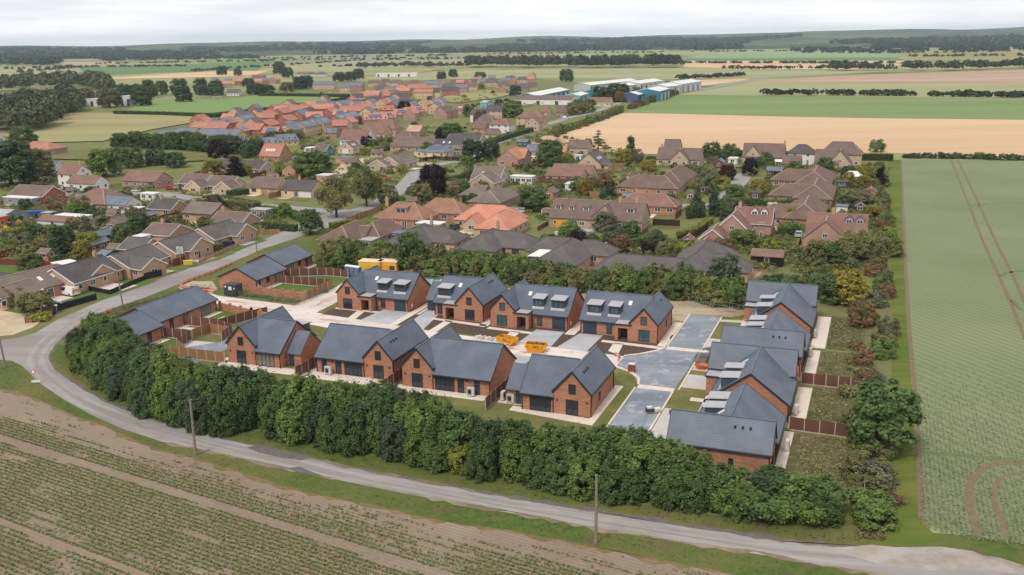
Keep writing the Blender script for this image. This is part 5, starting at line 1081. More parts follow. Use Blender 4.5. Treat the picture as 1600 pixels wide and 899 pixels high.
def vwin(parent, p, rz, wd, ht, n, fm=None):
    fm = fm or white_p; k = (round(wd, 1), round(ht, 1), n, fm.name)
    if k not in WV:
        q = MB(); t = .09; q.box(-wd / 2, wd / 2, -.05, .03, 0, t); q.box(-wd / 2, wd / 2, -.05, .03, ht - t, ht)
        for i in range(n + 1): x = -wd / 2 + (wd - t) * i / n; q.box(x, x + t, -.048, .028, t + .002, ht - t - .002)
        q.box(-wd / 2 + .04, wd / 2 - .04, -.02, .02, .05, ht - .05, 1); WV[k] = q.mesh('window', [fm, gl_v])
    o = link('window', WV[k], parent, p, rz); return o
def vol_from(r, x1, y1, x2, y2, az, w, eh, rh, L=None):
    if r == 'W': return None
    p = G(*Z(r, x1, y1), rh); q = G(*Z(r, x2, y2), rh); p.z = q.z = 0
    if isinstance(az, str) or az is not None:
        a = {'u': -AZ, 'v': math.pi / 2 - AZ}.get(az, None) if isinstance(az, str) else R_(az)
        d = Vector((math.cos(a), math.sin(a), 0)); l = L or max(3.0, abs((q - p).dot(d)))
        if (x2 is None): pass
        return p + d * l / 2, a, l
    d = q - p; l = L or min(d.length, 26); a = math.atan2(d.y, d.x); d.normalize(); return p + d * l / 2, a, l
def build_vol(t, o, rz0, c, a, L, w, eh, rh, kind, rm, wm, trim, first, ridge):
    """one block of a house: walls, roof, ridge tiles; returns its frame"""
    rel = c - o; ca, sa = math.cos(-rz0), math.sin(-rz0); lp = Vector((rel.x * ca - rel.y * sa, rel.x * sa + rel.y * ca, 0)); la = a - rz0
    hw = w / 2; z1 = rnd.uniform(.004, .03)
    hl = hw * .95 if kind in ('h', 'hl') else 0; hr = hw * .95 if kind in ('h', 'hr') else 0
    x0, x1 = -L / 2 - hl, L / 2 + hr; b = MB()
    FOOT.append((c, a, (x0 + x1) / 2, (x1 - x0) / 2, hw))
    if kind == 'g': b.prism([(x0, -hw, 0), (x0, hw, 0), (x0, hw, eh), (x0, 0, rh - .06), (x0, -hw, eh)], (x1 - x0, 0, 0))
    elif kind == 'f': b.box(x0, x1, -hw, hw, 0, eh)
    else: b.box(x0, x1, -hw, hw, 0, eh)
    wall = b.build('wall', wm, t, lp + Vector((0, 0, 0)), la)
    r = MB(); ov = .35; sl = (rh - eh) / hw; ez = eh - ov * sl
    if kind == 'g':
        for s in (-1, 1): r.prism([(x0 - .2, 0, rh), (x1 + .2, 0, rh), (x1 + .2, s * (hw + ov), ez), (x0 - .2, s * (hw + ov), ez)], (0, 0, .14))
    elif kind == 'f': r.box(x0 - .2, x1 + .2, -hw - .2, hw + .2, eh + .003, eh + .2)
    else:
        e0, e1 = x0 - (ov if hl else .2), x1 + (ov if hr else .2); y = hw + ov; rz = rh + .14; A, B_ = (-L / 2 - (0 if hl else .2), 0, rz), (L / 2 + (0 if hr else .2), 0, rz)
        q = [(e0, -y, ez + .14), (e1, -y, ez + .14), (e1, y, ez + .14), (e0, y, ez + .14)]; lo = [(p[0], p[1], ez) for p in q]
        r.poly([q[0], q[1], B_, A]); r.poly([q[2], q[3], A, B_]); r.poly([q[1], q[2], B_]); r.poly([q[3], q[0], A])
        for i in range(4): r.poly([lo[i], lo[(i + 1) % 4], q[(i + 1) % 4], q[i]])
        r.poly(lo[::-1])
    roof = r.build('roof', rm, t, lp + Vector((0, 0, z1)), la)
    if kind != 'f':
        k = MB(); rt = lambda p, q: k.bar(p, q, .24, .1)
        if kind == 'g': rt((x0 - .15, 0, rh + .17), (x1 + .15, 0, rh + .17))
        else:
            rt((A[0] + .05, 0, rh + .17), (B_[0] - .05, 0, rh + .17))
            for pt, es, f in ((A, e0, hl), (B_, e1, hr)):
                if f:
                    for s in (-1, 1): k.bar((pt[0], 0, rh + .165), (es, s * y, ez + .17), .22, .08)
        kk = k.build('ridge_tiles', ridge, roof)
    if trim and kind == 'g':
        for e in (x0 - .22, x1 + .22):
            for s in (-1, 1): k = MB(); k.bar((e, 0, rh + .04), (e, s * (hw + ov + .02), ez + .06), .06, .26); k.build('bargeboard', trim, t, lp, la)
        for s in (-1, 1): k = MB(); y = s * (hw + ov); k.box(x0 - .18, x1 + .18, min(y, y + s * .1), max(y, y + s * .1), ez - .02, ez + .12); k.build('gutter', trim, t, lp, la)
    return lp, la, x0, x1, hw, eh, rh, sl, kind, z1
def to_loc(fr, x, y, z): lp, la = fr[0], fr[1]; return Vector((lp.x + x * math.cos(la) - y * math.sin(la), lp.y + x * math.sin(la) + y * math.cos(la), z))
def facing(t, fr, side):
    n = {'f': (0, -1), 'b': (0, 1), 'l': (-1, 0), 'r': (1, 0)}[side]; a = fr[1] + t.rotation_euler[2]; nx, ny = n[0] * math.cos(a) - n[1] * math.sin(a), n[0] * math.sin(a) + n[1] * math.cos(a)
    p = Vector(t.location); return -(nx * p.x + ny * p.y) / math.hypot(p.x, p.y)
def dress(t, fr, storeys=1, skip_sides='', dens=3.4, fm=None, door=True):
    """windows and a door on the sides that look towards the lane"""
    lp, la, x0, x1, hw, eh, rh, sl, kind, z1 = fr
    for side in 'fblr':
        if side in skip_sides or facing(t, fr, side) < .12: continue
        rz = la + {'f': 0, 'b': math.pi, 'l': -math.pi / 2, 'r': math.pi / 2}[side]
        Ls = (x1 - x0) if side in 'fb' else 2 * hw; n = max(1, int(Ls / dens))
        for st in range(storeys):
            for i in range(n):
                s = -Ls / 2 + Ls * (i + .5) / n; z = .9 + 2.5 * st
                wd = rnd.choice([1.1, 1.5, 1.8]) if storeys == 1 else 1.1; ht = 1.15
                dr = door and st == 0 and i == n // 2 and side in 'fb'
                x, y = {'f': (s, -hw), 'b': (-s, hw), 'l': (x0, -s), 'r': (x1, s)}[side]
                if dr: vwin(t, to_loc(fr, x, y, .08), rz, rnd.choice([.9, 1.5]), 2.0, rnd.choice([1, 2]), fm)
                else: vwin(t, to_loc(fr, x, y, z), rz, wd, ht, 2 if wd > 1.2 else 1, fm)
        if side in 'lr' and kind == 'g' and rh - eh > 2.8: vwin(t, to_loc(fr, x0 if side == 'l' else x1, 0, eh + .3), rz, 1.1, 1.1, 2, fm)
def slope_side(t, fr): return 'f' if facing(t, fr, 'f') >= facing(t, fr, 'b') else 'b'
def on_slope(fr, side, fx, fy):
    lp, la, x0, x1, hw, eh, rh, sl, kind, z1 = fr; x = x0 + (x1 - x0) * fx; y = hw * (1 - fy); return x, (-y if side == 'f' else y), rh - y * sl + .14 + z1
def slope_patch(t, fr, side, fx, fy, wd, ln, mat, name, thick=.06):
    x, y, z = on_slope(fr, side, fx, fy); sg = -1 if side == 'f' else 1; sl = fr[7]; k = MB(); c = 1 / math.sqrt(1 + sl * sl); dy = ln * c / 2
    pts = [(x - wd / 2, y + sg * dy, z - dy * sl + .015), (x + wd / 2, y + sg * dy, z - dy * sl + .015), (x + wd / 2, y - sg * dy, z + dy * sl + .015), (x - wd / 2, y - sg * dy, z + dy * sl + .015)]
    k.prism(pts, (0, 0, thick), 0); return k.build(name, mat, t, fr[0], fr[1])
def chimney(t, fr, fx, fy=0, h=1.3, mat=None, s=.8):
    lp, la, x0, x1, hw, eh, rh, sl, kind, z1 = fr; x = x0 + (x1 - x0) * fx; k = MB(); k.box(x - s / 2, x + s / 2, fy - .3, fy + .3, max(0, rh - abs(fy) * sl - 1.2) if 0 < fx < 1 else 0, rh + h); o = k.build('chimney', mat or Wm['tanb'], t, lp, la)
    k = MB()
    for d in (-.18, .18): k.tube([(x + d, fy, rh + h + .002), (x + d, fy, rh + h + .35)], .1, 7)
    k.build('chimney_pots', ridge_p, o)
def dormer(t, fr, side, fx, fy, wd, mat_w, mat_r, kind='g', ht=1.3, fm=None):
    x, y, z = on_slope(fr, side, fx, fy); sg = -1 if side == 'f' else 1; k = MB(); dep = ht / max(.3, fr[7]) + .6; zb = z - .5
    d = k.prism([(x - wd / 2, y, zb), (x + wd / 2, y, zb), (x + wd / 2, y, z + ht - .2)] + ([(x, y, z + ht + wd * .42)] if kind == 'g' else []) + [(x - wd / 2, y, z + ht - .2)], (0, -sg * dep, 0)); o = d.build('dormer', mat_w, t, fr[0], fr[1])
    k = MB(); e = wd / 2 + .18
    if kind == 'g':
        for s in (-1, 1): k.prism([(x, y + sg * .2, z + ht + wd * .42 + .02), (x, y - sg * (dep + .6), z + ht + wd * .42 + .02), (x + s * e, y - sg * (dep + .1), z + ht - .34), (x + s * e, y + sg * .2, z + ht - .34)], (0, 0, .1))
    else: k.prism([(x - e, y + sg * .25, z + ht - .26), (x + e, y + sg * .25, z + ht - .26), (x + e, y - sg * dep, z + ht - .1 + .25), (x - e, y - sg * dep, z + ht - .1 + .25)], (0, 0, .12))
    k.build('dormer_roof', mat_r, o)
    p = to_loc(fr, x, y + sg * .01, z - .12); vwin(t, p, fr[1] + (0 if side == 'f' else math.pi), wd * .8, ht * .85, 2, fm)
HOUSES = {}
def house(key, short, rows, roof, wall, st=1, trim=None, chim=None, sky=0, pv=0, door=True, fm=None, gd=None, mat2=None, group=None, cat='house', name=None, dens=3.4, lm=True, more='', dorm=None):
    vs = []
    for row in rows:
        r, x1, y1, x2, y2, az, w, eh, rh, kind = row[:10]; L = row[10] if len(row) > 10 else None
        vs.append((vol_from(r, x1, y1, x2, y2, az, w, eh, rh, L), w, eh, rh, kind))
    (c, a, L), w, eh, rh, kind = vs[0]
    t = empty(name or ('bungalow' if rh < 6.3 and st == 1 else 'house'), (c.x, c.y, .03), a, short + more, cat, group); rm = T[roof]; wm = Wm[wall]
    rg = ridge_p if roof not in ('dark', 'slate', 'grey', 'white', 'metal') else ridge_d
    frs = []
    for i, ((c2, a2, L2), w2, e2, r2, k2) in enumerate(vs):
        fr = build_vol(t, Vector((c.x, c.y, 0)), a, Vector((c2.x, c2.y, 0)), a2, L2, w2, e2, r2, k2, (T[mat2[0]] if mat2 and i else rm), (Wm[mat2[1]] if mat2 and i else wm), trim, i == 0, rg); frs.append(fr)
        dress(t, fr, st if i == 0 or e2 > 4 else 1, dens=dens, fm=fm, door=door and i == 0)
    f0 = frs[0]; sd = slope_side(t, f0)
    if chim is not None:
        for fx in (chim if isinstance(chim, (list, tuple)) else [chim]): chimney(t, f0, fx)
    for i in range(sky): slope_patch(t, f0, sd, (i + 1) / (sky + 1) * .6 + .15, .45, .8, 1.3, white_p, 'rooflight')  # white paint stands for sky mirrored in the rooflight glass
    if pv: slope_patch(t, f0, sd, .5, .5, (f0[3] - f0[2]) * .55, 3.0, pv_m, 'solar_panel')
    if gd:
        side, fx, m_, wd = gd; lp, la, x0, x1, hw = f0[:5]; s2 = sd if side == 'front' else side
        if s2 in 'fb': x = x0 + (x1 - x0) * fx; y = -hw - .05 if s2 == 'f' else hw + .05; p = to_loc(f0, x, y, .05); rz = la + (0 if s2 == 'f' else math.pi)
        else: x = x0 - .05 if s2 == 'l' else x1 + .05; y = -hw + 2 * hw * fx; p = to_loc(f0, x, y, .05); rz = la + (-math.pi / 2 if s2 == 'l' else math.pi / 2)
        k = MB(); k.box(-wd / 2, wd / 2, -.04, .04, 0, 2.1); k.build('garage_door', m_, t, p, rz)
    for dd in (dorm or []): dormer(t, f0, sd, dd[0], dd[1], dd[2], dd[3], rm, *(dd[4:]))
    HOUSES[key] = (t, frs)
    if lm and name is None and c.length < 470:      # hard standing and lawn on the visible side
        n = {'f': (0, -1), 'b': (0, 1)}[sd]; x0, x1, hw = f0[2], f0[3], f0[4]; fx = rnd.uniform(.1, .5); xa, xb = x0 + (x1 - x0) * fx, x0 + (x1 - x0) * min(1, fx + rnd.uniform(.25, .45)); dp = rnd.uniform(3.5, 7)
        for nm, xs_, m_, d_, zz in (('front_lawn', (x0 - 1, x1 + 1), rnd.choice([g_lawn, g_dry, g_dry]), dp + 1.5, .062), ('drive', (xa, xb), rnd.choice([g_drive, g_gravel, g_brick, g_conc, g_slab]), dp, .068)):
            P = [t.matrix_basis @ to_loc(f0, x, n[1] * (hw + (d_ if k else -.5)), 0) for k in (0, 1) for x in (xs_ if not k else xs_[::-1])]
            if nm == 'drive' or rnd.random() < .75: sheet(nm, P, zz + .0004 * len(LM), m_)
    if lm: m = P2(Vector((c.x, c.y, rh * .5))); LM.append((m[0], m[1], 'the ' + short))
    return t
yel = plain('garage_yellow', C(232, 168, 64), .5, C(222, 158, 56)); teal_d = plain('door_teal', C(50, 92, 96), .5); grn_d = plain('door_green', C(44, 104, 74), .5); blk = black_p; WH = white_p; DKT = plain('dark_trim', C(58, 46, 44), .6)
H = house
# --- beyond the thicket, nearest first
H('h29', 'sprawling grey tiled bungalow', [('z', 905, 165, 1045, 25, 'v', 12, 2.6, 6.2, 'h', 15), ('z', 150, 172, 790, 235, 'u', 9, 2.4, 4.9, 'hl'), ('z', 1080, 165, 1265, 168, 'u', 8, 2.4, 5.0, 'hr')], 'grey', 'tanb', more=' with a long low wing behind the estate thicket')
H('h28', 'hipped bungalow with white conservatory', [('c', 575, 240, 690, 180, 'v', 10, 2.5, 5.6, 'h', 8), ('c', 470, 182, 640, 182, 'u', 8, 2.4, 5.0, 'h'), ('c', 730, 205, 830, 212, 'u', 8, 2.4, 4.8, 'hr')], 'grey', 'tanb', more=' at its left side')
H('h27', 'hipped grey bungalow with buff stone walls', [('P', 753.3, 366, 773, 360, 'v', 10, 2.5, 5.4, 'h', 7), ('P', 775, 361, 810, 365, 'u', 9, 2.5, 5.3, 'hr')], 'grey', 'stone', chim=.9, fm=DKT)
H('h31', 'hipped buff bungalow with white french doors', [('d', 745, 207, 830, 175, 'v', 10.5, 2.5, 5.4, 'h', 8), ('d', 850, 180, 1035, 192, 'u', 9, 2.5, 5.2, 'hr')], 'grey', 'buff', chim=.95)
H('h30', 'mossy hipped red brick bungalow', [('P', 534, 354.5, 553, 347, 'v', 9, 2.5, 5.3, 'h', 8), ('d', 330, 178, 440, 172, 'u', 7, 2.5, 4.6, 'g'), ('d', 430, 152, 500, 138, 'v', 8, 2.5, 5.2, 'h', 6), ('d', 60, 330, 130, 335, 'u', 7, 2.3, 2.5, 'f')], 'mossy', 'brick', mat2=None, more=' with a flat grey extension')
H('h33', 'orange-brown bungalow with grey box dormers', [('e', 640, 722, 800, 722, 'u', 10, 2.6, 6.2, 'h'), ('e', 960, 690, 1130, 686, 'u', 9, 2.6, 5.8, 'h')], 'orb', 'brick', dorm=[(.5, .35, 3.6, Wm['grey'], 'f', 1.5), ], chim=.1)
H('h34', 'salmon tiled bungalow', [('e', 1300, 740, 1545, 742, 'u', 10, 2.6, 6, 'h'), ('e', 1462, 815, 1545, 750, 'v', 9.5, 2.6, 5.8, 'h', 6), ('e', 1248, 835, 1270, 790, 'v', 4.5, 2.6, 4.6, 'g', 5)], 'salmon', 'buff', more=' with hipped wings and small white gable')
H('h13', 'large stone house with yellow garage', [('a', 462, 694, 1240, 712, 'u', 9.5, 2.9, 7, 'g'), ('P', 944.6, 321, 958.7, 311.5, 'v', 8.4, 2.7, 6.7, 'g', 7)], 'brown', 'stone', gd=('front', .15, yel, 4.2), chim=[.72, .9], dorm=[(.07, .42, 1.7, Wm['white'], 'f', 1.1), (.22, .42, 1.5, Wm['white'], 'f', 1.1), (.38, .42, 1.6, Wm['white'], 'f', 1.1), (.86, .42, 2.0, Wm['white'], 'f', 1.1)], more=' and four roof dormers')
H('h22', 'pink brick cottage with white gabled dormers', [('b', 400, 590, 655, 602, 'u', 8, 4.2, 7.4, 'g'), ('b', 372, 645, 395, 590, 'v', 8.6, 3.2, 7.2, 'g', 8), ('b', 237, 745, 270, 700, 'v', 6, 2.3, 4.7, 'g', 8)], 'rbrown', 'pinkb', 2, WH, chim=.1, dorm=[(.52, .55, 1.7, Wm['white'], 'g', 1.0), (.78, .55, 1.7, Wm['white'], 'g', 1.0)])
H('h23', 'broad gabled stone house with grey dormers', [('b', 895, 628, 1305, 645, 'u', 8.6, 3.4, 7, 'g'), ('b', 1015, 690, 1050, 620, 'v', 10, 2.6, 6.9, 'g', 7)], 'rbrown', 'pinkb', 1, None, chim=.42, dorm=[(.7, .5, 1.8, Wm['grey'], 'g', 1.1), (.88, .5, 1.8, Wm['grey'], 'g', 1.1)])
H('h21c', 'nearest of three brick hipped close bungalows', [('b', 650, 570, 870, 572, 'u', 9, 2.5, 5.3, 'h'), ('b', 868, 572, 890, 525, 'v', 10, 2.5, 5.6, 'h', 15)], 'mossy', 'brick')
H('h21b', 'middle of three brick hipped close bungalows', [('b', 735, 432, 925, 432, 'u', 9, 2.5, 5.4, 'h'), ('b', 935, 440, 955, 400, 'v', 11, 2.5, 5.8, 'h', 16)], 'mossy', 'brick')
H('h21a', 'farthest of three brick hipped close bungalows', [('b', 750, 330, 930, 332, 'u', 10, 2.5, 5.6, 'h'), ('b', 935, 350, 985, 288, 'v', 11, 2.5, 5.8, 'h', 18)], 'mossy', 'brick')
H('h14', 'large hipped brick bungalow at the close head', [('P', 995, 274, 1046, 271, 'u', 11, 2.6, 5.8, 'h'), ('P', 1047, 268, 1070, 250, 'v', 10, 2.6, 6.2, 'h', 18)], 'mossy', 'brick', gd=None)
H('h15', 'plain hipped bungalow with a red door', [('a', 1115, 648, 1370, 657, 'u', 9, 2.5, 5.2, 'h')], 'rbrown', 'brick', chim=.28)
H('h17', 'wide brown house with tall stone chimney', [('b', 455, 150, 728, 166, 'u', 9, 2.6, 7.4, 'g'), ('b', 515, 170, 530, 150, 'v', 7, 2.6, 6.8, 'g', 8)], 'brown', 'buff', chim=.99)
H('h18', 'small white house under a dark pyramid roof', [('b', 828, 160, 840, 160, 'u', 7.5, 4.6, 7.6, 'h')], 'dark', 'white', 2, dens=4)
H('h19', 'brown garage roof below the small white house', [('b', 724, 234, 848, 236, 'u', 7, 2.3, 5, 'g')], 'brown', 'buff', dens=5)
H('h20', 'large buff double gabled field corner house', [('b', 948, 193, 1108, 197, 'u', 9, 2.8, 7.4, 'g'), ('b', 1115, 205, 1135, 180, 'v', 8, 2.8, 7.4, 'g', 9), ('b', 1060, 140, 1200, 142, 'u', 8, 5, 9.2, 'h')], 'brown', 'buff')
H('h16', 'tall beige gabled house on the field edge', [('P', 1030, 231, 1100, 231, 'u', 9, 2.8, 6.6, 'g'), ('P', 1040, 218, 1068, 216, 'u', 9, 5, 8.8, 'g'), ('P', 1062, 236, 1066, 228, 'v', 7, 2.8, 6.4, 'g', 8)], 'brown', 'buff', chim=.06)
H('h3', 'brown gabled house left of the cedar', [('a', 582, 207, 752, 210, 'u', 8, 3.4, 6.2, 'g')], 'brown', 'buff')
H('h1', 'pale pink hipped bungalow on the field edge', [('a', 375, 172, 438, 175, 'u', 10, 2.6, 5.8, 'h')], 'pale', 'buff')
H('h2', 'bright orange tiled house', [('a', 66, 288, 176, 235, 'v', 9, 3, 6.8, 'g', 12), ('a', 120, 276, 240, 278, 'u', 8, 3, 6.2, 'g')], 'orange', 'pinkb', more=' with two steep crossing roofs')
H('h4', 'small grey house behind the big round tree', [('a', 240, 242, 325, 242, 'u', 7, 2.5, 5, 'g')], 'slate', 'buff')
H('h5', 'narrow orange roofed outbuilding', [('a', 508, 258, 556, 256, 'u', 5, 2.8, 4.8, 'g')], 'orange', 'pinkb', name='outbuilding', cat='outbuilding', door=False)
H('h7', 'dark grey gabled house with three rooflights', [('a', 738, 320, 815, 285, 'v', 10, 2.6, 6.8, 'g', 13), ('a', 730, 370, 920, 374, 'u', 6, 2.4, 3.8, 'g')], 'grey', 'buff', sky=3)
H('h8', 'long brown bungalow ending in a white conservatory', [('a', 455, 405, 800, 408, 'u', 8, 2.4, 5.2, 'g'), ('a', 410, 440, 722, 444, 'u', 7, 2.4, 4.5, 'g')], 'rbrown', 'buff')
H('h45', 'wide brown house with white trimmed front gable', [('e', 1290, 425, 1560, 420, 'u', 10, 2.6, 6.4, 'g'), ('e', 1330, 488, 1350, 440, 'v', 9, 2.6, 5.6, 'g', 9)], 'tan', 'buff', 1, WH, sky=2)
H('h47', 'red brick hipped bungalow by the yellow shrub', [('P', 764.8, 298, 780, 291, 'v', 10, 2.5, 5.4, 'h', 8), ('e', 1285, 582, 1400, 580, 'u', 8, 2.5, 5, 'hl')], 'tan', 'brick')
H('h43', 'long buff bungalow with four white side windows', [('e', 568, 347, 740, 292, 'v', 9, 2.5, 5.4, 'g', 16), ('e', 470, 372, 500, 362, 'v', 8, 2.4, 4.6, 'g', 9)], 'tan', 'buff', 1, WH)
H('h42', 'cream bungalow with slate hips and solar panels', [('e', 945, 243, 1000, 243, 'u', 9, 2.6, 5.4, 'h'), ('e', 800, 290, 890, 292, 'u', 6, 2.6, 2.7, 'f')], 'slate', 'cream', pv=1)
H('h40', 'dark bungalow with blue boarded right gable', [('e', 1075, 152, 1335, 160, 'u', 8, 2.5, 5, 'g')], 'dark', 'buff', 1, WH)
H('h40b', 'dark roofed bungalow with a twin-window gable', [('e', 955, 198, 1212, 200, 'u', 8, 2.5, 5, 'g')], 'dark', 'buff', 1, WH, sky=2)
H('h39', 'low brown bungalow with teal boarded gable', [('e', 640, 178, 965, 182, 'u', 8, 2.4, 4.6, 'g'), ('e', 690, 135, 730, 135, 'u', 8, 2.4, 5.4, 'h'), ('e', 610, 222, 880, 225, 'u', 8, 2.4, 4.0, 'g')], 'brown', 'tanb')
H('h41', 'white house under a brown pyramid roof', [('e', 1482, 28, 1500, 28, 'u', 9, 4.8, 7.8, 'h')], 'rbrown', 'white', 2, chim=.4)
H('h41b', 'yellow-buff bungalow below the white pyramid-roofed house', [('e', 1385, 112, 1480, 112, 'u', 8, 2.5, 5, 'g')], 'brown', 'ybuff')
H('h38', 'square pinkish roofed bungalow', [('e', 740, 84, 850, 86, 'u', 9, 2.8, 5.6, 'g')], 'pale', 'pinkb', door=False)
H('h35', 'steep brown house with white boarded gable', [('e', 200, 120, 437, 122, 'u', 10, 2.8, 7.4, 'g')], 'rbrown', 'white', 1, WH)
H('h36', 'brown house with two crossing gables', [('e', 365, 78, 560, 82, 'u', 9, 3, 7, 'g'), ('e', 495, 38, 600, 38, 'u', 9, 4, 8.4, 'h')], 'rbrown', 'buff', more=' beside the red terraces')
H('h37', 'buff gabled bungalow with white garage door', [('e', 205, 226, 250, 200, 'v', 8, 2.4, 5.2, 'g', 9)], 'brown', 'ybuff', 1, WH, gd=('l', .5, WH, 3.6), sky=2)
H('h37b', 'small brown bungalow with white trimmed end gable', [('e', -20, 240, 75, 243, 'u', 7, 2.4, 5, 'g')], 'brown', 'teal', 1, WH)
H('h50', 'red tiled house with four rooflights', [('f', 865, 237, 1095, 230, 'u', 9.5, 2.6, 7.2, 'g')], 'red', 'brick', sky=4, chim=.95)
H('h51', 'very long dark bungalow by the copper tree', [('f', 440, 370, 900, 382, 'u', 9, 2.5, 4.8, 'g')], 'dark', 'buff', 1, WH)
H('h52', 'plain steep brick outbuilding', [('f', 1060, 408, 1075, 395, 'v', 6, 3, 5.2, 'g', 7)], 'rbrown', 'tanb', door=False, name='outbuilding', cat='outbuilding')
H('h53', 'brown bungalow with orange brick front gable', [('f', 215, 485, 432, 492, 'u', 9, 2.5, 5.2, 'g'), ('f', 265, 543, 280, 510, 'v', 6, 2.4, 4.6, 'g', 6)], 'brown', 'ybuff', 1, WH)
H('h54', 'stone bungalow left of the dark green fence', [('f', 440, 502, 675, 504, 'u', 9, 2.5, 5.2, 'g'), ('f', 510, 553, 525, 520, 'v', 6.5, 2.4, 4.6, 'g', 6)], 'brown', 'buff', 1, WH)
H('h55', 'brown bungalow with cream front panel', [('f', 795, 514, 1035, 522, 'u', 9, 2.5, 5.2, 'g')], 'brown', 'cream', chim=.78, fm=DKT)
H('h56', 'dark bungalow with yellow and white front', [('f', 1055, 532, 1338, 534, 'u', 9, 2.5, 5.2, 'g')], 'dark', 'ybuff', chim=.4)
H('h58a', 'dark bungalow with white gutter by the street bend', [('t', 925, 312, 1312, 328, 'u', 7.5, 2.4, 4.6, 'g')], 'dark', 'tanb', 1, WH, chim=.28)
H('h58b', 'tan roofed bungalow with black bargeboards', [('w', 190, 262, 632, 296, 'u', 9, 2.5, 4.8, 'g')], 'tan', 'tanb', 1, DKT, chim=.1)
H('h58c', 'brown corner bungalow with white bargeboards', [('w', 620, 405, 1098, 434, 'u', 8.5, 2.5, 4.8, 'g')], 'brown', 'tanb', 1, WH, chim=.15)
H('h58e', 'L-shaped bungalow with glass porch', [('w', 300, 678, 560, 548, 'v', 9, 2.5, 5, 'g', 13), ('w', 620, 575, 1000, 614, 'u', 8, 2.5, 4.8, 'g')], 'grey', 'tanb', 1, WH, more=' facing the lane')
H('h58f', 'L-shaped bungalow with arched porch', [('x', 875, 184, 1180, 92, 'v', 9.5, 2.5, 5, 'g', 13), ('x', 1190, 95, 1560, 112, 'u', 8.5, 2.5, 4.8, 'g'), ('x', 420, 108, 800, 128, 'u', 8, 2.4, 4.4, 'g')], 'grey', 'tanb', 1, WH, more=' opposite the estate')
H('h71', 'low brown bungalow with long white fascia', [('t', 900, 690, 1560, 650, 'u', 9, 2.4, 4.4, 'g')], 'brown', 'tanb', 1, WH, chim=.35)
H('h58g', 'bungalow with two white trimmed gables by the black fence', [('x', 130, 402, 600, 262, None, 9.5, 2.5, 5, 'g', 13), ('x', 790, 434, 600, 360, 150, 6.5, 2.5, 4.4, 'g', 9)], 'grey', 'tanb', 1, WH)
H('h73', 'dark roofed bungalow with wide white bay windows', [('P', 82.6, 421, 133, 406.5, None, 10, 2.5, 5.2, 'g', 14), ('P', 159.2, 414, 145, 408, 150, 6.5, 2.5, 4.6, 'g', 7)], 'dark', 'tanb', 1, WH, chim=.85)
H('h73b', 'mottled brown bungalow with three rooflights', [('y', -200, 400, 470, 238, None, 10.5, 2.5, 5.2, 'hr', 16), ('y', 60, 480, 100, 440, 'v', 7, 2.5, 4.2, 'g', 6)], 'tan', 'brick', sky=3, more=' at the left edge')
H('h73c', 'dark slate shed roof behind the mottled bungalow', [('y', -60, 262, 320, 245, 'u', 6, 2.2, 3.6, 'g')], 'dark', 'tanb', name='outbuilding', cat='outbuilding', door=False)
H('h64', 'red brick bungalow with white trimmed right gable', [('g', 160, 472, 422, 489, 'u', 9.5, 2.6, 5.2, 'g')], 'brown', 'redb', 1, WH)
H('h66', 'tan brick bungalow under a large pyramid roof', [('g', 790, 502, 830, 500, 'u', 12.5, 2.6, 6.2, 'h')], 'rbrown', 'tanb')
H('h65', 'slate roofed outbuilding behind the pyramid-roofed bungalow', [('g', 640, 545, 900, 482, 'u', 7, 2.6, 4.6, 'g', 22)], 'slate', 'white', door=False, name='outbuilding', cat='outbuilding')
H('h63', 'pinkish bungalow with green garage door', [('g', 1075, 356, 1338, 310, 'u', 9, 2.6, 5.4, 'g', 15)], 'rbrown', 'pinkb', gd=('front', .85, grn_d, 2.2))
H('h62', 'tall white house with long low white wing', [('g', 535, 300, 715, 300, 'u', 8, 4.8, 7.8, 'g'), ('g', 605, 390, 835, 400, 'u', 7, 2.8, 5, 'g')], 'rbrown', 'white', 2, chim=.9)
H('h61', 'slate cottage with white gable', [('g', 425, 275, 600, 262, 'u', 8, 2.8, 5.6, 'g')], 'slate', 'white', 1, WH, more=' behind the tall white house')
H('h60', 'wide red hipped building beyond the big tree', [('g', 270, 114, 400, 117, 'u', 12, 2.6, 5.4, 'h')], 'red', 'pinkb')
H('h59', 'white gabled cottage with orange roof', [('g', -140, 50, 36, 50, 'u', 8, 3.4, 6.8, 'g')], 'orange', 'white', 1, WH, more=' at the left edge')
H('sh1', 'grey corrugated shed with a blue door', [('s', -80, 262, 190, 290, 'u', 9, 2.8, 4, 'g')], 'metal', 'grey', door=False, name='shed', cat='shed', gd=('r', .5, plain('door_blue', C(150, 196, 220), .5), 2.4))
H('sh2', 'orange steel shed at the left edge', [('s', -120, 375, 60, 378, 'u', 4, 3, 3.2, 'f')], 'metal', 'orange', door=False, name='shed', cat='shed', dens=20)
H('sh3', 'long white roofed shed beside the yard', [('s', 900, 345, 1320, 380, 'u', 4.5, 2.3, 2.6, 'f')], 'white', 'white', door=False, name='shed', cat='shed', dens=8)
H('sh4', 'brown roofed white workshop beside the yard', [('s', 680, 365, 1150, 395, 'u', 5, 2.3, 3.2, 'g')], 'rbrown', 'white', door=False, name='shed', cat='shed', dens=6)
H('sh5', 'white roofed lean-to with red strip', [('s', 140, 60, 640, 75, 'u', 5, 2.4, 2.6, 'f')], 'white', 'grey', door=False, name='shed', cat='shed', dens=6, more=' before the red brick bungalow')
H('sh6', 'grey garden shed with green strip roof', [('t', 560, 440, 720, 440, 'u', 4, 2.2, 2.4, 'f')], 'white', 'grey', door=False, name='shed', cat='shed', dens=9)
H('sh7', 'brown garden shed with grey roof among trees', [('t', 150, 745, 380, 740, 'u', 4, 2.2, 2.6, 'g')], 'slate', 'wood', door=False, name='shed', cat='shed', dens=9)
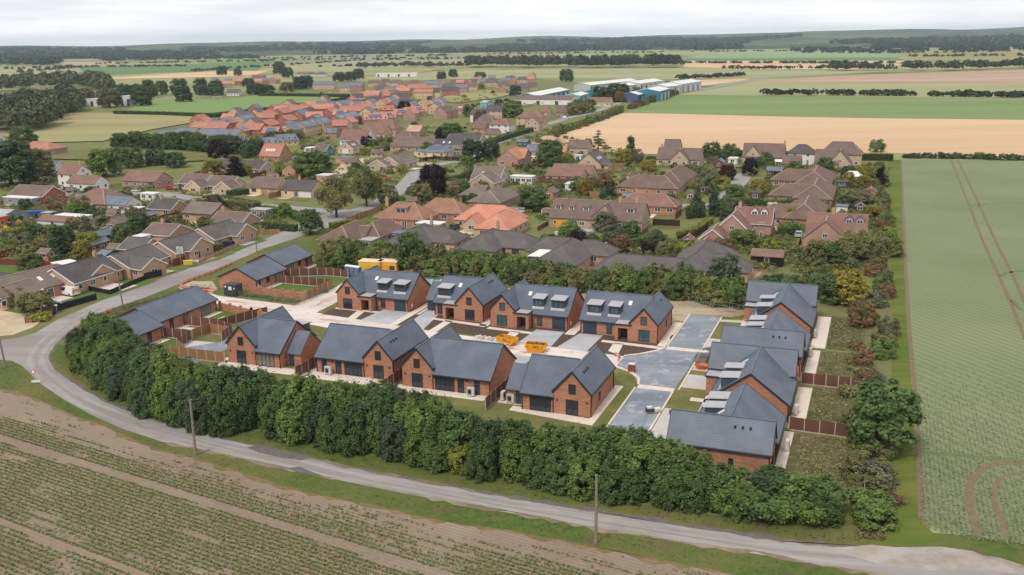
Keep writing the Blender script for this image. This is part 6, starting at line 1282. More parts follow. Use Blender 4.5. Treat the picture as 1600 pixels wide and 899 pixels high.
H('sh8', 'green barrel roofed garden shed', [('h', 850, 215, 900, 230, 'u', 4, 2.2, 2.8, 'g')], 'slate', 'green', door=False, name='shed', cat='shed', dens=9)
H('sh9', 'white flat extension behind the bay-windowed bungalow', [('y', 870, 130, 1150, 80, None, 4, 2.5, 2.6, 'f')], 'white', 'white', door=False, name='extension', cat='extension', dens=9)
H('sh10', 'white flat garage roof behind the arched porch bungalow', [('x', 530, 80, 740, 70, 'u', 3.5, 2.4, 2.5, 'f')], 'white', 'white', door=False, name='garage', cat='garage', dens=9)
H('sh11', 'teal edged flat roofed shed beside the birches', [('e', 0, 490, 105, 492, 'u', 5, 2.5, 2.6, 'f')], 'white', 'tanb', door=False, name='shed', cat='shed', dens=9)
H('sh12', 'flat grey roofed garage behind the birches', [('e', 160, 345, 285, 348, 'u', 6, 2.5, 2.6, 'f')], 'slate', 'tanb', door=False, name='garage', cat='garage', dens=9)
H('sh13', 'white flat roofed conservatory of the long brown garden', [('a', 105, 500, 300, 500, 'u', 4, 2.6, 2.7, 'f')], 'white', 'white', door=False, name='conservatory', cat='conservatory', dens=2)
H('sh14', 'brown tiled carport at the thicket end', [('j', 430, 45, 655, 52, 'u', 4.5, 2.3, 3.2, 'g')], 'rbrown', 'black', door=False, name='carport', cat='carport', dens=9)  # black walls paint the shade inside an open carport
H('sh15', 'white conservatory joined to the grey hipped bungalow', [('c', 420, 270, 490, 272, 'u', 4, 2.3, 3.4, 'h')], 'white', 'white', name='conservatory', cat='conservatory', dens=1.2)
H('sh16', 'white sunroom below the tall stone chimney', [('b', 655, 262, 715, 262, 'u', 4, 2.3, 2.9, 'h')], 'white', 'white', name='conservatory', cat='conservatory', dens=1.3)
H('sh17', 'white boarded garden room beside the stone house', [('b', 1090, 575, 1145, 577, 'u', 3.4, 2.6, 2.8, 'f')], 'slate', 'white', name='garden_room', cat='garden room', dens=4)
H('sh18', 'pale blue octagonal looking summerhouse', [('b', 1172, 342, 1190, 342, 'u', 3, 2.2, 3.6, 'h')], 'white', 'pteal', name='summerhouse', cat='summerhouse', dens=1.5)
H('sh19', 'dark green greenhouse shed by the right gardens', [('b', 1090, 408, 1165, 410, 'u', 4, 2, 2.2, 'f')], 'dark', 'green', name='shed', cat='shed', dens=3, door=False)
H('sh20', 'white caravan beside the dark grey house', [('a', 628, 330, 690, 318, 'u', 2.5, 2.4, 2.5, 'f')], 'white', 'white', name='caravan', cat='caravan', dens=2)
H('sh21', 'flat grey glazed porch in front of the orange-brown bungalow', [('e', 820, 880, 1040, 880, 'u', 4, 2.3, 2.5, 'f')], 'white', 'grey', name='porch', cat='porch', dens=2, door=False)
H('sh22', 'white caravan by the mossy brick bungalow', [('d', 590, 222, 720, 215, 'u', 4, 2.3, 2.4, 'f')], 'slate', 'grey', name='shed', cat='shed', dens=6, door=False)
HOUSES['sh22'][0]['label'] = 'grey flat roofed shed beside the mossy brick bungalow'
# old houses along the main street
H('o1', 'big brown-red gabled house on the main street', [('o', 400, 690, 560, 690, 'u', 10, 4.8, 8.4, 'h'), ('o', 640, 620, 780, 610, 'u', 9, 4.8, 8.2, 'g'), ('o', 480, 780, 490, 740, 'v', 8, 4.6, 7.6, 'g', 8)], 'rbrown', 'buff', 2, chim=.7)
H('o2', 'dark brown dormered house on the main street', [('o', 860, 610, 975, 610, 'u', 8, 3, 7, 'g')], 'brown', 'pinkb')
H('o3', 'white walled cottage near the blue units', [('o', 1330, 490, 1480, 530, 'u', 8, 3, 6.4, 'g')], 'rbrown', 'cream', 1, WH)
H('o4', 'brick gabled house left of the orange fence', [('n', 165, 535, 230, 515, 'v', 9, 4.6, 8, 'g', 10), ('n', 190, 560, 370, 565, 'u', 8, 3, 6, 'g')], 'brown', 'pinkb', 2)
H('o5', 'red-brown roofed house with two white dots of rooflight', [('n', 405, 495, 610, 490, 'u', 8, 3, 6.8, 'g')], 'rbrown', 'buff', sky=2)
H('o6', 'dark roofed white fronted old house', [('n', 640, 572, 840, 576, 'u', 8, 4.8, 7.6, 'g')], 'dark', 'white', 2, chim=.2)
H('o7', 'large dark roofed house behind the old white fronted one', [('n', 868, 512, 1118, 512, 'u', 9, 4.8, 8, 'g')], 'dark', 'buff', 2, chim=[.05, .9])
H('o8', 'dark crossing roofs left of the white pyramid-roofed house', [('n', 790, 655, 940, 650, 'u', 9, 3, 7.4, 'h'), ('n', 700, 760, 860, 762, 'u', 8, 2.6, 5.6, 'g')], 'brown', 'tanb')
H('o9', 'pale green sided hall beside the waste ground', [('n', 800, 440, 1080, 410, 'u', 14, 4, 5.4, 'g')], 'metal', 'pteal', door=False, name='hall', cat='hall', dens=7)
# house fronts: coloured panels and doors
def front_panel(key, fx0, fx1, z0, z1, mat, name='render_panel', out=.03, vi=0):
    t, frs = HOUSES[key]; fr = frs[vi]; sd = slope_side(t, fr); x0 = fr[2] + (fr[3] - fr[2]) * fx0; x1 = fr[2] + (fr[3] - fr[2]) * fx1; y = fr[4]; k = MB()
    if sd == 'f': k.box(x0, x1, -y - out, -y + .01, z0, z1)
    else: k.box(x0, x1, y - .01, y + out, z0, z1)
    return k.build(name, mat, t, fr[0], fr[1])
front_panel('h56', .6, .98, .1, 2.3, Wm['white']); front_panel('h55', .45, .98, .1, 2.3, Wm['tanb']); front_panel('h53', .0, .12, .05, 2.1, teal_d, 'garage_door', .05); front_panel('h58e', .3, .5, .1, 2.2, Wm['lgrey'], 'glass_porch', .8, 1)
front_panel('h15', .02, .08, .05, 2.05, red_p, 'front_door', .06)
# ------------------------------------------------------------------ far estate of red and slate roofs
ROOFW = dict(red='red tiled', slate='slate roofed', salmon='pinkish tiled', pink='pink tiled', orange='orange tiled', dark='dark roofed', brown='brown tiled', rbrown='red-brown tiled', grey='grey roofed')
WALLW = dict(redb='red brick', ybuff='yellow-buff', brick='brick', white='white fronted', buff='buff', pinkb='pinkish brick', tanb='tan brick')
EST = []
def est(r, x1, y1, x2, y2, roof, wall, az=35, w=8.5, L=None, eh=5, rh=7.9, kind='g', pv=0, st=2, trim=None):
    if az in (35, 40): az = 78 if az == 35 else 74; L = {20: 20, 18: 18}.get(L, 14 if az == 78 else 12)
    px = Z(r, (x1 + x2) / 2, (y1 + y2) / 2); c = vol_from(r, x1, y1, x2, y2, az, w, eh, rh, L); 
    t = house(('e', len(EST)), '', [(r, x1, y1, x2, y2, az, w, eh, rh, kind, L)], roof, wall, st, trim, pv=pv, lm=False, name='estate_house', dens=3.0, door=False)
    m = P2(Vector((c[0].x, c[0].y, 4))); EST.append((t, roof, wall, pv, m))
for row in (('k', 150, 597, 440, 560, 'slate', 'ybuff', 25, 9, 20, 3, 6), ('k', 470, 560, 660, 548, 'slate', 'ybuff', -21, 9, 12), ('k', 690, 472, 1050, 478, 'red', 'redb', -21, 9, 24), ('k', 800, 572, 1200, 568, 'slate', 'ybuff', -21, 9, 24), ('k', 1065, 422, 1230, 400, 'red', 'redb', 35, 9, 12, 5, 8, 'g', 1), ('k', 1310, 388, 1590, 348, 'slate', 'ybuff', 35, 10, 18, 5, 8, 'g', 1), ('k', 1330, 492, 1590, 492, 'red', 'redb', -21, 9, 17), ('k', 1200, 745, 1290, 735, 'slate', 'ybuff', 35, 7, 7, 2.6, 5),
            ('l', 270, 548, 420, 508, 'red', 'redb', 35, 9, 11), ('l', 270, 412, 470, 388, 'red', 'redb', 35, 9, 14), ('l', 490, 378, 630, 360, 'red', 'redb', 35, 9, 11), ('l', 550, 483, 700, 464, 'red', 'redb', 35, 9, 11), ('l', 660, 337, 860, 337, 'red', 'redb', 20, 9, 14), ('l', 780, 402, 870, 387, 'slate', 'redb', 35, 8, 8), ('l', 880, 377, 1010, 366, 'dark', 'redb', 35, 9, 9), ('l', 1000, 312, 1210, 300, 'orange', 'redb', 10, 9, 15), ('l', 1210, 372, 1350, 362, 'red', 'redb', 35, 9, 12), ('l', 1410, 345, 1590, 335, 'red', 'brick', 10, 9, 14),
            ('l', 600, 612, 760, 582, 'slate', 'ybuff', 35, 9, 12), ('l', 790, 572, 890, 560, 'slate', 'ybuff', 35, 9, 8, 5, 7.9, 'g', 1), ('l', 900, 547, 1010, 532, 'slate', 'ybuff', 35, 9, 8, 5, 7.9, 'g', 1), ('l', 1060, 522, 1190, 502, 'slate', 'ybuff', 35, 9, 9, 5, 7.9, 'g', 1), ('l', 1320, 472, 1430, 456, 'slate', 'redb', 35, 9, 9, 5, 7.9, 'g', 1), ('l', 1500, 432, 1590, 416, 'slate', 'redb', 35, 9, 8, 5, 7.9, 'g', 1), ('l', 1225, 277, 1330, 264, 'slate', 'ybuff', 35, 9, 9), ('l', 1370, 264, 1490, 246, 'slate', 'ybuff', 35, 9, 10),
            ('l', 240, 772, 480, 738, 'slate', 'ybuff', 30, 9, 18, 2.8, 5.5), ('l', 0, 815, 200, 775, 'slate', 'ybuff', 30, 9, 16, 2.8, 5.5), ('l', 1210, 660, 1320, 655, 'slate', 'brick', -21, 6, 8, 2.4, 4.4),
            ('m', 240, 498, 350, 490, 'red', 'redb', 10, 10, 10, 5, 8, 'h'), ('m', 20, 520, 220, 522, 'red', 'redb', 10, 8, 14), ('m', 0, 640, 60, 628, 'slate', 'redb', 35, 9, 6, 5, 7.9, 'g', 1), ('m', 0, 440, 130, 430, 'slate', 'ybuff', 10, 9, 10), ('m', 130, 435, 300, 428, 'dark', 'buff', 10, 9, 13), ('m', 195, 345, 300, 340, 'dark', 'white', 10, 9, 9), ('m', 110, 180, 350, 178, 'slate', 'brick', -10, 9, 18, 5.4, 8.6), ('m', 15, 200, 120, 195, 'slate', 'ybuff', 0, 9, 9, 5.4, 8.6),
            ('m', 410, 432, 520, 402, 'slate', 'ybuff', 40, 10, 9, 5, 8), ('m', 590, 432, 690, 402, 'red', 'ybuff', 40, 10, 8, 5, 8), ('m', 700, 397, 800, 372, 'slate', 'ybuff', 40, 10, 8, 5, 8), ('m', 760, 332, 960, 326, 'dark', 'brick', -10, 9, 15), ('m', 920, 432, 1000, 405, 'dark', 'ybuff', -10, 7, 7), ('m', 340, 640, 560, 632, 'pink', 'pinkb', 20, 9, 15, 3, 6.2, 'g', 1), ('m', 600, 612, 720, 598, 'pink', 'pinkb', 20, 9, 9, 3, 6.2, 'g', 1), ('m', 790, 572, 920, 558, 'pink', 'pinkb', 20, 9, 10, 3, 6.2, 'g', 1), ('m', 950, 545, 1050, 532, 'pink', 'pinkb', 20, 9, 8, 3, 6.2), ('m', 1060, 532, 1170, 520, 'pink', 'pinkb', 20, 9, 9, 3, 6.2, 'g', 1),
            ('m', 1190, 442, 1290, 424, 'pink', 'ybuff', 40, 10, 9), ('m', 1330, 432, 1410, 416, 'slate', 'ybuff', 40, 9, 7, 5, 7.9, 'g', 1), ('m', 1440, 407, 1540, 390, 'slate', 'ybuff', 40, 9, 8), ('m', 830, 252, 1000, 250, 'orange', 'brick', -10, 9, 14), ('m', 380, 302, 560, 302, 'salmon', 'brick', -10, 9, 14, 4, 7), ('m', 640, 277, 780, 272, 'red', 'ybuff', 10, 9, 12), ('m', 1040, 205, 1250, 192, 'red', 'brick', 10, 11, 15, 5.4, 9, 'h'), ('m', 1110, 272, 1330, 276, 'red', 'ybuff', -10, 9, 17), ('m', 1250, 152, 1470, 160, 'slate', 'buff', -10, 10, 18, 5, 8.4), ('m', 1340, 262, 1460, 262, 'dark', 'redb', -10, 9, 9),
            ('m', 430, 142, 560, 135, 'brown', 'buff', 0, 9, 12), ('m', 560, 190, 660, 180, 'brown', 'buff', 20, 9, 9), ('m', 620, 128, 720, 125, 'grey', 'buff', 0, 9, 9), ('m', 760, 140, 890, 140, 'brown', 'buff', -10, 9, 11), ('m', 870, 182, 1000, 178, 'brown', 'white', -10, 9, 11), ('m', 1040, 142, 1140, 142, 'brown', 'buff', -10, 9, 9), ('m', 520, 230, 640, 225, 'grey', 'buff', 10, 9, 9), ('m', 400, 390, 560, 385, 'dark', 'brick', 10, 9, 12),
            ('n', 200, 248, 380, 240, 'dark', 'redb', -10, 9, 15), ('n', 30, 268, 150, 264, 'dark', 'ybuff', -10, 9, 9), ('n', 400, 207, 550, 202, 'slate', 'pinkb', -10, 9, 12), ('n', 580, 190, 700, 187, 'brown', 'ybuff', -10, 9, 9), ('n', 210, 192, 400, 190, 'grey', 'ybuff', -10, 9, 15), ('n', 320, 132, 440, 130, 'brown', 'buff', -10, 9, 9), ('n', 720, 132, 830, 125, 'slate', 'ybuff', 20, 9, 9), ('n', 620, 127, 700, 122, 'grey', 'buff', 0, 9, 7), ('n', 840, 132, 1000, 122, 'grey', 'buff', 0, 9, 13), ('n', 1060, 112, 1200, 110, 'slate', 'pinkb', 0, 9, 11), ('n', 870, 78, 980, 74, 'slate', 'buff', 0, 9, 9), ('n', 1300, 98, 1440, 95, 'grey', 'buff', 0, 9, 11), ('n', 1120, 88, 1270, 84, 'grey', 'buff', 0, 9, 11), ('n', 1000, 185, 1180, 175, 'grey', 'buff', 10, 9, 13, 3, 6), ('n', 1060, 232, 1140, 222, 'red', 'brick', 35, 10, 7, 3, 6.4), ('n', 1180, 240, 1290, 232, 'slate', 'white', 10, 9, 9, 3, 6), ('n', 1280, 200, 1420, 188, 'grey', 'pinkb', 10, 10, 11, 3, 6.4), ('n', 1430, 192, 1560, 190, 'grey', 'buff', 0, 10, 11, 3, 6.4),
            ('q', 890, 292, 1030, 272, 'pink', 'pinkb', 35, 9, 12), ('q', 730, 302, 830, 300, 'slate', 'redb', 20, 9, 9), ('q', 575, 317, 720, 312, 'pink', 'pinkb', 20, 9, 13), ('q', 340, 312, 530, 292, 'pink', 'redb', 20, 9, 16), ('q', 120, 347, 280, 342, 'pink', 'pinkb', 20, 9, 14), ('q', 190, 312, 300, 310, 'slate', 'redb', 10, 9, 9), ('q', 600, 255, 810, 250, 'brown', 'pinkb', 0, 9, 18), ('q', 0, 302, 90, 312, 'slate', 'pinkb', 0, 9, 8), ('q', 240, 470, 380, 462, 'grey', 'white', 0, 8, 12, 3, 6), ('q', 1260, 216, 1400, 214, 'rbrown', 'white', 0, 9, 13, 3, 6), ('q', 1420, 212, 1500, 204, 'brown', 'white', 0, 10, 8, 3, 6.5, 'h'), ('r', 260, 212, 340, 200, 'brown', 'white', 0, 10, 8, 3, 6.5, 'h'), ('r', 190, 348, 450, 348, 'slate', 'buff', -10, 9, 24, 5.4, 8.6)):
    est(*row)
# ------------------------------------------------------------------ industrial units, school, farm
def shed_unit(label, rows, roof, wall, vd=0, name='industrial_unit', cat='industrial unit', lm=None):
    t = house(('u', label), label, rows, roof, wall, 1, None, door=False, name=name, cat=cat, dens=200, lm=False)
    if lm: m = P2(t.location); LM.append((m[0], m[1], lm))
    fr = HOUSES[('u', label)][1][0]; sd = slope_side(t, fr); n = max(3, int((fr[3] - fr[2]) / 7)); key = ('sl', wall, round(fr[5], 1))
    for i in range(n):
        x = fr[2] + (fr[3] - fr[2]) * (i + .5) / n; y = -fr[4] - .05 if sd == 'f' else fr[4] + .05; k = MB(); k.box(-1.3, 1.3, -.06, .06, .1, fr[5] * .72)
        k.build('loading_door' if i % 2 else 'window', WH if i % 2 else gl_v, t, to_loc(fr, x, y, 0), fr[1])
    return t
shed_unit('long teal industrial unit with white roof', [('o', 400, 432, 1060, 312, None, 18, 6, 8, 'g', 95)], 'white', 'teal', lm='the long teal industrial unit')
HOUSES[('u', 'long teal industrial unit with white roof')]
shed_unit('pale teal unit in front of the long teal unit', [('o', 1060, 440, 1300, 380, None, 14, 5, 6.5, 'g', 34)], 'white', 'pteal')
shed_unit('brown corrugated works roof with rooflight strip', [('o', 300, 462, 1040, 480, 'u', 20, 4, 6.5, 'g')], 'brown', 'white')
shed_unit('long white roofed unit behind the teal one', [('p', -100, 280, 420, 230, None, 18, 6, 8, 'g', 110)], 'white', 'lgrey')
shed_unit('teal unit half hidden by the big dark tree', [('p', 100, 365, 340, 315, None, 18, 6, 8, 'g', 60)], 'white', 'teal')
shed_unit('small grey unit between the white units', [('p', 330, 300, 560, 275, None, 16, 6, 8, 'g', 60)], 'white', 'lgrey')
shed_unit('white ribbed unit with dark window bands', [('p', 600, 258, 860, 225, None, 22, 7, 9, 'g', 70)], 'white', 'lgrey')
shed_unit('navy and white unit by the field hedge', [('p', 600, 415, 790, 380, None, 14, 6, 8, 'g', 34)], 'white', 'navy')
shed_unit('bright blue unit standing by the field hedge', [('p', 850, 365, 1060, 315, None, 20, 8, 10, 'g', 44)], 'white', 'teal', lm='the bright blue unit')
shed_unit('low pale grey unit right of the bright blue one', [('p', 1010, 300, 1180, 282, None, 18, 7, 9, 'g', 44)], 'white', 'lgrey')
shed_unit('rightmost large grey warehouse', [('p', 1200, 262, 1450, 228, None, 22, 8, 10, 'g', 60)], 'white', 'lgrey', lm='the rightmost grey warehouse')
shed_unit('long white farm building on the olive field', [('r', 1110, 212, 1470, 198, -5, 14, 5, 7, 'f', 60)], 'white', 'white', name='farm_building', cat='farm building')
shed_unit('white school building with blue window band', [('P', 113, 154.5, 150, 155.5, -10, 12, 6, 6.2, 'f', 26)], 'white', 'white', name='school_building', cat='school')
shed_unit('white end block of the school', [('P', 192, 150, 203, 149, -10, 10, 8, 8.2, 'f', 9)], 'white', 'white', name='school_building', cat='school')
# ------------------------------------------------------------------ named trees of the village
def at(kind, px, py, r, h, colr, label, cat='tree', group=None):
    t = tree(kind, G(px, py), r, h, colr, label=label, cat=cat, group=group or 'village trees'); m = P2(Vector(t.location) + Vector((0, 0, h / 2)))
    return t
for a in (('weep', 526, 340, 6.0, 12.8, 'olive', 'left of the two tall birches at the street junction'), ('weep', 573, 323, 5.6, 13.2, 'olive', 'right of the two tall birches at the street junction'), ('round', 607, 322, 3.4, 6.4, 'olive', 'smaller olive tree right of the two birches'),
          ('round', 486, 366, 3.4, 6.4, 'mid', 'green tree beside the lane behind the entrance bungalows'), ('big', 677, 306, 4.8, 10.4, 'copper', 'large dark copper beech in the middle of the village'), ('round', 660, 314, 3.2, 6.4, 'wine', 'wine-red tree left of the large copper beech'),
          ('round', 712, 308, 2.8, 6, 'pale', 'pale yellow-leaved tree right of the large copper beech'), ('round', 726, 308, 2.6, 5, 'mid', 'green tree just right of the pale yellow-leaved tree'), ('big', 490, 279, 7.4, 10.5, 'fresh', 'big rounded green tree behind the dark yellow-fronted bungalow'),
          ('big', 860, 260, 5.6, 10.6, 'mid', 'big round green tree beside the bright orange tiled house'), ('big', 738, 253, 5, 9.6, 'dark', 'dark green tree right of the cream slate bungalow'), ('big', 766, 251, 4.6, 8.4, 'dark', 'dark green tree left of the bright orange tiled house'),
          ('tiers', 935, 238, 3.6, 10.6, 'olive', 'tall open cedar standing against the golden field'), ('round', 974, 260, 3.6, 7, 'yellow', 'yellow tree below the cedar'), ('round', 1013, 268, 3.4, 4.4, 'yellow', 'second yellow tree right of the grey weeping birch'), ('cone', 985, 250, 2.6, 9, 'dark', 'dark pointed conifer behind the yellow tree'),
          ('weep', 997, 260, 2.8, 7.4, 'grey', 'grey-green weeping birch between the two yellow trees'), ('column', 1088, 340, 1.4, 6.6, 'dark', 'left tall cypress at the close entrance'), ('column', 1115, 338, 1.5, 6.8, 'dark', 'right tall cypress at the close entrance'), ('column', 1098, 340, .9, 4, 'mid', 'short cypress between the two tall ones'), ('column', 1076, 342, .8, 3.2, 'dark', 'smallest cypress left of the pair at the close entrance'),
          ('big', 18, 290, 10, 16, 'dark', 'huge dark tree at the left edge of the village'), ('big', 58, 284, 7.5, 12, 'olive', 'large olive tree right of the huge dark one at the left edge'), ('big', 40, 238, 7, 12, 'mid', 'large green tree behind the wide red hipped building'),
          ('big', 163, 276, 7, 10.5, 'fresh', 'broad bright green tree behind the tall white house'), ('round', 208, 262, 5, 8, 'mid', 'green tree behind the pinkish bungalow'), ('round', 245, 258, 5, 7, 'dark', 'dark tree right of the pinkish bungalow roof'), ('round', 275, 262, 4.6, 6, 'dark', 'dark low tree beside the paddock'), ('round', 186, 258, 4.4, 7, 'mid', 'mid green tree between the two larger ones by the paddock'),
          ('round', 343, 247, 5.2, 8.6, 'copper', 'dark copper tree at the end of the long hedge row'), ('round', 335, 276, 4.4, 6.4, 'yellow', 'yellow-green tree before the very long dark bungalow'), ('cone', 368, 276, 3.6, 7, 'copper', 'dark purple pointed tree before the very long dark bungalow'), ('round', 384, 274, 2.6, 4.4, 'lime', 'small lime shrub tree right of the purple pointed one'),
          ('weep', 206, 352, 2.4, 6.4, 'pale', 'sparse pale birch behind the low fascia bungalow'), ('cone', 93, 402, 2.8, 7.2, 'dark', 'dark green pointed conifer in the left gardens'), ('round', 125, 372, 3.8, 5.6, 'pale', 'sandy coloured willow in the left gardens'), ('round', 140, 390, 3.2, 4.2, 'lime', 'lime green round bush in the left gardens'), ('round', 222, 356, 2.4, 3.6, 'copper', 'dark copper bush behind the low fascia bungalow'),
          ('thicket', 55, 490, 3.6, 4.2, 'olive', 'large olive shrub before the mottled bungalow'), ('thicket', 25, 478, 2.8, 3.4, 'fresh', 'yellow-green shrub left of the large olive one'), ('shrub', 62, 500, 2.0, 1.8, 'lime', 'low lime shrub by the brick wall at left'), ('thicket', 50, 420, 3, 3, 'mid', 'drooping green bush behind the mottled bungalow'),
          ('big', 706, 222, 6.2, 9.5, 'mid', 'large green tree in the gardens below the pinkish terraces'), ('round', 693, 222, 4.6, 7, 'copper', 'dark purple tree beside the square pinkish bungalow'), ('round', 735, 182, 5, 8, 'mid', 'green tree before the old dark roofed houses'), ('big', 802, 184, 7, 11, 'fresh', 'light green tree left of the works roof'), ('round', 777, 180, 4, 7, 'grey', 'grey-green tree before the pyramid-roofed white house'), ('big', 805, 150, 6, 10, 'dark', 'dark tree at the left end of the long teal unit'),
          ('big', 885, 128, 9, 15, 'mid', 'lone big tree behind the long teal unit'), ('big', 965, 158, 11, 14, 'dark', 'big dark tree among the blue units'), ('big', 945, 160, 8, 12, 'dark', 'dark tree left of the biggest one among the blue units'), ('round', 968, 160, 5, 8.5, 'gold', 'golden tree in front of the blue units'), ('cone', 932, 158, 4.6, 11, 'blue', 'blue-green conifer by the teal unit'), ('round', 905, 178, 5.4, 10, 'pale', 'pale willow-like tree by the main street'), ('round', 895, 180, 5, 8, 'olive', 'olive tree left of the pale willow-like tree'), ('round', 920, 176, 5.6, 9, 'olive', 'olive tree right of the pale willow-like tree'),
          ('round', 995, 151, 4, 7.6, 'mid', 'green shrub tree before the navy unit'), ('round', 1042, 143, 3.6, 9.6, 'mid', 'green tree at the right corner of the bright blue unit'), ('round', 985, 376, 3, 4.8, 'mid', 'green tree beside the curved gravel drive'), ('round', 968, 392, 3, 4, 'rust', 'rust-red bush right of the hipped conservatory bungalow'), ('round', 1025, 395, 2.6, 5, 'blue', 'dark green tree at the right of the curved gravel drive'),
          ('round', 945, 362, 3.2, 5.2, 'grey', 'grey bare-looking tree before the large stone house'), ('round', 1137, 282, 3, 5.4, 'wine', 'wine-red tree by the close road'), ('round', 1172, 275, 3, 6.4, 'copper', 'dark copper tree right of the close road'), ('thicket', 1095, 295, 1.8, 2.6, 'pale', 'white flowering shrub by the close road'), ('thicket', 1128, 298, 3.2, 4.6, 'lime', 'bright lime shrub by the close road'), ('round', 1235, 352, 2, 5, 'yellow', 'yellow shrub tree between the cottage and the stone house'),
          ('round', 1345, 322, 3.8, 4.8, 'pale', 'pale cream-flowering tree beside the mown track'), ('round', 1370, 238, 3.4, 5.6, 'fresh', 'small round tree on the field hedge at right'), ('round', 1140, 252, 4.2, 7.2, 'mid', 'green tree left of the wide brown house'), ('round', 1112, 250, 4.2, 7, 'mid', 'second green tree left of the wide brown house'), ('round', 1196, 262, 3.2, 6, 'mid', 'green tree in front of the wide brown house'), ('round', 1160, 388, 3.6, 4.4, 'fresh', 'light green bush before the pink brick cottage'),
          ('round', 1325, 290, 2.2, 4.4, 'yellow', 'yellow bush in the right-hand gardens'), ('cone', 1375, 292, 2.2, 6, 'copper', 'brown-purple small tree near the mown track'), ('round', 833, 330, 5, 6.5, 'mid', 'green bushy tree left of the large stone house'), ('round', 915, 306, 3, 5, 'gold', 'golden shrub tree behind the large stone house'), ('round', 948, 296, 2.6, 3.8, 'copper', 'dark purple shrub in the central gardens'), ('round', 905, 300, 3.4, 5, 'fresh', 'light green tree behind the large stone house')):
    at(*a)
# ------------------------------------------------------------------ hedges
for a in (('broad clipped olive hedge at the street corner', [(352, 325), (402, 330)], 4, 2.6, 'olive'), ('clipped green hedge along the corner lawn', [(412, 329), (458, 338)], 2, 1.6, 'fresh'), ('dark clipped hedge across the corner lawns', [(408, 357), (463, 362)], 2, 1.8, 'mid'), ('clipped hedge end beside the corner lawn', [(458, 338), (468, 346)], 2, 1.8, 'fresh'),
          ('bright green hedge beside the small lawn by the birches', [(517, 358), (545, 352), (578, 357)], 2, 1.6, 'lime'), ('bright clipped hedge behind the pink brick cottage', [(1190, 323), (1242, 321)], 2, 1.8, 'fresh'), ('dark hedge with yellow top beside the close road', [(1152, 322), (1190, 324)], 2.4, 2.4, 'mid'), ('curved bright green hedge round the gravel drive', [(970, 388), (995, 386), (1012, 379), (1024, 370)], 1.8, 2, 'fresh'),
          ('yellow-green hedge climbing beside the pink brick cottage', [(1060, 372), (1085, 366), (1110, 348)], 1.8, 1.6, 'lime'), ('green hedge right of the sprawling tiled bungalow', [(1035, 385), (1080, 388)], 2, 1.8, 'fresh'), ('rounded green hedge between the cottage and the stone house', [(1222, 372), (1238, 362)], 3, 2.6, 'fresh'), ('long dark hedge on the edge of the golden field', [(1100, 244), (1200, 246), (1300, 250), (1394, 251)], 3, 2.6, 'dark'),
          ('hedge in front of the double gabled field corner house', [(1310, 268), (1375, 270)], 1.5, 1.4, 'lime'), ('hedge below the wide brown house', [(1190, 266), (1250, 266)], 1.8, 1.6, 'fresh'), ('hedge behind the large hipped brick bungalow', [(1010, 250), (1060, 252)], 1.8, 1.6, 'fresh'), ('clipped dark hedge beside the gravel forecourt', [(700, 283), (725, 278)], 2, 1.6, 'fresh'),
          ('hedge along the dark fence left of the lane', [(355, 307), (388, 303)], 2, 1.8, 'mid'), ('hedge on the street side of the main street', [(765, 226), (800, 215), (830, 206)], 3, 2.4, 'mid'), ('long school hedge beside the rough pasture', [(180, 179), (260, 181), (330, 184)], 3, 2.6, 'dark'), ('hedge between the playing field and the estate', [(335, 184), (440, 171), (545, 157)], 3, 2.6, 'dark'),
          ('far hedge of the playing field', [(405, 151), (470, 151.5), (545, 153)], 4, 3, 'dark'), ('green hedge before the farm cottages', [(880, 350), (900, 356)], 2, 1.8, 'fresh'), ('hedge beside the parked dark car', [(330, 393), (346, 390)], 2, 1.6, 'olive'), ('hedge in the yard gardens', [(10, 372), (35, 366)], 3, 2, 'lime'), ('lime hedge in the left gardens', [(160, 352), (190, 346)], 2, 1.6, 'lime')):
    far = a[1][0][1] < 200
    hedge(*a, dens=4 if far else 14, leaf=.45 if far else .2)
row_of('thicket', [(845, 234), (868, 212), (905, 199), (940, 187), (970, 175)], 30, 3.2, 4.2, ['olive', 'mid', 'fresh', 'olive'], 'golden field hedge bush', 'bushes along the golden field')
row_of('thicket', [(985, 171), (1010, 162), (1056, 148)], 22, 3.4, 4.4, ['olive', 'rust', 'olive', 'mid'], 'green field hedge bush', 'bushes along the green field')
row_of('thicket', [(1408, 247), (1500, 248), (1600, 251), (1680, 254)], 16, 2.6, 2.4, ['dark', 'mid'], 'low crop boundary bush', 'bushes on the crop boundary', jit=.8)
row_of('round', [(148, 236), (200, 238), (260, 240), (330, 246)], 24, 4.4, 7, ['dark', 'mid', 'dark', 'mid'], 'paddock row tree', 'tree row behind the paddock', back=14)
row_of('round', [(390, 248), (400, 236), (440, 222), (470, 216)], 12, 3.6, 6, ['dark', 'mid', 'olive', 'yellow'], 'garden tree', 'garden trees below the estate')
row_of('big', [(150, 166), (240, 150), (290, 148), (345, 150)], 14, 8.5, 14, ['mid', 'dark', 'olive'], 'tall school-side tree', 'school trees', jit=14)
at('big', 222, 166, 9, 15, 'mid', 'rounded tree standing alone at the corner of the school'); at('big', 287, 160, 8, 14, 'dark', 'dark tree standing on the playing field'); at('big', 172, 168, 10, 15, 'olive', 'wide tree between the two school blocks')
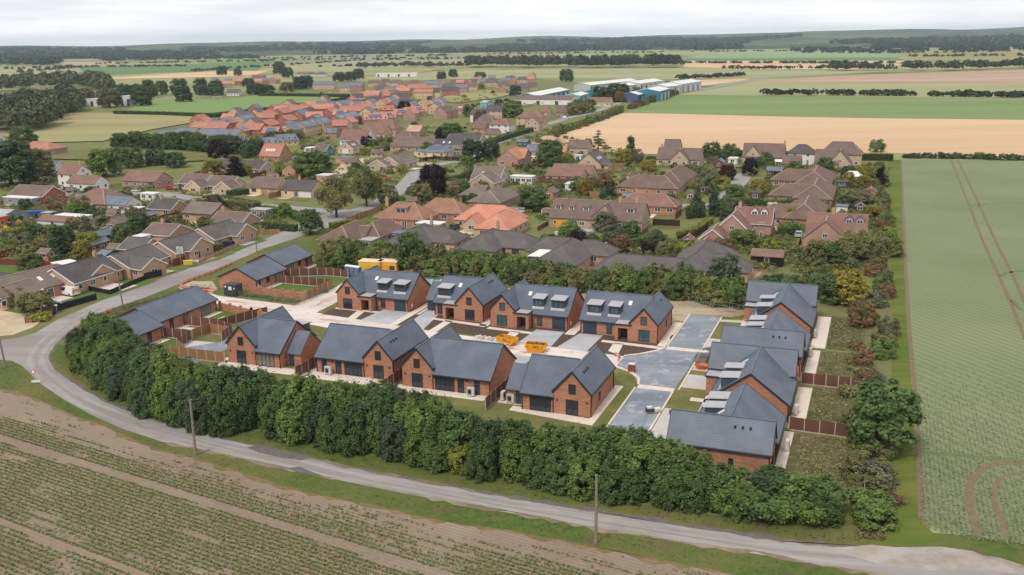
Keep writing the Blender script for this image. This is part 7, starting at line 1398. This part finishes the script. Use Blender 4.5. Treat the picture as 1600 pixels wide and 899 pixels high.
for px, py, r, h, c in ((347, 118, 9, 15, 'dark'), (372, 119, 7, 12, 'dark'), (437, 116, 11, 20, 'dark'), (450, 122, 9, 15, 'dark'), (470, 140, 10, 14, 'dark'), (478, 138, 10, 14, 'dark'), (388, 136, 8, 10, 'dark'), (400, 148, 10, 11, 'dark'), (415, 148, 10, 10, 'dark'), (448, 144, 8, 10, 'olive'), (530, 128, 9, 12, 'dark'), (548, 127, 8, 12, 'dark'), (560, 124, 9, 14, 'dark'), (690, 124, 7, 10, 'dark'), (708, 121, 7, 11, 'dark'), (750, 122, 9, 8, 'fresh')):
    tree('big', G(px, py), r, h, c, label='dark tree among the far houses beside the playing field' if px < 500 else 'tree behind the far estate houses', group='far trees')
# ------------------------------------------------------------------ random garden planting, kept clear of houses and streets
def inpoly(p, P):
    c = False; j = len(P) - 1
    for i in range(len(P)):
        if (P[i].y > p.y) != (P[j].y > p.y) and p.x < (P[j].x - P[i].x) * (p.y - P[i].y) / (P[j].y - P[i].y) + P[i].x: c = not c
        j = i
    return c
def segd(p, a, b):
    d = b - a; t = max(0, min(1, (p - a).dot(d) / d.length_squared)); return (p - a - d * t).length
def clear(p, m):
    if inpoly(p, LANE): return False
    for P, hw in ROADS:
        for a, b in zip(P, P[1:]):
            if segd(p, a, b) < hw + m * .7: return False
    for c, a, cx, hl, hw in FOOT:
        d = p - Vector((c.x, c.y, 0)); x = d.x * math.cos(a) + d.y * math.sin(a) - cx; y = -d.x * math.sin(a) + d.y * math.cos(a)
        if abs(x) < hl + m and abs(y) < hw + m: return False
        # keep fronts visible: nothing tall directly on the camera side of a house
    return True
PLOTS = (([(0, 300), (60, 285), (300, 300), (470, 330), (450, 350), (330, 395), (200, 428), (150, 412), (0, 405)], 75), ([(330, 255), (600, 225), (860, 205), (1000, 250), (1060, 330), (900, 345), (640, 350), (560, 305), (480, 300)], 120), ([(1020, 255), (1200, 255), (1385, 258), (1385, 392), (1180, 390), (1120, 330), (1030, 330)], 75),
         ([(520, 402), (700, 394), (1180, 424), (1330, 432), (1380, 402), (1200, 388), (900, 374), (560, 374)], 34), ([(420, 218), (560, 208), (800, 190), (860, 175), (880, 188), (760, 226), (500, 242)], 40), ([(560, 160), (840, 128), (850, 165), (700, 185), (560, 185)], 22))
for q in ((107, 458), (81, 484), (120, 462), (100, 470), (353, 387), (712, 358), (1248, 370), (713, 243), (268, 297), (601, 279), (99, 310), (855, 333), (200, 440), (160, 445), (885, 362), (1015, 388), (1000, 382), (20, 510), (40, 490)): FOOT.append((Vector((*G(*q)[:2], 0)), 0, 0, 3.5, 3.5))
# more houses of the far estate where it is packed
EP = [(250, 218), (330, 192), (440, 172), (545, 158), (640, 142), (760, 126), (835, 123), (800, 139), (705, 158), (690, 183), (560, 203), (480, 222), (330, 221)]
EPV = [Vector((p[0], p[1], 0)) for p in EP]; made = 0
for _ in range(4000):
    if made >= 64: break
    q = Vector((rnd.uniform(240, 840), rnd.uniform(122, 222), 0))
    if not inpoly(q, EPV) or (640 < q.x < 815 and 140 < q.y < 162): continue
    g = G(q.x, q.y)
    if not clear(g, 7.5): continue
    rf, wl_ = rnd.choice([('red', 'redb'), ('red', 'brick'), ('slate', 'ybuff'), ('pink', 'pinkb'), ('slate', 'redb'), ('brown', 'buff'), ('orange', 'brick'), ('grey', 'buff')]); hh = (7.6, 4.8) if rnd.random() < .8 else (5.4, 2.7)
    e = P2(g + Vector((0, 0, hh[0]))); est('P', e[0], e[1], e[0] + 3, e[1], rf, wl_, rnd.choice([78, 78, 10, -12]), 8, rnd.uniform(8, 11), hh[1], hh[0], 'g', int(rnd.random() < .15)); made += 1
# sheds and garages in the gardens
made = 0
for _ in range(3000):
    if made >= 60: break
    P, n = PLOTS[rnd.choice([0, 0, 1, 1, 2, 3])]; xs = [p[0] for p in P]; ys = [p[1] for p in P]; q = Vector((rnd.uniform(min(xs), max(xs)), rnd.uniform(min(ys), max(ys)), 0))
    if not inpoly(q, [Vector((p[0], p[1], 0)) for p in P]): continue
    g = G(q.x, q.y)
    if not clear(g, 3.0): continue
    rf, wl_, fl = rnd.choice([('slate', 'wood', 'g'), ('rbrown', 'tanb', 'g'), ('metal', 'grey', 'f'), ('white', 'white', 'f'), ('slate', 'green', 'g'), ('brown', 'buff', 'g'), ('dark', 'wood', 'f'), ('tan', 'brick', 'g')]); gr = rnd.random() < .4
    nm = 'garage' if gr else 'shed'; e = P2(g + Vector((0, 0, 3 if gr else 2.5)))
    t = house(('s', made), '', [('P', e[0], e[1], e[0] + 3, e[1], rnd.choice([-21, 69]), 3.4 if gr else 2.4, 2.3 if gr else 1.9, (3.4 if gr else 2.7) if fl == 'g' else 2.4, fl, 5.5 if gr else 3.2)], rf, wl_, 1, None, lm=False, name=nm, cat=nm, door=False, dens=2.6, group='garden sheds and garages')
    tone = dict(slate='slate', rbrown='brown', metal='metal', white='white', brown='brown', dark='dark', tan='tan')[rf]
    PENDING.append((t, tone + ' roofed ' + dict(wood='wooden', tanb='brick', grey='grey', white='white', green='green', buff='buff', brick='brick')[wl_] + ' ' + nm, e, 'garden sheds and garages')); made += 1
# side fences of the village gardens
n = 0
for key, (t, frs) in list(HOUSES.items()):
    if not isinstance(key, str) or not key.startswith('h') or t.location.length > 430: continue
    f0 = frs[0]; sd = slope_side(t, f0); sg = -1 if sd == 'f' else 1
    for xx in (f0[2] - 1.2, f0[3] + 1.2):
        a = t.matrix_basis @ to_loc(f0, xx, sg * (f0[4] - 2), 0); b = t.matrix_basis @ to_loc(f0, xx, sg * (f0[4] + rnd.uniform(5, 9)), 0); m = (a + b) / 2
        if rnd.random() < .7 and clear(b, .8) and clear(m, .3) and clear(a, .2):
            w_ = rnd.choice([wood_br, wood_tan, wood_br, conc_p]); o = P2(m)
            f = fence('', [a, b], rnd.choice([1.2, 1.7]), w_, gravel=False, post=plain('timber_post', C(120, 92, 74), .85)); PENDING.append((f, {wood_br.name: 'brown', wood_tan.name: 'tan', conc_p.name: 'pale'}[w_.name] + ' side fence', o, 'garden side fences')); FOOT.append((Vector((m.x, m.y, 0)), math.atan2((b - a).y, (b - a).x), 0, (b - a).length / 2, .2)); n += 1
k = 0
for P, n in PLOTS:
    xs = [p[0] for p in P]; ys = [p[1] for p in P]; V = [Vector((p[0], p[1], 0)) for p in P]; made = 0; tries = 0
    while made < n and tries < n * 30:
        tries += 1; q = Vector((rnd.uniform(min(xs), max(xs)), rnd.uniform(min(ys), max(ys)), 0))
        if not inpoly(q, V): continue
        g = G(q.x, q.y); kind = rnd.choice(['shrub', 'shrub', 'thicket', 'thicket', 'round', 'shrub'])
        r, h = {'shrub': (1.4, 1.6), 'thicket': (2.2, 2.8), 'round': (2.6, 4.6)}[kind]; s_ = rnd.uniform(.75, 1.35)
        if q.y < 200: s_ *= 1.5
        if not clear(g, r * s_ * .8): continue
        c = rnd.choice(['mid', 'mid', 'dark', 'olive', 'olive', 'fresh', 'fresh', 'fresh', 'grey', 'lime', 'lime', 'yellow', 'rust', 'copper', 'blue']); word = {'mid': 'mid green', 'dark': 'dark green', 'olive': 'olive', 'fresh': 'bright green', 'grey': 'grey-green', 'lime': 'lime green', 'yellow': 'yellowish', 'rust': 'rusty', 'copper': 'dark purple', 'blue': 'blue-green'}[c]
        tree(kind, g, r * s_, h * s_, c, base=word + ' ' + {'shrub': 'shrub', 'thicket': 'bush', 'round': 'tree'}[kind], group='garden plants of the village'); made += 1
# low mixed planting that nobody could count
for colr, lab, m in (((.15, .185, .065), 'mixed low green garden planting between the old houses', 1000), ((.19, .2, .085), 'mixed low olive garden planting between the old houses', 700), ((.075, .105, .045), 'mixed dark low garden planting between the old houses', 600)):
    pts = []
    for P, n in PLOTS:
        xs = [p[0] for p in P]; ys = [p[1] for p in P]; V = [Vector((p[0], p[1], 0)) for p in P]; q0 = len(pts)
        for _ in range(m * 2):
            q = Vector((rnd.uniform(min(xs), max(xs)), rnd.uniform(min(ys), max(ys)), 0))
            if inpoly(q, V):
                g = G(q.x, q.y)
                if clear(g, 1.0): pts.append((g.x, g.y))
            if len(pts) - q0 > m * n / 330: break
    o = wood('garden_planting', pts, 1.5, 1.5, 40, .3, (*colr, 1)); o['label'] = lab; o.data.materials[0] = fol
# garden fences of the old village
dk = plain('dark_fence', C(70, 50, 44), .8, C(58, 42, 36)); blackf = plain('black_fence', C(38, 36, 42), .6, C(34, 32, 38)); redf = courses('red_fence', C(128, 66, 50), C(116, 58, 44), C(84, 44, 36), .12, 2.6, .012, mott=.4, offset=0); greyw = wood_tan
def gp(*a): return [G(*p) for p in a]
for lab, pts, ht, mt in (('black panel fence before the bay-windowed bungalow drive', gp((125, 452), (172, 461), (226, 438)), 1.0, blackf), ('black panel fence beside the white pickup drive', gp((85, 492), (92, 486), (151, 469)), 1.3, blackf), ('tall black fence between the two lane bungalows', gp((174, 429), (190, 428), (228, 430), (252, 431)), 1.6, blackf), ('black gate beside the mottled bungalow', gp((76, 462), (100, 452)), 2.2, blackf), ('black garden fence facing the lane above the junction', gp((226, 438), (253, 432)), 1.5, blackf),
        ('red-brown fence beside the arched porch bungalow', gp((250, 402), (285, 406), (313, 404)), 1.6, redf), ('red-brown screen fence behind the yellow bin', gp((272, 417), (290, 412)), 1.8, redf), ('dark red garden fence left of the conifer', gp((0, 404), (30, 396), (62, 386), (72, 392)), 1.6, redf), ('long dark red fence behind the mottled bungalow', gp((0, 414), (40, 416), (84, 420)), 1.5, redf),
        ('brown fence around the stone house right lawn', gp((1020, 352), (1062, 354)), 1.7, dk), ('brown fence below the yellow-green hedge', gp((1058, 380), (1084, 374), (1106, 358)), 1.7, dk), ('pale boarded fence behind the orange-brown bungalow', gp((540, 350), (575, 338), (602, 326)), 1.6, greyw), ('pale fence behind the large stone house', gp((922, 308), (968, 310)), 1.8, greyw), ('tan fence below the long brown bungalow', gp((843, 286), (920, 288)), 1.7, wood_br),
        ('dark fence before the cream slate bungalow', gp((655, 254), (680, 250), (718, 252)), 1.6, dk), ('dark green corner fence by the broad hedge', gp((358, 314), (405, 320)), 1.2, plain('green_fence', C(48, 70, 62), .7)), ('brown fence in the right-hand gardens', gp((1325, 330), (1365, 334)), 1.6, dk), ('dark fence along the right gardens edge', gp((1340, 345), (1382, 348)), 1.5, dk), ('grey wall by the pinkish bungalow', gp((198, 298), (240, 296), (268, 290)), 1.6, plain('old_grey_fence', C(150, 136, 122), .85, C(126, 114, 102))), ('brown garden wall around the tan pyramid bungalow', gp((50, 334), (80, 326), (110, 318)), 1.6, Wm['tanb']), ('tan corner wall beside the lane and corner lawn', gp((398, 366), (436, 366)), 1.3, greyw), ('buff garden wall of the hipped buff bungalow', gp((566, 406), (610, 388)), 1.6, greyw),
        ('brick front wall with lime shrub at left', gp((40, 506), (78, 498), (84, 490)), 1.1, Wm['brick']), ('long low stone wall opposite the entrance', gp((312, 412), (330, 404), (355, 392), (372, 386)), .9, Wm['tanb'])):
    fence(lab, pts, ht, mt, gravel=False, post=dk if mt not in (greyw,) else None, name='brick_wall' if mt in (Wm['tanb'], Wm['brick']) else 'wooden_fence', cat='wall' if mt in (Wm['tanb'], Wm['brick']) else 'fence', pw=2.4)
mesh_fence('pale post and rail fence along the paddock', gp((120, 238), (150, 233), (200, 234), (332, 246)), 1.2, ('pale_rail', C(196, 190, 178)), 5, 2, 'rail_fence')
# ------------------------------------------------------------------ vehicles
tyre = plain('tyre', C(28, 28, 30), .8); rim = plain('wheel_rim', C(160, 162, 166), .4, metal=.6); car_gl = glass('car_glass', (.02, .025, .03, 1), .05); lampm = plain('headlight', C(230, 232, 236), .2); tail = plain('tail_light', C(170, 24, 24), .3)
def car(label, px, py, rz, colr, kind='hatch', group=None, cat='car', z=.07):
    pm = plain('paint_' + label.split()[0] + str(len(bpy.data.materials)), colr, .25, tuple(c * .96 for c in colr[:3]) + (1,), spec=.6)
    t = empty({'hatch': 'parked_car', 'van': 'pickup_van', 'suv': 'parked_car'}[kind], G(px, py) + Vector((0, 0, z)), rz, label, cat, group)
    L, w, H = dict(hatch=(4.1, 1.75, 1.48), suv=(4.5, 1.85, 1.62), van=(5.2, 1.9, 1.85))[kind]; x = L / 2; b = MB()
    prof = [(-x, .28), (x - .05, .28), (x, .5), (x - .06, .72), (x * .45, .92), (-x + .08, .96), (-x, .7)]
    b.prism([(p[0], -w / 2, p[1]) for p in prof], (0, w, 0)); c0, c1 = (x * .42, x * .06), (-x + .12, -x + .32)
    if kind == 'van': c0, c1 = (x * .5, x * .2), (-x + .04, -x + .08)
    top = H; wi = .16
    A = [(c1[0], -w / 2 + .03, .962), (c0[0], -w / 2 + .03, .94), (c0[0], w / 2 - .03, .94), (c1[0], w / 2 - .03, .962)]; Tp = [(c1[1], -w / 2 + wi, top), (c0[1], -w / 2 + wi, top), (c0[1], w / 2 - wi, top), (c1[1], w / 2 - wi, top)]
    b.poly(Tp)
    for i in range(4): j = (i + 1) % 4; b.poly([A[i], A[j], Tp[j], Tp[i]])
    b.build('body', pm, t); k = MB()
    def inset(P, f): c = sum((Vector(p) for p in P), Vector()) / len(P); n = (Vector(P[1]) - Vector(P[0])).cross(Vector(P[2]) - Vector(P[0])).normalized() * .012; return [c + (Vector(p) - c) * f + n for p in P]
    sides = [[A[i], A[(i + 1) % 4], Tp[(i + 1) % 4], Tp[i]] for i in range(4)]
    for i, s in enumerate(sides):
        if kind == 'van' and i in (0, 2):
            a, c2, d, e = [Vector(p) for p in s]; m = .62
            s = [a.lerp(c2, m), c2, d, e.lerp(d, m)] if i == 0 else [a, a.lerp(c2, 1 - m), e.lerp(d, 1 - m), e]
        if kind == 'van' and i == 3: continue
        q = MB(); q.poly(inset(s, .86)); q.build('windscreen' if i == 1 else 'window', car_gl, t)
    for sx in (-1, 1):
        for sy in (-1, 1):
            q = MB(); y = sy * (w / 2 - .1); q.tube([(sx * L * .3, y - .1, .32), (sx * L * .3, y + .12 * (1 if sy > 0 else 1), .32)], .32, 12); o = q.build('wheel', tyre, t)
            q = MB(); yo = sy * (w / 2 + .024); q.tube([(sx * L * .3, yo - .004, .32), (sx * L * .3, yo + .004, .32)], .19, 10); q.build('rim', rim, o)
    for sy in (-1, 1):
        q = MB(); q.box(x - .12, x - .02, sy * (w / 2 - .4) - .16, sy * (w / 2 - .4) + .16, .58, .72); q.build('headlight', lampm, t); q = MB(); q.box(-x - .015, -x + .08, sy * (w / 2 - .3) - .12, sy * (w / 2 - .3) + .12, .72, .9); q.build('tail_light', tail, t)
    if kind == 'van': q = MB(); q.box(-x - .03, -x + .03, -w / 2 + .15, w / 2 - .15, .95, 1.45); q.build('rear_chevron', courses('chevron', C(232, 210, 40), C(232, 210, 40), C(190, 40, 40), .3, .3, .06), t)
    return t
car('white pickup van with yellow chevron back on the block drive', 107, 461, R_(150), C(236, 236, 238), 'van', cat='van'); car('white hatchback beside the black fence and brick wall', 81, 484, R_(205), C(222, 230, 232)); car('dark blue car parked before the low stone wall by the lane', 353, 387, R_(170), C(50, 54, 84), 'suv')
car('dark grey-green car on the drive of the salmon tiled bungalow', 712, 358, R_(62), C(70, 82, 80)); car('silver car on the drive beside the stone house', 1248, 370, R_(70), C(186, 196, 206)); car('pale blue car beside the cream slate bungalow', 713, 243, R_(80), C(130, 160, 180)); car('red car before the teal garage doors', 268, 297, R_(-12), C(190, 52, 48)); car('red car on the lawn corner by the long buff bungalow', 601, 279, R_(-10), C(190, 48, 48)); car('grey car behind the tan brick pyramid bungalow', 99, 310, R_(20), C(150, 160, 170))
car('white car behind the large stone house by the dark canopy', 855, 333, R_(60), C(226, 226, 226)); car('white car on the main street below the brown-red house', 785, 214, R_(40), C(224, 226, 228)); car('silver car by the big brown-red gabled house', 835, 198, R_(20), C(180, 190, 200)); car('white van beside the main street hedge', 885, 186, R_(10), C(226, 232, 238), 'van', cat='van'); car('dark car at the stone farmhouse yard', 503, 146.5, R_(0), C(60, 62, 74)); car('white car at the stone farmhouse yard', 516, 145.5, R_(90), C(230, 230, 232)); car('white car at the end of the playing field hedge', 545, 146, R_(0), C(224, 224, 226)); car('pink-white car by the blue units yard', 964, 166, R_(10), C(226, 214, 216))
# yard things
yd = plain('digger_yellow', C(226, 170, 40), .5); t = empty('digger', G(16, 362) + Vector((0, 0, .08)), R_(10), 'yellow digger standing in the yard by the orange shed', 'digger')
for s in (-1, 1): q = MB(); q.prism([(-1.3, s * .9 - .2, 0), (1.3, s * .9 - .2, 0), (1.5, s * .9 - .2, .35), (1.2, s * .9 - .2, .7), (-1.2, s * .9 - .2, .7), (-1.5, s * .9 - .2, .35)], (0, .4, 0)); q.build('track', tyre, t)
q = MB(); q.box(-1.4, .9, -.95, .95, .75, 1.5); q.build('body', yd, t); q = MB(); q.box(-.3, .8, -.9, .1, 1.504, 2.6); q.build('cab', car_gl, t); q = MB(); q.bar((.7, .4, 1.4), (2.6, .4, 3.0), .3, .4); q.bar((2.6, .4, 3.0), (3.8, .4, 1.2), .25, .3); q.build('arm', yd, t); q = MB(); q.prism([(3.5, 0, .5), (4.1, 0, .6), (4.2, 0, 1.3), (3.6, 0, 1.2)], (0, .8, 0)); q.build('bucket', tyre, t)
t = empty('boat_trailer', G(57, 338) + Vector((0, 0, .08)), R_(20), 'blue open trailer loaded with scrap in the yard', 'trailer'); bl2 = plain('trailer_blue', C(40, 100, 180), .5)
q = MB(); q.prism([(-2.2, -.9, .6), (2.2, -.9, .6), (2.4, -.9, 1.6), (-2.4, -.9, 1.6)], (0, 1.8, 0)); q.build('body', bl2, t)
for s in (-1, 1): q = MB(); q.tube([(0, s * .95 - .1, .35), (0, s * .95 + .1, .35)], .35, 12); q.build('wheel', tyre, t)
for i, (px, py, m_) in enumerate(((35, 357, tyre), (30, 352, rust), (48, 352, rust), (55, 356, slate_p), (72, 362, wrap), (85, 362, slate_p), (62, 348, rust))):
    t = empty('scrap_heap', G(px, py) + Vector((0, 0, .07)), i, ('black tyres and scrap', 'rusty scrap', 'brown timber scrap', 'dark slate scrap', 'pale sheet', 'dark sheet', 'rusty frames')[i] + ' lying in the yard beside the white workshop', 'scrap'); q = MB()
    for k in range(10): a = rnd.uniform(0, 6.3); p = Vector((rnd.uniform(-1.6, 1.6), rnd.uniform(-1, 1), rnd.uniform(.1, .4))); q.bar(p, p + Vector((math.cos(a), math.sin(a), .1)) * rnd.uniform(.6, 1.8), .35, .12)
    q.build('scrap_piece', m_, t)['kind'] = 'stuff'
t = empty('water_butt', G(294, 414) + Vector((0, 0, .05)), .3, 'yellow plastic tub by the red-brown screen fence', 'tub'); q = MB(); q.box(-1, 1, -.5, .5, 0, .9); q.build('tub', plain('tub_yellow', C(228, 204, 90), .5), t); q = MB(); q.box(-1.05, 1.05, -.55, .55, .904, 1.0); q.build('lid', plain('tub_yellow', C(228, 204, 90), .5), t)
for px, py in ((262, 163), (438 - 70, 155)):
    t = empty('goal', G(px + 78, py - 8), .3, 'white goal frame on the playing field' if px == 262 else 'second white goal frame on the playing field near the white house', 'goal'); q = MB(); q.bar((-3.6, 0, 0), (-3.6, 0, 2.4), .2, .2); q.bar((3.6, 0, 0), (3.6, 0, 2.4), .2, .2); q.bar((-3.5, 0, 2.5), (3.5, 0, 2.5), .2, .2); q.build('frame', white_p, t)
# ------------------------------------------------------------------ labels that lean on a landmark
for t, base, m, grp in PENDING: settle(t, base, m[0], m[1], grp)
seen = {}
for t, roof, wall, pv, m in EST:
    lab = '%s %s far estate house %s' % (ROOFW[roof], WALLW[wall], relate(*m)) if not pv else '%s %s far estate house with solar panel %s' % (ROOFW[roof].split()[0], WALLW[wall], relate(*m))
    t['label'] = ' '.join(lab.split()[:16]); t['group'] = 'houses of the far estate'; t['category'] = 'house'
# ------------------------------------------------------------------ bean plants in patchy rows, crop tufts, verge grass
def sample_noise(x, y, s):
    return np.sin(x * s + 1.3 * np.sin(y * s * .7)) * np.cos(y * s * 1.1 + 1.7 * np.sin(x * s * .6 + 2)) 
def px_of(X, Y, Zz=0):
    D = np.stack([X, Y, np.full_like(X, Zz - CAM_H)], 1); k = D @ np.array(cF); return 800 + FPX * (D @ np.array(cR)) / k, 449.5 - FPX * (D @ np.array(cU)) / k
ex = np.array([p[0] for p in edge]); ey = np.array([p[1] for p in edge])
ang = R_(-30); RK = []; e = np.array([math.cos(ang), math.sin(ang)]); n_ = np.array([-e[1], e[0]])
base0 = np.array(G(0, 660))[:2]; rows = np.arange(-80, 40, .62); P = []; KK = []
for i, k in enumerate(rows):
    if i % 40 in (3, 4, 21): continue
    RK.append(rng.choice([-.34, -.12, .05, .2, .34])); s = np.arange(-30, 125, .13); s = s + rng.uniform(-.1, .1, len(s)); KK.append(np.stack([s, np.full(len(s), k), np.full(len(s), RK[-1])], 1)); P.append(np.stack([base0[0] + e[0] * s + n_[0] * (k + rng.normal(size=len(s)) * .085), base0[1] + e[1] * s + n_[1] * (k + rng.normal(size=len(s)) * .085)], 1))
P = np.concatenate(P); KK = np.concatenate(KK); X, Y = px_of(P[:, 0], P[:, 1]); lim = np.interp(X, ex, ey); d = Y - lim
nz = sample_noise(KK[:, 0] * .5 + 3, KK[:, 1] * 1.4, .3) * .5 + sample_noise(KK[:, 0] * .6 + 9, KK[:, 1] * 2.2 + 5, .8) * .4 + KK[:, 2]
keep = (X > -40) & (X < 1640) & (Y < 930) & (d > 6) & (rng.random(len(P)) < np.clip((d + 10) / 60, .2, 1)) & (nz + rng.normal(size=len(P)) * .16 > .3 - np.clip(d / 110, 0, .74))
P = P[keep]; print('beans', len(P)); m = 3; C4 = np.repeat(P, m, 0); C4 = np.concatenate([C4 + rng.normal(size=(len(C4), 2)) * .07, .04 + .2 * rng.random((len(C4), 1))], 1)
o = link('bean_plants', leaf_mesh('bean_plants', C4, np.tile([0, 0, 1.], (len(C4), 1)) + rng.normal(size=(len(C4), 3)) * .28, .115 * (.6 + .7 * rng.random(len(C4))), fol)); o.color = (.14, .2, .06, 1); o['kind'] = 'stuff'; o['label'] = 'young green bean plants in patchy rows on bare soil'
def tufts(name, uv_poly, n, h, leaf, colr, label, up=.5, rowsp=None, px_poly=None, fade=None):
    V = [W(*p) for p in uv_poly] if uv_poly else [G(*p) for p in px_poly]; xs = [p.x for p in V]; ys = [p.y for p in V]
    pts = np.stack([rng.uniform(min(xs), max(xs), n), rng.uniform(min(ys), max(ys), n)], 1)
    if rowsp: uu = pts @ np.array([EU.x, EU.y]); vv = pts @ np.array([EV.x, EV.y]); uu = np.round(uu / rowsp) * rowsp + rng.normal(size=n) * rowsp * .16; pts = np.outer(uu, [EU.x, EU.y]) + np.outer(vv, [EV.x, EV.y])
    ins = np.zeros(n, bool); j = len(V) - 1
    for i in range(len(V)):
        cnd = ((V[i].y > pts[:, 1]) != (V[j].y > pts[:, 1])); xx = (V[j].x - V[i].x) * (pts[:, 1] - V[i].y) / (V[j].y - V[i].y + 1e-9) + V[i].x; ins ^= cnd & (pts[:, 0] < xx); j = i
    pts = pts[ins]
    if fade is not None: _, yy = px_of(pts[:, 0], pts[:, 1]); pts = pts[rng.random(len(pts)) < np.clip((yy - fade[0]) / (fade[1] - fade[0]), 0, 1)]
    if name == 'crop_leaves':
        for ob in [q for q in COL.objects if q.name.startswith(('tramline', 'wheel_track'))]:
            V2 = np.array([v.co[:2] for v in ob.data.vertices]); k2 = len(V2) // 2; mid = (V2[:k2] + V2[::-1][:k2]) / 2; hw2 = np.linalg.norm(V2[0] - V2[-1]) / 2
            for a, b in zip(mid, mid[1:]):
                dd = b - a; tt = np.clip(((pts - a) @ dd) / (dd @ dd), 0, 1); pts = pts[np.linalg.norm(pts - a - tt[:, None] * dd, axis=1) > hw2]
    c = np.concatenate([pts, .03 + h * rng.random((len(pts), 1))], 1); nn = rng.normal(size=(len(c), 3)) * .35; nn[:, 2] += up * 1.6
    o = link(name, leaf_mesh(name, c, nn, leaf * (.6 + .8 * rng.random(len(c))), fol)); o.color = (*colr, 1); o['kind'] = 'stuff'; o['label'] = label
tufts('crop_leaves', None, 230000, .14, .1, (.235, .262, .158), 'grey-green leafy crop standing in straight drilled rows', .9, .5, [(1438, 815), (1433, 660), (1421, 520), (1417, 450), (1600, 450), (1760, 470), (1760, 870), (1600, 853), (1545, 849), (1470, 833), (1438, 818)], (560, 820))
tufts('rough_grass_blades', rect(-6.6, 1, 104, 121), 5000, .14, .12, (.27, .25, .14), 'long rough grass on the nearest unfinished garden'); tufts('rough_grass_blades', rect(-6, .6, 122.6, 157), 8000, .14, .12, (.27, .25, .14), 'long rough grass on the middle unfinished gardens'); tufts('weeds', rect(-5.6, 0, 158.8, 178), 4000, .25, .14, (.21, .22, .11), 'tall weeds on the top unfinished garden')
tufts('verge_weeds', None, 26000, .3, .12, (.125, .14, .055), 'rough grass under the tree belt', .5, None, [(85, 560), (100, 570), (150, 605), (250, 655), (400, 690), (625, 735), (915, 785), (1111, 815), (1330, 838), (1360, 850), (1300, 847), (1059, 815), (800, 772), (540, 723), (350, 683), (200, 638), (110, 590)])
tufts('dead_grass', None, 9000, .4, .12, (.13, .085, .05), 'brown dead grass at the foot of the tree belt', .5, None, [(130, 585), (250, 652), (400, 680), (625, 726), (915, 778), (1111, 808), (1345, 832), (1345, 838), (1111, 814), (915, 784), (625, 732), (400, 688), (250, 659), (120, 590)])
tufts('verge_grass', None, 24000, .12, .1, (.115, .14, .05), 'short mown grass between the lane and the bean field', .5, None, [(0, 570), (20, 570), (100, 632), (250, 696), (400, 730), (620, 774), (800, 808), (1059, 852), (1286, 892), (1400, 912), (1300, 915), (1146, 890), (927, 850), (738, 818), (575, 786), (400, 744), (250, 702), (110, 648), (0, 605)])
tufts('wild_plants', None, 5000, .6, .16, (.08, .085, .035), 'wild weeds on the corner between lane and bungalows', .6, None, [(118, 520), (150, 498), (200, 478), (260, 462), (300, 447), (330, 452), (300, 470), (210, 500), (160, 515), (130, 535)])
tufts('rough_weeds', None, 16000, .3, .13, (.18, .175, .085), 'rough olive weeds beside the mown track', .5, None, [(1345, 690), (1388, 690), (1388, 800), (1384, 846), (1335, 842), (1350, 800)])
tufts('dead_weeds', None, 7000, .5, .14, (.17, .12, .075), 'brown dead weeds beside the mown track', .5, None, [(1350, 700), (1384, 690), (1384, 830), (1345, 838)])
